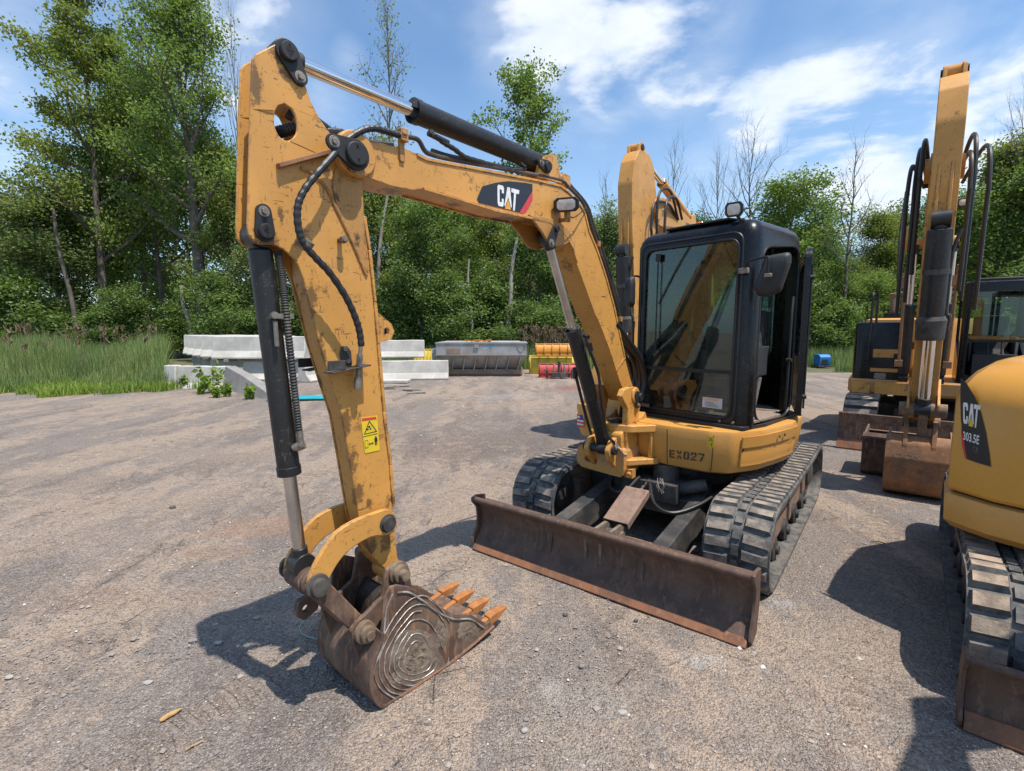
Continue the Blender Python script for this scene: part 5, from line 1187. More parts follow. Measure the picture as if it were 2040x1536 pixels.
    bprof = rnd2([(.02, 3.78, .06), (-.25, 3.86, .1), (-.75, 3.84, .3), (-2.15, 3.64, .3), (-2.80, 3.20, .4), (-3.25, 1.75, .1), (-3.28, 1.52, .08), (-3.12, 1.50, .05), (-2.55, 2.65, .5), (-2.05, 3.08, .4), (-.85, 3.38, .3), (.02, 3.42, .06), (.12, 3.60, .08)], .1, 6)
    m = MB(); m.prism(K, bprof, -bw, bw)
    for s in (-1, 1): m.prism(K, rnd2([(-1.6, 3.58), (-1.66, 3.84), (-1.80, 3.86), (-1.98, 3.52)], .05), s * .09 - .015, s * .09 + .015)
    m.cyl(K.w(-2.2, -.27, 3.1), K.w(-2.2, .27, 3.1), .07)
    bo = m.build('boom', 'yellow_paint', R, bevel=.006)
    m = MB()
    for s in (-1, 1):
        t = s * (bw + .004); q = lambda x, z, k=0: K.w(x, t + s * .001 * k, z)
        dgz = lambda x: -.21 * (x + 1.4)
        pg_ = [(-1.22, 3.22), (-1.16, 3.36), (-1.30, 3.56), (-1.55, 3.56), (-2.10, 3.42), (-2.12, 3.26), (-2.0, 3.02)]
        pg_ = [(x, z + .08) for x, z in pg_]; m.add([q(x, z) for x, z in pg_], [tuple(range(len(pg_)))], 0)
        m.add([q(-2.0, 3.10), q(-2.12, 3.34), q(-2.12, 3.10)], [(0, 1, 2)], 1)
        if s > 0: put_logo(m, [q(-1.38, 3.30, 1), q(-1.86, 3.21, 1), q(-1.88, 3.45, 1), q(-1.40, 3.55, 1)], 2, 3)
        else: put_logo(m, [q(-1.86, 3.21, 1), q(-1.38, 3.30, 1), q(-1.40, 3.55, 1), q(-1.88, 3.45, 1)], 2, 3)
    m.build('logo_decal', ['decal_grey', 'decal_red', 'decal_white', 'decal_gold'], bo)
    # stick
    sw = .112
    spf = rnd2([(.30, 4.38, .08), (.62, 4.36, .1), (.76, 4.18, .1), (.84, 3.86, .3), (.80, 3.3, .4), (.70, 2.6, .4), (.56, .88, .05), (.40, .78, .05), (.34, .92, .05), (.05, 2.6, .4), (-.14, 3.35, .15), (-.14, 3.62, .12), (.0, 3.9, .2), (.12, 4.25, .08)], .08, 5)
    m = MB(); m.prism(K, [p for p in spf], -sw, sw)
    for s in (-1, 1): m.prism(K, rnd2([(.38, 4.30), (.40, 4.46), (.50, 4.50), (.60, 4.46), (.64, 4.25)], .05), s * .075 - .018, s * .075 + .018); m.obox(K.w(.80, s * .05, 3.18), K.f * .012 + K.u * 0, K.l * .014, K.u * .30)
    m.lathe(K.w(0, -.17, 3.60), K.l, [(0, .13), (.34, .13)], 24)
    st = m.build('stick', 'yellow_paint_worn', R, bevel=.006)
    m = MB(); m.cyl(K.w(.50, -.11, 4.42), K.w(.50, .11, 4.42), .045); m.build('pivot_pin', 'black_matt', st)
    # cylinders
    cylinder('arm_cylinder', K.w(.50, 0, 4.42), K.w(-1.80, 0, 3.78), .075, .045, .42, R, K, .07, mat='yellow_paint', rod='chrome')
    kc = cylinder('bucket_cylinder', K.w(.62, 0, .98), K.w(.86, 0, 2.92), .104, .056, .40, R, K, .085)
    m = MB(); a_ = K.w(.62, 0, .98); b_ = K.w(.86, 0, 2.92); d_ = (b_ - a_).normalized()
    m.lathe(a_ + d_ * .76, d_, [(0, .118), (.20, .130), (.24, .108)], 24); m.lathe(a_ + d_ * 1.42, d_, [(0, .112), (.05, .112)], 24)
    m.tube(crom([a_ + d_ * .85 + K.l * .13, a_ + d_ * 1.0 + K.l * .14, a_ + d_ * 1.06 + K.l * .11, a_ + d_ * 1.6 + K.l * .11, a_ + d_ * 1.85 + K.l * .16], 5), .016, 8); m.build('cylinder_clamp', 'black_dusty', kc)
    for s in (-1, 1):
        cylinder('boom_cylinder', K.w(-2.2, s * .22, 3.05), K.w(-2.75, s * .22, 1.05), .075, .042, .42, R, K, .07, rod='chrome')
        m = MB(); m.tube([K.w(-2.1, s * .29, 2.75), K.w(-2.5, s * .29, 1.25)], .022, 8); m.box(K, -2.52, -2.38, s * .29 - .05, s * .29 + .05, 1.25, 1.35); m.box(K, -2.2, -2.1, s * .29 - .05, s * .29 + .04, 2.45, 2.6); m.build('hydraulic_pipe', 'orange_rust', bo, bevel=.004)
    # hose loops beside the boom nose
    m = MB()
    for y, x0, zt, zb in ((-.30, .16, 3.62, 2.45), (-.24, .06, 3.80, 2.6), (-.20, .22, 3.86, 2.9), (.24, .12, 3.85, 2.6), (.21, .24, 3.66, 2.7), (.36, .10, 3.72, 2.5)):
        m.tube(crom([K.w(-.9, y * .55, 3.62), K.w(-.35, y * .85, zt + .10), K.w(x0, y * .95, zt), K.w(x0 + .12, y, zt - .35), K.w(x0 + .10, y, (zt + zb) / 2), K.w(x0 + .02, y, zb - .15), K.w(x0 - .05, y, zb - .45)], 6), .021, 8)
    m.build('hydraulic_hose', 'rubber_hose', R)
    m = MB()
    for y in (-.10, -.02, .06): m.tube(crom([K.w(-.6, y, 3.92), K.w(-1.4, y, 3.80), K.w(-2.2, y, 3.60), K.w(-2.85, y, 3.08), K.w(-3.3, y, 2.0)], 5), .014, 6)
    for x, z in ((-.7, 3.90), (-1.3, 3.80), (-2.1, 3.62)): m.box(K, x - .03, x + .03, -.13, .09, z - .06, z + .03)
    m.build('hydraulic_pipe', 'yellow_paint_greasy', bo)
    work_light(K, K.w(-1.15, bw + .12, 3.42), K.f + K.l * .1, .075, .05, .07, bo, K.w(-1.2, bw + .02, 3.34))
    m = MB(); m.prism(K, rnd2([(-1.0, 3.0), (-1.08, 3.15), (-1.2, 3.2), (-1.26, 3.05), (-1.15, 2.86)], .05), -.34, -.28, holes=[circ2(-1.13, 3.03, .035, 10)]); m.build('lifting_hook', 'plow_orange', bo, bevel=.01)
    # linkage and bucket
    for s in (-1, 1):
        m = MB(); m.prism(K, rnd2([(.30, 1.28), (.38, 1.30), (.70, 1.05), (.68, .92), (.58, .92), (.30, 1.18)], .04), s * .125 - .012, s * .125 + .012); m.build('link_arm', 'yellow_paint_worn', R, bevel=.004)
    m = MB(); m.cyl(K.w(.62, -.20, .98), K.w(.62, .20, .98), .075); m.cyl(K.w(.45, -.16, .83), K.w(.45, .16, .83), .07)
    m.prism(K, rnd2([(.60, 1.02), (.70, .98), (.62, .66), (.52, .64)], .04), -.03, .05); m.build('bucket_link', 'pin_mud', R, bevel=.006)
    bk = [(.62, .70), (.42, .74), (.20, .62), (-.05, .50), (-.45, .36), (-.72, .16), (-.50, .10), (.0, .02), (.40, .004), (.62, .05), (.72, .22), (.74, .45), (.70, .62)]
    m = MB()
    for s in (-1, 1): m.prism(K, rnd2(bk, .08, 4), s * .27, s * .25)
    wr_ = rnd2([(-.72, .16), (-.50, .10), (.0, .02), (.40, .004), (.62, .05), (.72, .22), (.74, .45), (.70, .62), (.62, .70)], .1, 5)[2:]
    cm_ = Vector((.1, .35)); m.prism(K, [tuple(Vector(p) + (Vector(p) - cm_).normalized() * .01) for p in wr_] + [tuple(Vector(p) - (Vector(p) - cm_).normalized() * .02) for p in reversed(wr_)], -.285, .285)
    for s in (-1, 1): m.prism(K, rnd2([(.50, .86), (.66, .80), (.72, .6), (.74, .35), (.5, .5), (.40, .74)], .04), s * .12 - .02, s * .12 + .02)
    bu = m.build('bucket', 'orange_rust', R, bevel=.005)
    m = MB()
    for k in range(4): y = -.24 + .16 * k; m.loft([[K.w(x, yy, z) for x, yy, z in ((-.62, y - .03, .10), (-.62, y + .03, .10), (-.62, y + .03, .17), (-.62, y - .03, .17))], [K.w(x, yy, z) for x, yy, z in ((-.88, y - .02, .18), (-.88, y + .02, .18), (-.88, y + .02, .20), (-.88, y - .02, .20))]])
    m.build('tooth', 'tooth_steel', bu, bevel=.005)
    m = MB()
    og = [tuple(Vector(p) + (Vector(p) - cm_).normalized() * .01) for p in wr_]
    def bxz(z):
        best = .74
        for (xa, za), (xb, zb) in zip(og, og[1:]):
            if min(za, zb) <= z <= max(za, zb) and abs(za - zb) > 1e-6 and xa > .5: best = xa + (xb - xa) * (z - za) / (zb - za)
        return best + .004
    qf = lambda y, z: K.w(.727 + .0 * z + (.745 - .727) * (z - .22) / .23 + .006, y, z)
    for txt, ya, yb, za in (('DDS', -.20, .02, .46), ('CAT', -.19, .0, .38), ('315', -.14, .06, .30)):
        m2 = za; put_text(m, txt, [K.w(bxz(m2), ya, m2), K.w(bxz(m2), yb, m2), K.w(bxz(m2 + .05), yb, m2 + .05), K.w(bxz(m2 + .05), ya, m2 + .05)])
    m.build('weld_lettering', 'pin_mud', bu)
    return R


FC = Fr(4.35, 5.3, 39); FBk = Fr(1.93, 7.6, 39)
C1 = large_excavator(FC, 'large_excavator', 'large yellow excavator at the right with black tool box, dark cab and upright stick')
C2 = copy_tree(C1); C2.name = 'large_excavator.001'
C1.scale = (.92, .92, .92); C1.location = FC.w(-4.15 * .92, .2 * .92 + .02, 0)
C2.scale = (.95, .95, .95); C2.location = FBk.w(-4.05, .2, 0)
tag(C2, 'large yellow excavator half hidden behind the black cab of the EX027 machine', 'excavator', 'excavators parked in the yard')

# ================================================================ excavator D (303.5E CR) at the right edge
FD = Fr(3.576, 2.597, 39)
D = root('mini_excavator', FD, 0, 0, 'yellow mini excavator cut off by the right edge, round body with a 303.5E decal', 'excavator', 'excavators parked in the yard')
undercarriage(D, FD, -.95, 1.06, .27, .87, .36, ['rubber_belt', 'rubber_pad_dirt'], 'rust_flat', pitch=.105, lug=.030, padlen=.066)
# dirt-caked lugs, blade
m = MB(); pf = [(1.55, .0), (1.52, .08), (1.50, .17), (1.52, .26), (1.57, .325), (1.56, .335), (1.50, .30), (1.48, .17), (1.50, .05), (1.53, 0)]
m.prism(FD, pf, -.87, .87); m.tube([FD.w(1.565, -.875, .322), FD.w(1.565, .875, .322)], .017, 12)
for s in (-1, 1): m.prism(FD, rnd2([(1.56, .005), (1.585, .05), (1.54, .14), (1.55, .26), (1.60, .33), (1.575, .36), (1.46, .33), (1.44, .1), (1.5, .01)], .02), s * .87, s * .886); m.prism(FD, [(1.5, .12), (1.5, .26), (.6, .34), (.6, .22)], s * .35 - .05, s * .35 + .05)
bl = m.build('dozer_blade', 'blade_rust', D, bevel=.005)
m = MB(); m.prism(FD, [(1.575, .002), (1.58, .012), (1.530, .075), (1.512, .072), (1.53, .004)], -.865, .865); m.build('cutting_edge', 'edge_rust', bl, bevel=.003)
Da, Db = Vector((.66, -.94)), Vector((.80, -.78))
dpl = [(.30, -.925, .1), (Da.x, Da.y, 0), (Db.x, Db.y, 0), (.90, -.52, .12), (.93, -.2, .1), (.93, .25, .05), (.3, .9, .2), (-.3, .92, .3), (-.8, .6, .4), (-.92, 0, .3), (-.76, -.52, .4), (-.3, -.84, .3)]
dp_ = rnd2(dpl, .1, 5); dc = Vector((-.1, 0))
def dring(z, g, sx=0): return [FD.w(*(Vector(p) + (Vector(p) - dc).normalized() * g), z) for p in dp_]
m = MB(); m.loft([dring(.812, -.012), dring(.83, 0), dring(1.30, 0), dring(1.38, -.03), dring(1.45, -.09), dring(1.51, -.18), dring(1.54, -.28), dring(1.548, -.5)]); hd = m.build('engine_hood', 'yellow_smooth', D, ang=22)
m = MB(); m.loft([dring(.585, -.10), dring(.60, -.035), dring(.64, .008), dring(.765, .016), dring(.79, .006), dring(.797, -.03)]); m.build('counterweight', 'yellow_paint', D, ang=30)
m = MB(); m.loft([dring(.79, -.035), dring(.812, -.035)]); m.loft([[FD.w(x, y, z) for x, y in rnd2([(.6, -.6), (.6, .6), (-.6, .6), (-.6, -.6)], .2)] for z in (.40, .60)]); m.build('house_deck', 'black_matt', D)
dn_ = Vector((Db - Da).yx); nD = (FD.f * (Db - Da).y - FD.l * (Db - Da).x).normalized()
if nD.dot(Vector((0, 0, CAMH)) - FD.w(Da.x, Da.y, 1)) < 0: nD = -nD
def dq(px, py, off=.004):
    p0 = FD.w(Da.x, Da.y, 0) + nD * off; d = pxdir(px, py); c = Vector((0, 0, CAMH)); k = (p0 - c).dot(nD) / d.dot(nD); return c + d * k
m = MB()
pg = [(1914, 752), (1926, 764), (1942, 790), (1955, 825), (1964, 862), (1971, 905), (1974, 930), (1950, 923), (1924, 914), (1918, 880), (1914, 830), (1913, 790)]
m.add([dq(*p) for p in pg], [tuple(range(len(pg)))], 0); m.add([dq(*p, .0048) for p in [(1914, 850), (1918, 866), (1922, 890), (1926, 914), (1922, 912), (1916, 885)]], [tuple(range(6))], 1)
put_logo(m, [dq(1919, 843, .0054), dq(1949, 851, .0054), dq(1954, 808, .0054), dq(1918.5, 801, .0054)], 2, 3)
put_text(m, '303.5E', [dq(1919, 876, .0054), dq(1950, 886, .0054), dq(1951.5, 868, .0054), dq(1918.5, 859, .0054)], 2)
put_text(m, 'CR', [dq(1938, 900, .0054), dq(1949, 904, .0054), dq(1949.5, 892, .0054), dq(1938, 888, .0054)], 4)
m.build('model_decal', ['decal_black', 'decal_red', 'decal_white', 'decal_yellow', 'decal_grey'], hd)
# canopy cab, boom and stick standing out of the frame to the right
m = MB(); cpd = rnd2([(.55, .12), (.55, .80), (-.5, .80), (-.5, .12)], .1, 5)
m.loft([[FD.w(x, y, z) for x, y in cpd] for z in (2.38, 2.46)])
for x, y in ((.50, .16), (.50, .76), (-.45, .76), (-.45, .16)): m.box(FD, x - .03, x + .03, y - .03, y + .03, 1.0, 2.4)
m.box(FD, -.35, .75, .12, .80, .86, 1.0); m.build('cab', 'black_paint', D, bevel=.01)
m = MB(); m.prism(FD, rnd2([(1.0, 1.0), (1.2, 1.05), (1.75, 2.35), (2.1, 2.5), (3.1, 2.35), (3.1, 2.18), (2.1, 2.25), (1.5, 2.4)], .08), -.08 + .0, .08); m.build('boom', 'yellow_paint', D, bevel=.006)
m = MB(); m.prism(FD, rnd2([(3.0, 2.6), (3.25, 2.55), (3.2, 2.0), (3.05, .62), (2.9, .62), (2.95, 2.0)], .05), -.07, .07); m.build('stick', 'yellow_paint', D, bevel=.006)
m = MB(); m.prism(FD, rnd2([(3.1, .62), (2.9, .66), (2.4, .25), (2.5, .02), (2.9, .0), (3.2, .1), (3.25, .4)], .08), -.3, .3); m.build('bucket', 'bucket_rust', D, bevel=.006)
m = MB(); m.cyl(FD.w(.95, 0, .60), FD.w(.95, 0, 1.1), .12); m.box(FD, .7, 1.15, -.14, .14, .58, .7); m.build('swing_post', 'yellow_paint', D, bevel=.01)

# loose rusty bucket between the two
SB = Fr(4.08, 5.62, 39)
m = MB(); q0 = FC.w(-.12, -.42, 0)
SBF = Fr(0, 0, 0); SBF.o = q0; SBF.f, SBF.l = FC.f, FC.l
bk = rnd2([(0, .06), (.05, .45), (.0, .50), (-.55, .52), (-.62, .44), (-.5, .1), (-.3, .0), (-.1, .0)], .06, 4)
for y in (0, .52): m.prism(SBF, bk, y, y + .02)
wr_ = [p for p in rnd2([(.0, .52), (.05, .45), (0, .06), (-.1, .0), (-.3, .0), (-.5, .1), (-.62, .44)], .06, 4)][3:]
cm_ = Vector((-.3, .3)); m.prism(SBF, [tuple(Vector(p) + (Vector(p) - cm_).normalized() * .012) for p in wr_] + [tuple(Vector(p) - (Vector(p) - cm_).normalized() * .010) for p in reversed(wr_)], -.01, .55)
m.box(SBF, .045, .07, -.02, .56, .44, .475)
m.build('spare_bucket', 'bucket_rust', None, bevel=.004, label='dark rusty spare bucket standing on the gravel left of the large excavator bucket', cat='bucket')

# ================================================================ things about the yard
F0 = Fr(0, 0, 180)      # f = +Y, l = -X
gz = lambda px, py, z=0.0: (lambda d: Vector((0, 0, CAMH)) + d * ((z - CAMH) / d.z))(pxdir(px, py))


def barrier(name, a, b, z, h, w, mat, label, cat='barrier', group=None, notch=True):
    """jersey barrier between ground points a and b"""
    a, b = Vector((a[0], a[1], 0)), Vector((b[0], b[1], 0)); d = (b - a).normalized(); n = Vector((d.y, -d.x, 0))
    P = [(-.5, 0), (.5, 0), (.5, .08), (.27, .36), (.19, 1.0), (-.19, 1.0), (-.27, .36), (-.5, .08)]
    m = MB(); rr = random.Random(hash(label) % 1000); L = (b - a).length; K = 8
    rings = []
    for k in range(K + 1):
        c = a.lerp(b, k / K); j = rr.uniform(-.012, .012) if 0 < k < K else 0
        rings.append([c + n * (x * w) + Vector((0, 0, z + y * h * (1 + j))) for x, y in P])
    m.loft(rings); return m.build(name, mat, None, bevel=.02, ang=25, label=label, cat=cat, group=group)


g1 = 'stacked concrete barriers'
def pt(px, Z): return ((px - 1020) / FPX * Z, Z)
# front long barrier of the upper row and four behind it, resting on a lower row
for k, (px, lab) in enumerate(((430, 'front'), (407, 'second'), (391, 'third'), (380, 'fourth'), (372, 'rearmost'))):
    Z = 16.4 + k * .75; a = pt(px, Z); b = (a[0] + 3.05, a[1] + .25)
    if k == 0: a2 = a; b2 = (a[0] + 3.05, a[1] - .05)
    else: a2, b2 = a, b
    barrier('concrete_barrier', a2, b2, .70, .74, .56, 'concrete', {'front': 'pale concrete barrier, nearest of the five stacked on top at the left', 'second': 'pale concrete barrier directly behind the nearest one on top of the left stack', 'third': 'pale concrete barrier, middle one of the five on top of the left stack', 'fourth': 'pale concrete barrier, last but one of the five on top of the left stack', 'rearmost': 'pale concrete barrier, farthest of the five on top of the left stack'}[lab], group=g1)
    a3 = (a2[0] + .25 + (.7 if k == 0 else 0), a2[1]); 
    barrier('concrete_barrier', a3, (b2[0] + .5, b2[1]), 0, .62, .60, 'concrete', {'front': 'stained concrete barrier under the nearest one of the left stack', 'second': 'concrete barrier in the bottom row, second from the front of the left stack', 'third': 'concrete barrier in the bottom row, middle of the left stack', 'fourth': 'concrete barrier in the bottom row, last but one of the left stack', 'rearmost': 'concrete barrier in the bottom row, farthest of the left stack'}[lab], group=g1)
    m = MB(); c = Vector((a2[0] + .5, a2[1], .65)); m.obox(c, (.07, 0, 0), (0, .32, 0), (0, 0, .045)); c2 = c + Vector((2, 0, 0)); 
    m.build('timber_block', 'wood_grey', None, label='rusty brown timber block under the %s barrier on top of the left stack' % ('nearest', 'second', 'middle', 'last but one', 'farthest')[k], cat='timber', bevel=.008)
a = pt(596, 16.9); barrier('concrete_barrier', a, (a[0] + .9, 19.4), .70, .70, .56, 'concrete', 'concrete barrier end seen between the black cylinder and the stick', group=g1)
a = pt(600, 15.6); barrier('concrete_barrier', a, (a[0] + .75, 18.4), 0, .62, .60, 'concrete', 'stained lower concrete barrier seen between cylinder and stick', group=g1)
a = pt(735, 17.6); b = pt(846, 17.9); barrier('concrete_barrier', a, b, .66, .62, .56, 'concrete', 'short pale concrete barrier on top, right of the yellow stick', group=g1)
a = pt(690, 16.3); b = pt(893, 16.7); barrier('concrete_barrier', a, b, 0, .63, .56, 'concrete', 'long low concrete barrier right of the stick, weeds at its foot', group=g1)
m = MB(); c = Vector((*pt(798, 17.7), .648)); m.obox(c, (.5, 0, 0), (0, .1, 0), (0, 0, .010)); m.build('timber_block', 'wood_grey', None, label='thin timber between the two barriers right of the stick', cat='timber', bevel=.004)
a = pt(357, 14.3); b = pt(456, 14.2); barrier('concrete_barrier', a, b, -.12, .74, .56, 'concrete', 'half sunk concrete barrier overgrown by weeds in front of the left stack', group='ground barriers')
a = pt(331, 14.5); b = pt(354, 14.4); barrier('concrete_barrier', a, b, -.12, .75, .56, 'concrete', 'broken concrete barrier stub at the edge of the reeds', group='ground barriers')
a = Vector((*pt(458, 14.1), 0)); b = Vector((*pt(556, 11.6), 0)); d = (b - a).normalized(); n = Vector((d.y, -d.x, 0))
m = MB(); rg = lambda c, h, w: [c + n * (x * w) + Vector((0, 0, -.05 + y * h)) for x, y in ((-.5, 0), (.5, 0), (.42, .2), (.24, 1), (-.24, 1), (-.42, .2))]
m.loft([rg(a, .68, .56), rg(a.lerp(b, .4), .50, .56), rg(b, .10, .5)]); m.build('barrier_ramp', 'concrete_dark', None, bevel=.02, label='grey tapered concrete barrier end sloping down behind the black cylinder', cat='barrier')
m = MB(); c = gz(600, 797); m.obox(c + Vector((0, .1, .05)), (.62, .08, 0), (-.05, .28, .0), (0, 0, .010)); m.obox(c + Vector((-.6, -.1, .07)), (.14, 0, .05), (0, .15, 0), (0, 0, .008)); m.obox(c + Vector((.1, .0, .022)), (.5, .03, 0), (0, .05, 0), (0, 0, .018))
m.build('teal_panel', 'teal_sheet', None, bevel=.003, label='flat teal panel lying on the ground behind the stick', cat='panel')
m = MB(); c = gz(786, 762); m.obox(c + Vector((0, 0, .05)), (.46, -.02, .0), (0, .30, 0), (0, 0, .04)); m.build('concrete_slab', 'concrete', None, bevel=.01, label='thin pale concrete slab lying in front of the long low barrier', cat='slab')
rr = random.Random(12); ORD = ('leftmost', 'second', 'third', 'fourth', 'fifth', 'sixth', 'seventh', 'eighth', 'ninth', 'tenth', 'eleventh', 'twelfth', 'thirteenth', 'fourteenth', 'fifteenth', 'sixteenth', 'seventeenth', 'eighteenth', 'nineteenth', 'twentieth', 'twenty first', 'twenty second', 'twenty third', 'twenty fourth', 'twenty fifth', 'twenty sixth', 'twenty seventh', 'twenty eighth', 'twenty ninth', 'thirtieth')
for k in range(9):
    c = gz(762 + 8.5 * k, rr.uniform(768, 784)); m = MB(); a_ = rr.uniform(-.5, .5); L = rr.uniform(.12, .45)
    m.obox(c + Vector((0, 0, .02)), Vector((cos(a_), sin(a_), rr.uniform(-.05, .1))) * L, Vector((-sin(a_), cos(a_), 0)) * rr.uniform(.03, .06), (0, 0, rr.uniform(.01, .02)))
    m.build('broken_board', 'wood_grey' if k % 3 else 'bark', None, bevel=.004, label='%s broken grey board%s in the scattered wood right of the stick' % (ORD[k], ' from the left' if k else ''), cat='board', group='scattered broken boards')

# salt spreader hopper
X0, X1, Z0 = pt(868, 17.6)[0], pt(1047, 17.6)[0], 17.4
SP = Fr(0, 0, 180); SP.o = Vector(((X0 + X1) / 2, Z0, 0)); SP.f = Vector((1, 0, 0)); SP.l = Vector((0, 1, 0))
hw = (X1 - X0) / 2
R_ = bpy.data.objects.new('salt_spreader', None); SC.collection.objects.link(R_); R_.location = SP.o; ROOTM[R_.name] = Matrix.Translation(SP.o).inverted()
tag(R_, 'grey metal salt spreader hopper with sloping ribbed sides, dark straps and an orange hook', 'salt spreader')
m = MB(); xs0, xs1 = -hw, hw
m.loft([[SP.w(x, y, z) for x, y in ((-hw + .55, .45), (hw - .25, .45), (hw - .25, 1.15), (-hw + .55, 1.15))] for z in (.22,)] + [[SP.w(x, y, .76) for x, y in ((-hw + .05, -.05), (hw + .03, -.05), (hw + .03, 1.75), (-hw + .05, 1.75))]] + [[SP.w(x, y, 1.17) for x, y in ((-hw + .05, -.05), (hw + .03, -.05), (hw + .03, 1.75), (-hw + .05, 1.75))]])
m.build('hopper', 'galvanised', R_, bevel=.008)
for k in range(7):
    m = MB(); x = -hw + .70 + k * (2 * hw - .85) / 6; xb = x - .16
    m.add([SP.w(x - .02, -.09, .77), SP.w(x + .02, -.09, .77), SP.w(xb + .02, .30, .10), SP.w(xb - .02, .30, .10), SP.w(x - .02, -.02, .77), SP.w(x + .02, -.02, .77), SP.w(xb + .02, .46, .10), SP.w(xb - .02, .46, .10)], [(0, 1, 2, 3), (7, 6, 5, 4), (0, 4, 5, 1), (1, 5, 6, 2), (2, 6, 7, 3), (3, 7, 4, 0)]); m.build('side_rib', 'galvanised', R_)
m = MB(); m.box(SP, -hw + .45, hw - .1, .28, 1.3, .06, .24); m.box(SP, -hw + .35, hw - .2, .32, .45, .0, .08); m.box(SP, -hw + .0, hw + .05, -.08, -.04, .74, .78); m.build('frame', 'galvanised_rust', R_, bevel=.006)
m = MB(); m.box(SP, -hw - .12, -hw + .30, .1, .9, .62, .98); m.build('spinner_chute', 'galvanised', R_, bevel=.01)
m = MB(); m.box(SP, -hw + .02, hw + .06, -.08, 1.78, 1.17, 1.20); m.box(SP, -.2, -.04, -.1, -.07, 1.02, 1.14)
for k in range(6): m.tube([SP.w(-hw + .2, .1 + .3 * k, 1.215), SP.w(hw - .2, .1 + .3 * k, 1.215)], .012, 5)
m.build('top_grate', 'galvanised', R_)
m = MB(); m.box(SP, -hw + 1.0 - .6, -hw + 1.0 - .1, -.0565, -.0525, .80, 1.0); m.build('rust_patch', 'galvanised_rust', R_)
m = MB(); m.tube(crom([SP.w(hw - .3, -.07, 1.12), SP.w(hw - .2, -.09, 1.03), SP.w(hw - .1, -.09, 1.0), SP.w(hw, -.07, 1.12)], 5), .012, 6); m.prismx(SP, [(0, 0), (0, 0.01), (.01, 0)], 0, .001); m.build('lifting_chain', 'bolt_metal', R_)
m = MB(); q_ = lambda x, z: SP.w(x, -.058, z); m.add([q_(.30, 1.13), q_(.44, 1.13), q_(.44, 1.08), q_(.37, 1.02), q_(.30, 1.08)], [(0, 1, 2, 3, 4)]); m.add([q_(.365, 1.02), q_(.375, 1.02), q_(.375, .92), q_(.365, .92)], [(0, 1, 2, 3)]); m.build('shield_badge', 'teal_sheet', R_)
m = MB(); rr = random.Random(2)
for k in range(16): c = SP.w(-.1 + rr.uniform(-.4, .45), .3 + rr.uniform(-.1, .1), 1.23 + rr.uniform(0, .07)); m.obox(c, (rr.uniform(.04, .09), 0, .01), (0, .05, 0), (0, 0, .02))
m.build('orange_netting', 'hook_orange', None, label='crumpled orange netting lying on top of the salt spreader', cat='netting')
# snow plows
def plow(px0, px1, Z, z0, h, mat, label, ribs=6, frame=False, back=True):
    x0, x1 = pt(px0, Z)[0], pt(px1, Z)[0]; Q = Fr(0, 0, 0); Q.o = Vector(((x0 + x1) / 2, Z, z0)); Q.f = Vector((0, -1, 0)); Q.l = Vector((1, 0, 0)); w = (x1 - x0) / 2
    R = bpy.data.objects.new('snow_plow', None); SC.collection.objects.link(R); R.location = Q.o; ROOTM[R.name] = Matrix.Translation(Q.o).inverted(); tag(R, label, 'snow plow')
    pr = [(0.0, 0), (.10, .15), (.13, .4), (.06, .75), (-.10, 1.0)]
    pr = [(x * h * 1.2, z * h) for x, z in pr]; m = MB(); m.prism(Q, pr + [(x - .02, z) for x, z in reversed(pr)], -w, w); m.box(Q, pr[-1][0] - .05, pr[-1][0] + .03, -w, w, h * .97, h * 1.05); m.box(Q, -.05, .06, -w, w, -.0, h * .12)
    m.build('moldboard', mat, R, bevel=.008)
    for k in range(ribs): y = -w + .05 + (2 * w - .1) * k / (ribs - 1); m = MB(); m.prism(Q, [(x + .0, z) for x, z in pr] + [(x + .05, z) for x, z in reversed(pr)], y - .012, y + .012); m.build('rib', mat, R)
    if frame:
        m = MB()
        for s in (-1, 1): m.prism(Q, [(.18, .1), (.5, .05), (.5, .12), (.2, .5)], s * .18 - .02, s * .18 + .02); m.tube([Q.w(.16, s * .5, h * .6), Q.w(.45, s * .18, .1)], .025, 8)
        m.box(Q, .3, .55, -.28, .28, .05, .2); m.cyl(Q.w(.3, 0, .15), Q.w(.3, 0, h * 1.25), .05, n=12); m.cyl(Q.w(.5, .42, .0), Q.w(.5, .42, .3), .03, n=10); m.cyl(Q.w(.5, -.42, .0), Q.w(.5, -.42, .3), .03, n=10)
        m.build('hitch_frame', 'black_dusty', R, bevel=.004)
    return R
plow(1054, 1150, 18.6, 0, .66, 'plow_yellow', 'yellow snow plow behind the red one')
plow(1066, 1150, 18.4, .70, .42, 'plow_orange', 'orange snow plow blade lying on top of the yellow one')
plow(1073, 1152, 17.2, 0, .46, 'plow_red', 'red snow plow in front with a black hitch frame', frame=True)
plow(824, 862, 19.4, 0, .85, 'plow_yellow', 'yellow plow end seen between the barriers and the salt spreader')
# blue welder cart
Q = Fr(0, 0, 0); g_ = gz(1636, 734); Q.o = Vector((g_.x, g_.y, 0)); Q.f = Vector((0, -1, 0)); Q.l = Vector((1, 0, 0))
m = MB(); m.prism(Q, rnd2([(-.22, .14), (.22, .14), (.24, .50), (.12, .60), (-.22, .60)], .05), -.22, .24); cartR = m.build('power_unit', 'blue_paint', None, bevel=.012, label='small blue power unit standing at the edge of the grass on the right', cat='machine')
m = MB(); m.box(Q, -.26, .28, -.30, .30, .07, .135); m.build('skid_frame', 'black_dusty', cartR, bevel=.008)
m = MB(); m.box(Q, .241, .246, -.14, .10, .20, .40); m.build('vent_panel', 'plastic_black', cartR)
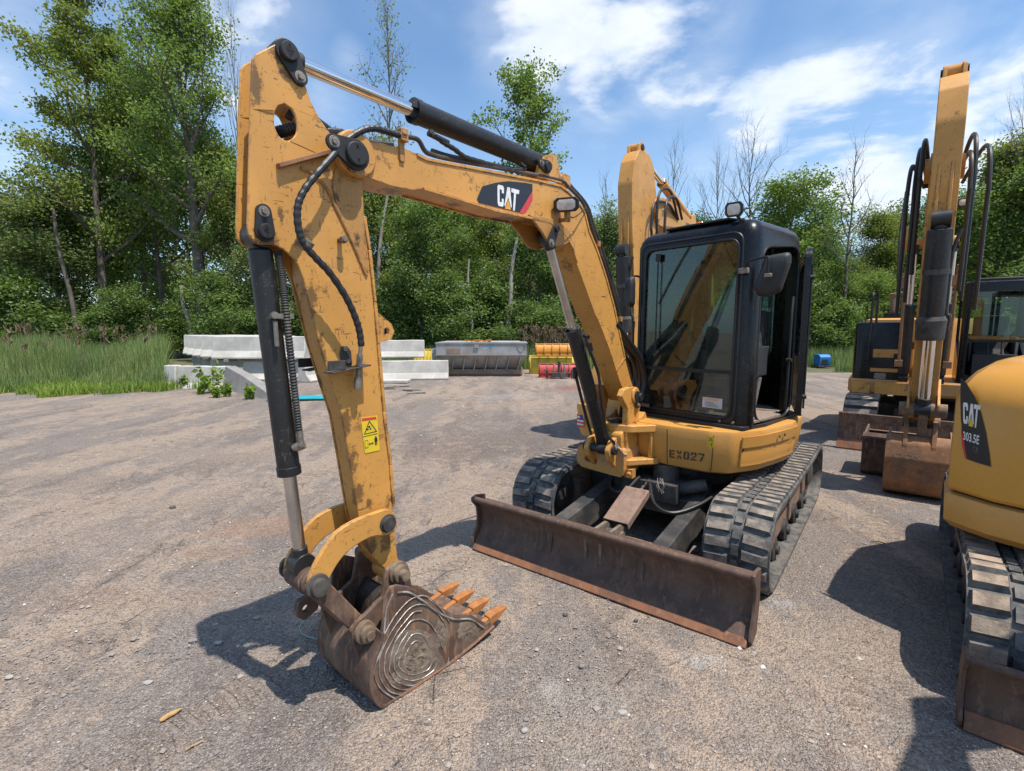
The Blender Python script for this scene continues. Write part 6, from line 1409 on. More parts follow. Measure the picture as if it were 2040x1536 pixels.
# stones, scraps
def stone(px, py, r, mat, label, flat=.6, seed=1):
    rr = random.Random(seed); bm = bmesh.new(); bmesh.ops.create_icosphere(bm, subdivisions=2, radius=1)
    for v in bm.verts: d = v.co.normalized(); k = 1 + .35 * mnoise.noise(d * 1.7 + Vector((seed * 3.1, 0, 0))); v.co = Vector((d.x * k * r, d.y * k * r * rr.uniform(.78, .82), max(d.z, -.5) * k * r * flat))
    m = MB(); c = gz(px, py); m.add([c + v.co + Vector((0, 0, r * flat * .35)) for v in bm.verts], [[v.index for v in f.verts] for f in bm.faces]); bm.free()
    return m.build('stone', mat, None, ang=40, label=label, cat='stone')
plain('stone_dark', (.10, .095, .095), .9, 0, .3, 30, .6); plain('stone_pale', (.38, .36, .33), .9, 0, .25, 30, .6); plain('stone_grey', (.24, .23, .225), .9, 0, .3, 30, .6)
stone(1126, 1226, .017, 'stone_dark', 'small dark stone on the gravel right of the bucket teeth', seed=1)
stone(1267, 1237, .013, 'stone_dark', 'small dark stone just in front of the dozer blade', seed=2)
stone(1159, 1328, .017, 'stone_grey', 'grey stone on open gravel below the dark one', seed=3)
stone(1240, 1420, .022, 'stone_pale', 'flat pale stone below the whitish dust patch', .3, 4)
stone(1045, 1456, .016, 'stone_pale', 'pale stone nearest the bottom edge of the photo', .5, 5)
stone(1048, 1434, .014, 'stone_grey', 'grey pebble just behind the pale stone near the bottom edge', .5, 6)
stone(436, 1281, .020, 'stone_pale', 'cream coloured stone left of the bucket shadow', .4, 7)
stone(384, 1276, .024, 'stone_grey', 'flat grey stone left of the cream one', .25, 8)
stone(295, 1360, .020, 'stone_pale', 'pale stone above the yellow wood scrap', .3, 9)
stone(344, 1012, .030, 'stone_dark', 'dark lump on the tyre marks at the left', .6, 10)
stone(18, 1350, .018, 'stone_pale', 'pale stone at the left edge', .5, 11)
c = gz(340, 1427); m = MB(); d = Vector((.55, .83, 0)); n = Vector((.83, -.55, 0))
m.loft([[c + d * a_ + n * (w * i) + Vector((0, 0, .006 + h * j)) for i, j in ((-1, 0), (1, 0), (.8, 1), (-.7, 1))] for a_, w, h in ((-.042, .008, .004), (-.03, .013, .010), (-.01, .010, .012), (.012, .013, .009), (.03, .008, .008), (.046, .004, .003))])
m.build('wood_scrap', 'wood_yellow', None, bevel=.002, label='yellow splinter of wood lying on the gravel at the lower left', cat='wood scrap')
c = gz(386, 1488); m = MB(); m.tube([c + Vector((-.02, -.02, .005)), c + Vector((.0, .0, .009)), c + Vector((.022, .024, .005))], .0025, 6); m.build('straw', 'wood_yellow', None, label='short dry straw near the bottom left', cat='straw')
m = MB(); m.tube(crom([gz(x, y) + Vector((0, 0, .006 + .004 * (k % 2))) for k, (x, y) in enumerate([(615, 1236), (601, 1244), (597, 1256), (606, 1268), (625, 1274), (645, 1278), (652, 1284), (645, 1296), (650, 1310)])], 6), .0022, 6)
m.build('string', 'string_green', None, label='thin pale green string on the ground left of the bucket', cat='string')
m = MB(); c = gz(1752, 1083); m.tube([gz(1735, 1080) + Vector((0, 0, .01)), gz(1752, 1082) + Vector((0, 0, .012)), gz(1764, 1085) + Vector((0, 0, .008))], [.004, .006, .003], 6); m.build('twig', 'bark', None, label='short dark twig on the gravel near the right hand shadow', cat='twig')
for k, (px, pyt, pyb) in enumerate(((1616, 640, 690), (1641, 641, 692))):
    m = MB(); Z = 27.0; x = pt(px, Z)[0]; zt = 1.7 + (654 - pyt) / FPX * Z; m.lathe(Vector((x, Z, -.2)), (0.02, 0, 1), [(0, .16), (zt * .5, .13), (zt + .2, .10), (zt + .35, .03)], 8)
    m.build('tree_stump', 'bark_pale', None, label=('grey broken stump in the grass, left of the two by the blue unit', 'grey broken stump in the grass, right of the two by the blue unit')[k], cat='stump')

# ================================================================ ground
gm, n, b, _o = principled('yard_gravel')
P = n.new('ShaderNodeNewGeometry').outputs['Position']
warp = n.noise(P, .8, 3, .6, col=True)
Pw = n.vmath('ADD', P, n.vmath('MULTIPLY', n.vmath('SUBTRACT', warp, (.5, .5, .5)), (.5, .5, .5)))
st = n.mapping(Pw, rot=(0, 0, radians(33)), scale=(1.0, .26, 1))       # bands along the traffic direction
st2 = n.mapping(Pw, loc=(5, 2, 0), rot=(0, 0, radians(52)), scale=(1.1, .30, 1))
b1 = n.noise(st, .85, 7, .62); b2 = n.noise(st2, 1.5, 7, .65); b3 = n.noise(P, 4.5, 6, .65); b4 = n.noise(P, 22, 4, .65)
stn = n.voro(P, 85, out='Color'); sb = n.new('ShaderNodeSeparateColor', i_0=stn).outputs[0]
stn2 = n.voro(P, 210, out='Color'); sb2 = n.new('ShaderNodeSeparateColor', i_0=stn2).outputs[1]
grey = n.mix(b4, (.222, .183, .155), (.305, .254, .216)); tan = n.mix(b4, (.375, .282, .208), (.46, .352, .265)); dark = n.mix(b4, (.150, .122, .106), (.205, .170, .148))
mixv = n.math('ADD', n.math('MULTIPLY', b1, .65), n.math('MULTIPLY', b3, .35))
col = n.mix(n.ramp(mixv, .462, .532), grey, tan)
dk = n.math('MULTIPLY', n.ramp(n.math('ADD', n.math('MULTIPLY', b2, .7), n.math('MULTIPLY', b3, .3)),   .51, .57), .7)
col = n.mix(dk, col, dark)
# lanes pressed by tracks and tyres, cracked dry mud
lu = n.new('ShaderNodeSeparateXYZ', i_0=n.mapping(n.vmath('ADD', P, n.vmath('MULTIPLY', n.vmath('SUBTRACT', warp, (.5, .5, .5)), (.35, .35, 0))), rot=(0, 0, radians(36))))
lane_h = None
for u0, w0, fr in ((-5.15, .22, 5.5), (-4.45, .22, 5.5), (-3.35, .16, 9), (-6.6, .25, 5.5), (-2.3, .13, 11), (.1, .18, 8), (-8.4, .3, 5), (1.5, .14, 9)):
    dm = n.math('ABSOLUTE', n.math('SUBTRACT', lu.outputs[0], u0)); mk = n.ramp(dm, w0, w0 * .72)
    wv = n.math('SINE', n.math('ADD', n.math('MULTIPLY', lu.outputs[1], fr * 2 * pi), n.math('MULTIPLY', dm, 14.0)))
    brk = n.ramp(b3, .36, .56); hgt = n.math('MULTIPLY', n.math('MULTIPLY', n.ramp(wv, -.3, .5), mk), brk)
    lane_h = hgt if lane_h is None else n.math('ADD', lane_h, hgt)
    col = n.mix(n.math('MULTIPLY', n.math('MULTIPLY', mk, brk), .38), col, tan); col = n.mix(n.math('MULTIPLY', n.math('MULTIPLY', n.math('SUBTRACT', mk, n.ramp(wv, -.3, .5), clamp=True), brk), .30), col, (.16, .12, .095))
ck = n.voro(Pw, 3.6, feature='DISTANCE_TO_EDGE'); ckm = n.math('MULTIPLY', n.ramp(ck, .045, .012), n.math('MULTIPLY', n.ramp(mixv, .50, .56), n.ramp(b2, .42, .54)))
col = n.mix(n.math('MULTIPLY', ckm, .35), col, (.13, .098, .08))
def spot(px, py, r, amt, c, edge=.5, sx=1.0, ang=0):
    global col
    q = gz(px, py); v = n.mapping(n.vmath('SUBTRACT', P, (q.x, q.y, 0)), rot=(0, 0, ang), scale=(1, sx, 1))
    d = n.vmath('LENGTH', v); d = n.math('ADD', d, n.math('MULTIPLY', n.math('SUBTRACT', b3, .5), r * 2.2))
    col = n.mix(n.math('MULTIPLY', n.ramp(d, r, r * (1 - edge)), n.math('MULTIPLY', n.ramp(b4, .2, .6), amt)), col, c)
spot(1390, 1315, .20, .75, (.50, .46, .42), .9, 1.8, .3); spot(1100, 1370, .10, .7, (.48, .44, .39), .9); spot(1560, 1205, .12, .7, (.5, .47, .44), .9)
spot(1180, 1400, .35, .5, (.40, .35, .29), .9, 1.5, .4); spot(520, 1050, .55, .6, (.40, .22, .12), .6, 1.6, -.3); spot(430, 1100, .4, .6, (.38, .24, .15), .7, 2, -.2)
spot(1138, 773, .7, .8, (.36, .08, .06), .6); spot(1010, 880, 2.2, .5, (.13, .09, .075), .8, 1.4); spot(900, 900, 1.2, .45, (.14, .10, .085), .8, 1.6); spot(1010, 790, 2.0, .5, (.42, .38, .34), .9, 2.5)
spot(100, 1080, 1.0, .6, (.42, .315, .24), .7, 2.0, -.35); spot(150, 1190, .5, .5, (.17, .10, .07), .7, 2.2, -.3); spot(330, 795, 2.6, .7, (.42, .33, .25), .8, 2.5)
spot(1700, 1290, .55, .75, (.42, .325, .24), .8, 1.3, .5); spot(1560, 1420, .45, .6, (.41, .32, .24), .8, 1.4, .5); spot(1130, 1470, .30, .6, (.42, .34, .26), .8, 1.5, .8); spot(760, 1480, .25, .6, (.40, .30, .225), .8, 1.6, .8); spot(260, 1000, 1.1, .65, (.41, .30, .22), .7, 2.2, -.35); spot(480, 900, 1.6, .6, (.40, .30, .22), .7, 2.4, -.4); spot(880, 1020, .6, .55, (.38, .28, .21), .7, 2, -.3); spot(330, 1190, .5, .6, (.40, .295, .215), .7, 2, -.35); spot(120, 960, 1.3, .5, (.16, .13, .115), .7, 2.6, -.4); spot(700, 870, 1.5, .45, (.17, .14, .12), .7, 2.4, -.4)
col = n.mix(n.math('MULTIPLY', n.ramp(sb, .78, .95), .38), col, (.46, .42, .38)); col = n.mix(n.math('MULTIPLY', n.ramp(sb, .30, .05), .5), col, (.095, .080, .072))
col = n.mix(n.math('MULTIPLY', n.ramp(sb2, .86, .97), .5), col, (.48, .45, .42)); col = n.mix(n.math('MULTIPLY', n.ramp(sb2, .3, .05), .6), col, (.09, .082, .08))
n.set(b.inputs['Base Color'], col); b.inputs['Roughness'].default_value = .93; b.inputs['Specular IOR Level'].default_value = .2
wv = n.new('ShaderNodeTexWave', wave_type='BANDS', i_Scale=2.6, i_Distortion=2.0, i_Detail=2.0); n.set(wv.inputs['Vector'], n.mapping(P, rot=(0, 0, radians(120))))
h = n.math('ADD', n.math('MULTIPLY', n.voro(P, 85), -.9), n.math('MULTIPLY', n.voro(P, 210), -.4))
h = n.math('ADD', h, n.math('MULTIPLY', b4, 1.4)); h = n.math('ADD', h, n.math('MULTIPLY', b3, 1.8)); h = n.math('ADD', h, n.math('MULTIPLY', n.noise(st, 9, 6, .7), 2.2))
h = n.math('ADD', h, n.math('MULTIPLY', lane_h, 1.1)); h = n.math('ADD', h, n.math('MULTIPLY', ckm, -1.2))
n.set(b.inputs['Normal'], n.bump(h, .95, .014))

def axis(lo, hi, c0, c1, fine, gr):
    a = list(np.arange(c0, c1, fine)); s = fine; x = c1
    while x < hi: a.append(x); s *= gr; x += s
    a.append(hi); s = fine; x = c0; L = []
    while x > lo: s *= gr; x -= s; L.append(max(x, lo))
    return np.array(L[::-1] + a)
ax_ = axis(-320, 320, -3.2, 4.2, .045, 1.09); ay_ = axis(-40, 480, 1.6, 6.5, .045, 1.09)
XX, YY = np.meshgrid(ax_, ay_); ZZ = np.zeros_like(XX)
cs, sn = cos(radians(33)), sin(radians(33))
for i in range(XX.shape[0]):
    for j in range(XX.shape[1]):
        x, y = XX[i, j], YY[i, j]
        if -14 < x < 16 and 0 < y < 26:
            u, v = x * cs - y * sn, x * sn + y * cs
            z = mnoise.noise((u * 1.3, v * .45, 0)) * .011 + mnoise.noise((u * 5, v * 2.2, 7)) * .0045 + mnoise.noise((x * 13, y * 13, 3)) * .0016
            ZZ[i, j] = min(z, .004) - .003
V = np.stack([XX.ravel(), YY.ravel(), ZZ.ravel()], 1); w_ = XX.shape[1]; hh = XX.shape[0]
idx = (np.arange(hh - 1)[:, None] * w_ + np.arange(w_ - 1)[None, :]).ravel(); Fq = np.stack([idx, idx + 1, idx + w_ + 1, idx + w_], 1)
go = npmesh('ground', V, Fq, 'yard_gravel', smooth=True); go['kind'] = 'structure'
# grass verge beyond the gravel
vm, n, b, oc = principled('verge_soil'); n.set(b.inputs['Base Color'], n.mix(n.ramp(n.noise(oc, .8, 6, .7), .35, .65), (.075, .085, .035), (.13, .12, .06))); b.inputs['Roughness'].default_value = 1
m = MB(); edge = [(-60, 12.8), (-14, 13.0), (-11.5, 13.4), (-9.3, 14.3), (-7, 17.5), (-4.5, 18.6), (-1, 20.3), (2, 20.5), (6, 20.0), (10, 19.4), (14, 19.0), (24, 20), (70, 24)]
pts = [(p.x, p.y) for p in crom([(x, y, 0) for x, y in edge], 6)]
m.grid([[Vector((x, y, .004)) for x, y in pts], [Vector((x * 1.1, y + 3, .03)) for x, y in pts], [Vector((x * 3, 300, .05)) for x, y in pts]]); m.build('verge', 'verge_soil', None, kind='structure')
# loose gravel
rng = np.random.default_rng(7); ng = 30000
yy = 1.5 + 11 * rng.random(ng) ** 1.9; xx = (rng.random(ng) * 2 - 1) * (yy * 1.12 + .2)
rs = .0022 + .0050 * rng.random(ng) ** 3 + .010 * (rng.random(ng) > .994)
keep = np.array([mnoise.noise((x * 1.6, y * 1.6, 5)) > -.25 for x, y in zip(xx, yy)]) | (rng.random(ng) > .75); xx, yy, rs = xx[keep], yy[keep], rs[keep] * (1 + .10 * yy[keep]); ng = len(xx)
oct_ = np.array([(1, 0, 0), (0, 1, 0), (-1, 0, 0), (0, -1, 0), (0, 0, 1), (0, 0, -.5)], float); of = np.array([(0, 1, 4), (1, 2, 4), (2, 3, 4), (3, 0, 4)])
V = oct_[None] * (1 + .5 * (rng.random((ng, 6, 3)) - .5)) * rs[:, None, None] * np.array([1, 1, .75]); an = rng.random(ng) * 6.28
ca, sa = np.cos(an)[:, None], np.sin(an)[:, None]; V = np.stack([V[..., 0] * ca - V[..., 1] * sa, V[..., 0] * sa + V[..., 1] * ca, V[..., 2]], -1)
V += np.stack([xx, yy, rs * .2 - .001], 1)[:, None]; Fq = (of[None] + 6 * np.arange(ng)[:, None, None]).reshape(-1, 3)
pm = bpy.data.materials.new('pebble'); pm.use_nodes = True; n = N(pm.node_tree); MATS['pebble'] = pm; bb = pm.node_tree.nodes['Principled BSDF']
rnd_ = n.new('ShaderNodeNewGeometry').outputs['Random Per Island']
c_ = n.mix(rnd_, (.16, .138, .125), (.36, .305, .262)); c_ = n.mix(n.ramp(rnd_, .955, .99), c_, (.55, .52, .49)); n.set(bb.inputs['Base Color'], c_); bb.inputs['Roughness'].default_value = .9
go = npmesh('gravel', V.reshape(-1, 3), Fq, 'pebble'); tag(go, 'loose grey and tan gravel strewn over the yard', 'gravel', kind='stuff')

# ================================================================ vegetation
def tree(name, seed, h, cr, base=.28, nleaf=26000, mat='leaf_green', tr=.22, lean=0.0, dead=False, leaf=.15, up=.55, top=1.0, bark='bark', nb=30, csz=.42, irr=.5, nsub=5, gap=0.0):
    """returns the root Empty (at the origin) with a trunk and a crown child"""
    rr = random.Random(seed); rng = np.random.default_rng(seed); R = bpy.data.objects.new(name, None); SC.collection.objects.link(R); ROOTM[R.name] = Matrix()
    m = MB(); tp = []; la = rr.uniform(0, 6.28); wob = [rr.uniform(-1, 1) for _ in range(10)]
    for k in range(11):
        f = k / 10; tp.append(Vector((lean * h * f ** 1.3 + .035 * h * mnoise.noise((f * 3, seed, 0)) * f, .03 * h * mnoise.noise((f * 3, seed, 9)) * f, h * f * .97 - .1)))
    m.tube(tp, [tr * (1 - .93 * (k / 10) ** .85) * (1.25 if k == 0 else 1) for k in range(11)], 8)
    at = lambda f: tp[min(int(f * 10), 9)].lerp(tp[min(int(f * 10), 9) + 1], f * 10 - min(int(f * 10), 9))
    cents = []
    for i in range(nb):
        f = base + (1 - base) * ((i + rr.random() * .8) / nb) ** .9 * .97; az = i * 2.4 + rr.uniform(-.5, .5)
        fm = (f - base) / (1 - base); L = cr * (1.0 - .15 * (1 - fm)) * sqrt(max(.05, 1 - ((fm - .33) / .72) ** 2)) * rr.uniform(1 - irr, 1.15)
        if top != 1.0: L *= 1 - (1 - top) * fm
        p = at(f); el = up * (.5 + .9 * fm) + rr.uniform(-.15, .25); d = Vector((cos(az) * cos(el), sin(az) * cos(el), sin(el))); P_ = [p]
        for s in range(5):
            d = (d + Vector((rr.uniform(-.18, .18), rr.uniform(-.18, .18), rr.uniform(-.02, .20)))).normalized(); p = p + d * L / 5; P_.append(p)
        r0 = max(.018, tr * .42 * (1 - fm * .75)); m.tube(P_, [r0 * (1 - .8 * s / 5) for s in range(6)], 5)
        for j in range(nsub):
            g = .25 + .75 * (j + rr.random()) / nsub; k = min(int(g * 5), 4); q = P_[k].lerp(P_[k + 1], g * 5 - k)
            d2 = ((P_[k + 1] - P_[k]).normalized() + Vector((rr.uniform(-1, 1), rr.uniform(-1, 1), rr.uniform(-.3, .8)))).normalized(); L2 = L * rr.uniform(.18, .42) * (1.2 - .4 * g) + .25; Q_ = [q]
            for s in range(3): d2 = (d2 + Vector((rr.uniform(-.25, .25), rr.uniform(-.25, .25), rr.uniform(-.1, .25)))).normalized(); q = q + d2 * L2 / 3; Q_.append(q)
            m.tube(Q_, [r0 * .40, r0 * .28, r0 * .2, r0 * .1], 3)
            if rr.random() >= gap: cents += [Q_[1], Q_[2], Q_[3], Q_[3]]
            if dead:
                for t_ in range(3):
                    d3 = (d2 + Vector((rr.uniform(-.9, .9), rr.uniform(-.9, .9), rr.uniform(-.1, .7)))).normalized(); q3 = Q_[1 + t_ % 3]
                    m.tube([q3, q3 + d3 * L2 * .35, q3 + (d3 + Vector((rr.uniform(-.3, .3), rr.uniform(-.3, .3), .2))).normalized() * L2 * .7], [r0 * .2, r0 * .12, r0 * .05], 3)
        if rr.random() >= gap: cents.append(P_[5])
    t = m.build('trunk', bark, R, ang=60)
    if nleaf:
        Cn = np.array([tuple(c) for c in cents]); k = rng.integers(0, len(Cn), nleaf); off = rng.normal(0, 1, (nleaf, 3)) * np.array([csz, csz, csz * .62])
        c = Cn[k] + off; c[:, 2] = np.maximum(c[:, 2], .3); sz = leaf * (.6 + .8 * rng.random(nleaf))
        nrm = rng.normal(0, 1, (nleaf, 3)) + np.array([0, 0, .8]); nrm /= np.linalg.norm(nrm, axis=1)[:, None]
        a = np.cross(nrm, rng.normal(0, 1, (nleaf, 3))); a /= np.linalg.norm(a, axis=1)[:, None]; bb_ = np.cross(nrm, a)
        V = np.stack([c - a * sz[:, None] * .5, c + bb_ * sz[:, None] * .33, c + a * sz[:, None] * .5 + nrm * sz[:, None] * .1, c - bb_ * sz[:, None] * .33], 1).reshape(-1, 3)
        npmesh('crown', V, np.arange(nleaf * 4).reshape(-1, 4), mat, R)
    return R


def place(R, px, Z, rot=0.0, sc=1.0, scz=None, label='', cat='tree', group=None, first=True):
    o = R if first else copy_tree(R); o.location = ((px - 1020) / FPX * Z, Z, -.02); o.rotation_euler = (0, 0, rot); o.scale = (sc, sc, scz or sc)
    for k in ('label', 'category', 'group'):
        if k in o: del o[k]
    tag(o, label, cat, group); return o


top = lambda py, Z: CAMH + (654 - py) / FPX * Z      # height of a thing whose top shows at row py
WG = 'trees at the edge of the woods'
Z = 29.0
tA = tree('tall_tree', 11, top(-10, Z), 6.6, .26, 27000, 'leaf_yellow', .28, .02, leaf=.16, up=.42, nb=30, csz=.33, irr=.6, top=.42, gap=.25, nsub=5, bark='bark')
place(tA, 215, Z, .3, label='tallest tree at the left, open crown with yellow green sprays reaching the top edge', group=WG)
tB = tree('tall_tree', 23, top(35, 28), 4.8, .30, 29000, 'leaf_green', .42, -.02, leaf=.145, up=.8, nb=26, csz=.40, irr=.5, gap=.2, bark='bark')
place(tB, 412, 28, 1.1, label='tall tree just left of the stick with a thick trunk forking high up', group=WG)
tC = tree('leafy_tree', 31, 11.0, 3.9, .25, 24000, 'leaf_green', .20, 0, leaf=.145, up=.6, nb=22, csz=.40, nsub=4, gap=.12)
tD = tree('leafy_tree', 37, 9.5, 3.6, .20, 23000, 'leaf_pale', .18, .02, leaf=.14, up=.75, nb=22, csz=.42, nsub=4, gap=.15, irr=.6)
tE = tree('leafy_tree', 41, 12.0, 3.7, .30, 24000, 'leaf_yellow', .20, -.02, leaf=.145, up=.9, nb=22, csz=.40, irr=.65, nsub=4, gap=.18)
tF = tree('leafy_tree', 43, 10.0, 3.6, .18, 25000, 'leaf_dark', .18, .01, leaf=.145, up=.6, nb=24, csz=.42, nsub=4, gap=.08)
tS = tree('shrub', 47, 4.4, 2.3, .04, 12000, 'leaf_dark', .06, 0, leaf=.13, up=.7, nb=16, csz=.34, nsub=3, gap=.1, irr=.6)
tT = tree('shrub', 53, 3.4, 2.1, .04, 11000, 'leaf_dark', .05, 0, leaf=.14, up=.8, nb=15, csz=.32, nsub=3, gap=.1, irr=.65)
used = set()
def put(R, px, Z, ypix, base_h, rot, label, cat='tree', group=WG, wide=1.0):
    s = top(ypix, Z) / base_h; first = R.name not in used; used.add(R.name)
    return place(R, px, Z, rot, s ** .6 * wide, s, label, cat, group, first)
put(tD, 60, 27, 415, 9.5, .2, 'pale feathery tree at the left edge behind the reeds', wide=1.35)
put(tC, 330, 31, 190, 11, 2.2, 'leafy tree filling the gap between the two tall trees at the left', wide=.8)
put(tF, 130, 30, 440, 10, 1.2, 'dark leafy tree low behind the reeds, under the tallest tree')
put(tE, 475, 29, 340, 12, .4, 'leafy tree seen directly behind the upper end of the stick', wide=.8)
put(tC, 268, 33, 330, 11, .9, 'leafy tree under the two tall crowns, left of the barrier stack')
put(tD, 560, 27, 470, 9.5, 2.9, 'pale leafy tree behind the black bucket cylinder')
put(tC, 665, 32, 335, 11, 4.1, 'leafy tree rising just above the boom right of the stick', wide=.8)
put(tE, 755, 31, 330, 12, 3.4, 'leafy tree under the boom nearest the stick', wide=.9)
put(tF, 840, 27, 432, 10, .3, 'dark leafy tree under the boom behind the concrete barriers')
put(tC, 905, 30, 405, 11, 2.7, 'leafy tree under the middle of the boom above the salt spreader')
put(tE, 980, 33, 430, 12, 5.2, 'leafy tree behind the salt spreader, right of the middle of the boom')
put(tF, 1075, 28, 445, 10, 3.1, 'dark leafy tree under the bend of the boom')
put(tC, 1145, 29, 470, 11, 5.5, 'leafy tree seen beside the boom cylinder rod')
put(tD, 1215, 30, 470, 9.5, 4.0, 'pale leafy tree between the boom and the black cab')
put(tE, 1290, 33, 480, 12, 1.9, 'leafy tree behind the left edge of the black cab')
put(tF, 1395, 34, 470, 10, 4.8, 'leafy tree just clearing the roof of the black cab')
put(tC, 1560, 30, 402, 11, 3.6, 'bright leafy tree right of the black cab roof', wide=1.15)
put(tF, 1640, 27, 520, 10, 2.0, 'dark leafy tree right of the open cab door', wide=.9)
put(tE, 1735, 33, 450, 12, 4.4, 'thin leafy tree between the dead tree and the large excavator')
put(tD, 1800, 34, 455, 9.5, 1.5, 'pale leafy tree behind the hose loops of the large excavator')
put(tC, 1720, 27, 560, 11, .6, 'leafy tree low behind the black tool box of the large excavator')
put(tE, 1960, 30, 330, 12, 2.6, 'tall leafy tree rising behind the dark cab at the right', wide=1.15)
put(tF, 2060, 27, 360, 10, .7, 'leafy tree cut by the right edge of the picture', wide=1.2)
put(tC, 1885, 33, 420, 11, 1.9, 'leafy tree just right of the upright stick of the large excavator')
tG = tree('poplar_tree', 61, top(215, 36), 4.6, .66, 8000, 'leaf_green', .22, .0, leaf=.20, up=.8, nb=18, csz=.34, irr=.6, gap=.15, nsub=4)
place(tG, 1058, 36, .5, label='lone tree crown standing up above the boom against the sky', cat='tree', group=WG)
tH = tree('sparse_tree', 67, top(60, 32), 3.4, .55, 800, 'leaf_pale', .16, .01, dead=True, leaf=.145, up=1.0, nb=22, csz=.35, irr=.6, gap=.45, bark='bark')
place(tH, 785, 32, 1.2, label='half dead thin tree with bare top above the chrome rod', cat='tree', group=WG)
# second row, mostly hidden
for k, (px, ty) in enumerate(((-60, 480), (20, 470), (180, 400), (300, 300), (390, 330), (520, 380), (620, 430), (700, 400), (800, 440), (870, 450), (950, 455), (1040, 470), (1120, 490), (1180, 500), (1260, 510), (1340, 500), (1450, 500), (1600, 480), (1690, 540), (1780, 520), (1850, 480), (1930, 420), (2010, 400), (2110, 420))):
    put((tC, tF, tE, tD)[k % 4], px, 39 + (k * 7) % 5, ty, (11, 10, 12, 9.5)[k % 4], k * 1.3, '%s tree%s in the back row of the woods, mostly hidden' % (ORD[k], ' from the left' if k else ''), group='back row of the woods', wide=1.15)
# shrubs along the foot of the trees
SL = [(-40, 26.1, 615), (43, 25.0, 585), (130, 26.3, 640), (201, 25.7, 640), (269, 27.0, 600), (363, 27.8, 630), (439, 25.1, 585), (512, 25.0, 640), (582, 27.2, 630), (654, 27.7, 600), (734, 27.0, 630), (805, 27.2, 600), (896, 25.5, 585), (974, 27.0, 585), (1066, 24.7, 630), (1163, 25.0, 600), (1256, 27.1, 585), (1322, 24.9, 640), (1400, 27.6, 600), (1487, 24.5, 585), (1561, 26.4, 585), (1659, 24.8, 630), (1759, 27.7, 630), (1829, 25.9, 585), (1904, 25.1, 640), (1972, 24.7, 640), (2047, 27.1, 640)]
for k, (px, Zs, ty) in enumerate(SL):
    put((tS, tT)[k % 2], px, Zs, ty, (4.4, 3.4)[k % 2], k * 2.1, '%s dense green shrub%s at the foot of the woods' % (ORD[k], ' from the left' if k else ''), 'shrub', 'shrubs at the foot of the woods', wide=1.1)
# dark depths of the wood behind everything
rng = np.random.default_rng(3); nl = 60000
x = (rng.random(nl) * 2 - 1) * 62; y = 46 + 6 * rng.random(nl) + np.abs(x) * -.05; hh_ = 5.2 + 2.2 * np.sin(x * .35) + 1.2 * np.sin(x * .9 + 1); z = hh_ * rng.random(nl) ** .8
c = np.stack([x, y, z], 1); sz = .42 * (.6 + .8 * rng.random(nl)); nrm = rng.normal(0, 1, (nl, 3)); nrm /= np.linalg.norm(nrm, axis=1)[:, None]; a = np.cross(nrm, rng.normal(0, 1, (nl, 3))); a /= np.linalg.norm(a, axis=1)[:, None]; b_ = np.cross(nrm, a)
V = np.stack([c - a * sz[:, None] * .5, c + b_ * sz[:, None] * .4, c + a * sz[:, None] * .5, c - b_ * sz[:, None] * .4], 1).reshape(-1, 3)
o = npmesh('woods', V, np.arange(nl * 4).reshape(-1, 4), 'leaf_dark'); tag(o, 'dense dark woods far behind the front trees', 'woods', kind='stuff')
# bare trunks and dead trees
DT = 'dead trees standing over the woods'
d1 = tree('dead_tree', 71, 12.0, 2.4, .42, 0, tr=.13, dead=True, up=.95, nb=16, irr=.5, nsub=4, bark='bark')
d2 = tree('dead_tree', 73, 12.0, 3.2, .50, 0, tr=.12, dead=True, up=.9, nb=20, irr=.45, nsub=5, bark='bark')
def putd(R, px, Z, ypix, rot, label, wide=1.0): return put(R, px, Z, ypix, 12.0, rot, label, 'dead tree', DT, wide)
putd(d1, 1674, 26, 310, .2, 'dark dead tree standing alone between the open door and the large excavator')
putd(d2, 1480, 31, 305, 1.0, 'tangled bare dead tree above the work light of the cab')
putd(d1, 1330, 34, 300, 2.4, 'slender dead tree right of the far stick of the hidden excavator', .8)
putd(d2, 1410, 33, 350, 3.6, 'bare dead tree behind the roof beacon', .8)
putd(d1, 1200, 30, 365, 4.0, 'bare dead tree between the boom and the hidden excavator stick', .8)
putd(d2, 1240, 33, 395, 5.0, 'small bare dead tree left of the hidden excavator stick', .6)
putd(d2, 1985, 29, 250, 2.0, 'bare dead branches leaning out of the trees at the right', .8)
putd(d1, 500, 31, 60, 5.4, 'bare twigs beside the top of the tall tree at the stick', .5)
def pole(px0, y0, px1, y1, Z, r0, r1, mat, label, name='bare_trunk'):
    a = Vector(((px0 - 1020) / FPX * Z, Z, top(y0, Z))); b = Vector(((px1 - 1020) / FPX * Z, Z, max(-.1, top(y1, Z)))); m = MB()
    m.tube(crom([b, b.lerp(a, .35) + Vector((.10, 0, 0)), b.lerp(a, .7) + Vector((-.08, 0, 0)), a], 4), [r1 + (r0 - r1) * k / 12 for k in range(13)], 8)
    return m.build(name, mat, None, label=label, cat='tree trunk', ang=60)
pole(1776, 393, 1774, 690, 26, .05, .12, 'bark', 'bare broken pole trunk against the sky left of the large excavator')
pole(782, 395, 735, 690, 27.5, .06, .15, 'bark_pale', 'pale leaning dead trunk seen just right of the stick')
pole(1030, 480, 1003, 690, 26.6, .07, .17, 'bark_pale', 'pale trunk under the boom leaning slightly right')
pole(936, 520, 938, 690, 26.4, .05, .09, 'bark_pale', 'thin pale trunk under the boom above the salt spreader')
pole(136, 425, 158, 690, 26.0, .07, .12, 'bark', 'slim dark trunk leaning left behind the reeds')
pole(372, 570, 386, 690, 25.2, .09, .13, 'bark_pale', 'slim grey trunk above the left barrier stack')
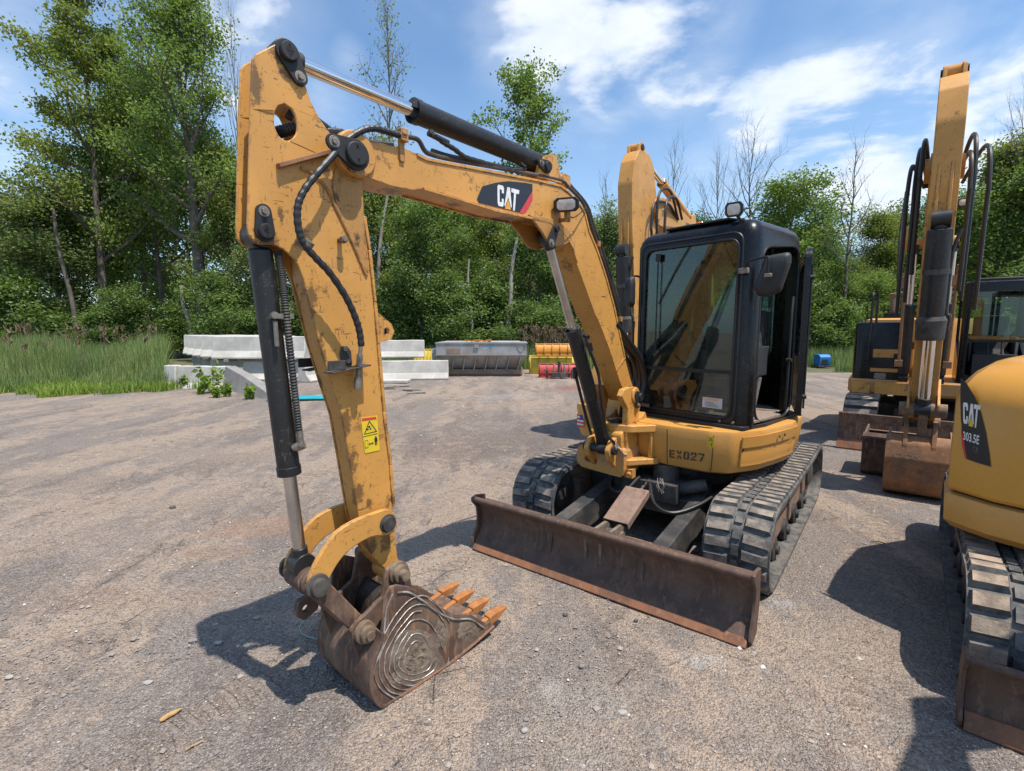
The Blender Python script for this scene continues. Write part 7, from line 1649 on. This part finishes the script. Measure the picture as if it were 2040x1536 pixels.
pole(425, 560, 426, 690, 25.3, .19, .24, 'bark', 'thick grey trunk above the left barrier stack')
# reeds, verge grass, weeds
def blades(name, n_, area, hfun, w, mat, seed, bend=.35):
    rng = np.random.default_rng(seed); P_ = area(rng, n_); h_ = hfun(P_, rng); az = rng.random(len(P_)) * 6.28; bd = bend * (rng.random(len(P_)) - .3); d = np.stack([np.cos(az), np.sin(az)], 1); s = np.stack([-np.sin(az), np.cos(az)], 1)
    lv = []
    for f, ww in ((0, 1.0), (.55, .8), (1.0, .05)):
        o = d * (bd * h_ * f ** 1.8)[:, None]; zc = h_ * f * (1 - .15 * np.abs(bd) * f)
        for q in (-1, 1): e = P_ + o + s * q * w * ww; lv.append(np.concatenate([e, zc[:, None]], 1))
    V = np.stack(lv, 1).reshape(-1, 3); i = np.arange(len(P_))[:, None] * 6
    Fq = np.concatenate([i + np.array([[0, 1, 3, 2]]), i + np.array([[2, 3, 5, 4]])]); return npmesh(name, V, Fq, mat)
def areaL(rng, n_):
    x = -22 + 13.6 * rng.random(n_); lo = 13.4 + np.clip((x + 10.2) * 1.25, 0, 9); y = lo + .35 * np.sin(x * 1.9) + .25 * np.sin(x * 4.3) + 9.5 * rng.random(n_) ** 1.3; kp = x < -.70 * y; return np.stack([x, y], 1)[kp]
hL = lambda P_, r: (.22 + .98 * np.clip((P_[:, 1] - 13.4 - np.clip((P_[:, 0] + 10.2) * 1.25, 0, 9)) / 2.6, 0, 1)) * (.50 + .62 * r.random(len(P_))) * (1 + .22 * np.sin(P_[:, 0] * 1.3 + P_[:, 1]) + .15 * np.sin(P_[:, 0] * 3.7 + 1))
o = blades('reeds', 62000, areaL, hL, .009, 'reed_leaf', 1, .75); tag(o, 'tall green reeds at the left edge of the yard', 'reeds', kind='stuff')
def areaW(rng, n_):
    x = -22 + 14.6 * rng.random(n_); lo = 13.4 + np.clip((x + 10.2) * 1.25, 0, 9); y = lo - .9 + 1.6 * rng.random(n_) + .3 * np.sin(x * 2.3) + .2 * np.sin(x * 6.1); kp = (np.sin(x * 3.1 + y * 2) + np.sin(x * 7.7) + 2.2 * rng.random(n_) > .4) & (x < -.60 * y); return np.stack([x, y], 1)[kp]
o = blades('verge_weeds', 26000, areaW, lambda P_, r: .07 + .26 * r.random(len(P_)) ** 1.6, .011, 'weed_leaf', 8, 1.1); tag(o, 'low yellow green weeds along the front of the reeds', 'weeds', kind='stuff')
def areaV(rng, n_):
    x = -8 + 34 * rng.random(n_); lo = np.interp(x, [p[0] for p in edge], [p[1] for p in edge]); y = lo + .05 + 6.5 * rng.random(n_) ** 1.4; kp = ~((np.abs(x / y - .625) < .030) & (y < 21.3)); return np.stack([x, y], 1)[kp]
o = blades('verge_grass', 42000, areaV, lambda P_, r: .25 + .75 * r.random(len(P_)) * np.clip((P_[:, 1] - 19) / 2, .25, 1), .012, 'reed_leaf', 2); tag(o, 'rough green grass between the gravel and the woods', 'grass', kind='stuff')
def plumes(area, n_, seed, zlo, zhi):
    rr = random.Random(seed); rng = np.random.default_rng(seed); P_ = area(rng, n_); m = MB()
    for x, y in P_:
        h = rr.uniform(zlo, zhi); t = Vector((x + rr.uniform(-.2, .2), y, h)); m.tube([Vector((x, y, 0)), t], .004, 3); 
        for k in range(3): m.tube([t + Vector((0, 0, -.05)), t + Vector((rr.uniform(-.07, .09), rr.uniform(-.05, .05), .09)), t + Vector((rr.uniform(-.05, .12), 0, .20))], [.012, .024, .004], 4)
    return m
m = plumes(lambda r, n_: areaL(r, n_), 150, 4, 1.05, 1.75); o = m.build('reed_plumes', 'reed_plume', None); tag(o, 'brown feathery plumes over the green reeds', 'reeds', kind='stuff')
m = plumes(lambda r, n_: np.stack([.5 + 3.2 * r.random(n_), 20.8 + 2 * r.random(n_)], 1), 160, 5, 1.0, 1.7); o = m.build('reed_plumes', 'reed_plume', None); tag(o, 'dry brown reed tops behind the snow plows', 'reeds', kind='stuff')
def weed(px, py, h, label, seed, mat='weed_leaf'):
    rr = random.Random(seed); c = gz(px, py); V = []; 
    R = bpy.data.objects.new('weed', None); SC.collection.objects.link(R); R.location = c; ROOTM[R.name] = Matrix.Translation(c).inverted(); tag(R, label, 'weed', 'weeds around the barriers')
    m = MB(); L_ = []
    for s in range(7):
        a = rr.uniform(0, 6.28); hh = h * rr.uniform(.5, 1.05); t = c + Vector((cos(a) * h * .55 * rr.random(), sin(a) * h * .55 * rr.random(), hh)); m.tube([c, c.lerp(t, .5) + Vector((0, 0, .02)), t], [.008, .006, .003], 4)
        for k in range(26):
            f = rr.uniform(.15, 1); q = c.lerp(t, f) + Vector((rr.uniform(-1, 1), rr.uniform(-1, 1), rr.uniform(-.3, .5))) * h * .17 * (1.25 - f); L_.append(q)
    m.build('stem', 'reed_leaf', R); L_ = np.array([tuple(q - c) for q in L_]); nn = len(L_); rng = np.random.default_rng(seed)
    nrm = rng.normal(0, 1, (nn, 3)) + (0, 0, .7); nrm /= np.linalg.norm(nrm, axis=1)[:, None]; a = np.cross(nrm, rng.normal(0, 1, (nn, 3))); a /= np.linalg.norm(a, axis=1)[:, None]; b_ = np.cross(nrm, a); sz = .055 + .05 * rng.random(nn)
    V = np.stack([L_ - a * sz[:, None], L_ + b_ * sz[:, None] * .4, L_ + a * sz[:, None], L_ - b_ * sz[:, None] * .4], 1).reshape(-1, 3); npmesh('leaves', V, np.arange(nn * 4).reshape(-1, 4), mat, R)
for k, (px, py, h, lb) in enumerate(((422, 782, .62, 'tallest bright green weed in front of the half sunk barrier'), (378, 772, .35, 'low green weed at the left foot of the half sunk barrier'), (452, 790, .26, 'small green weed right of the tallest one'), (494, 795, .34, 'bushy weed at the foot of the tapered barrier end'), (400, 785, .25, 'small weed left of the tallest one'), (432, 792, .2, 'small weed just in front of the tallest one'), (355, 765, .3, 'weed beside the broken barrier stub'),
                                    (775, 754, .22, 'small weed at the left of the long low barrier'), (822, 752, .26, 'leafy weed at the middle of the long low barrier'), (866, 752, .48, 'tall thin weed near the right end of the long low barrier'), (340, 768, .3, 'weed left of the broken barrier stub'))): weed(px, py, h * 1.3, lb, 100 + k)
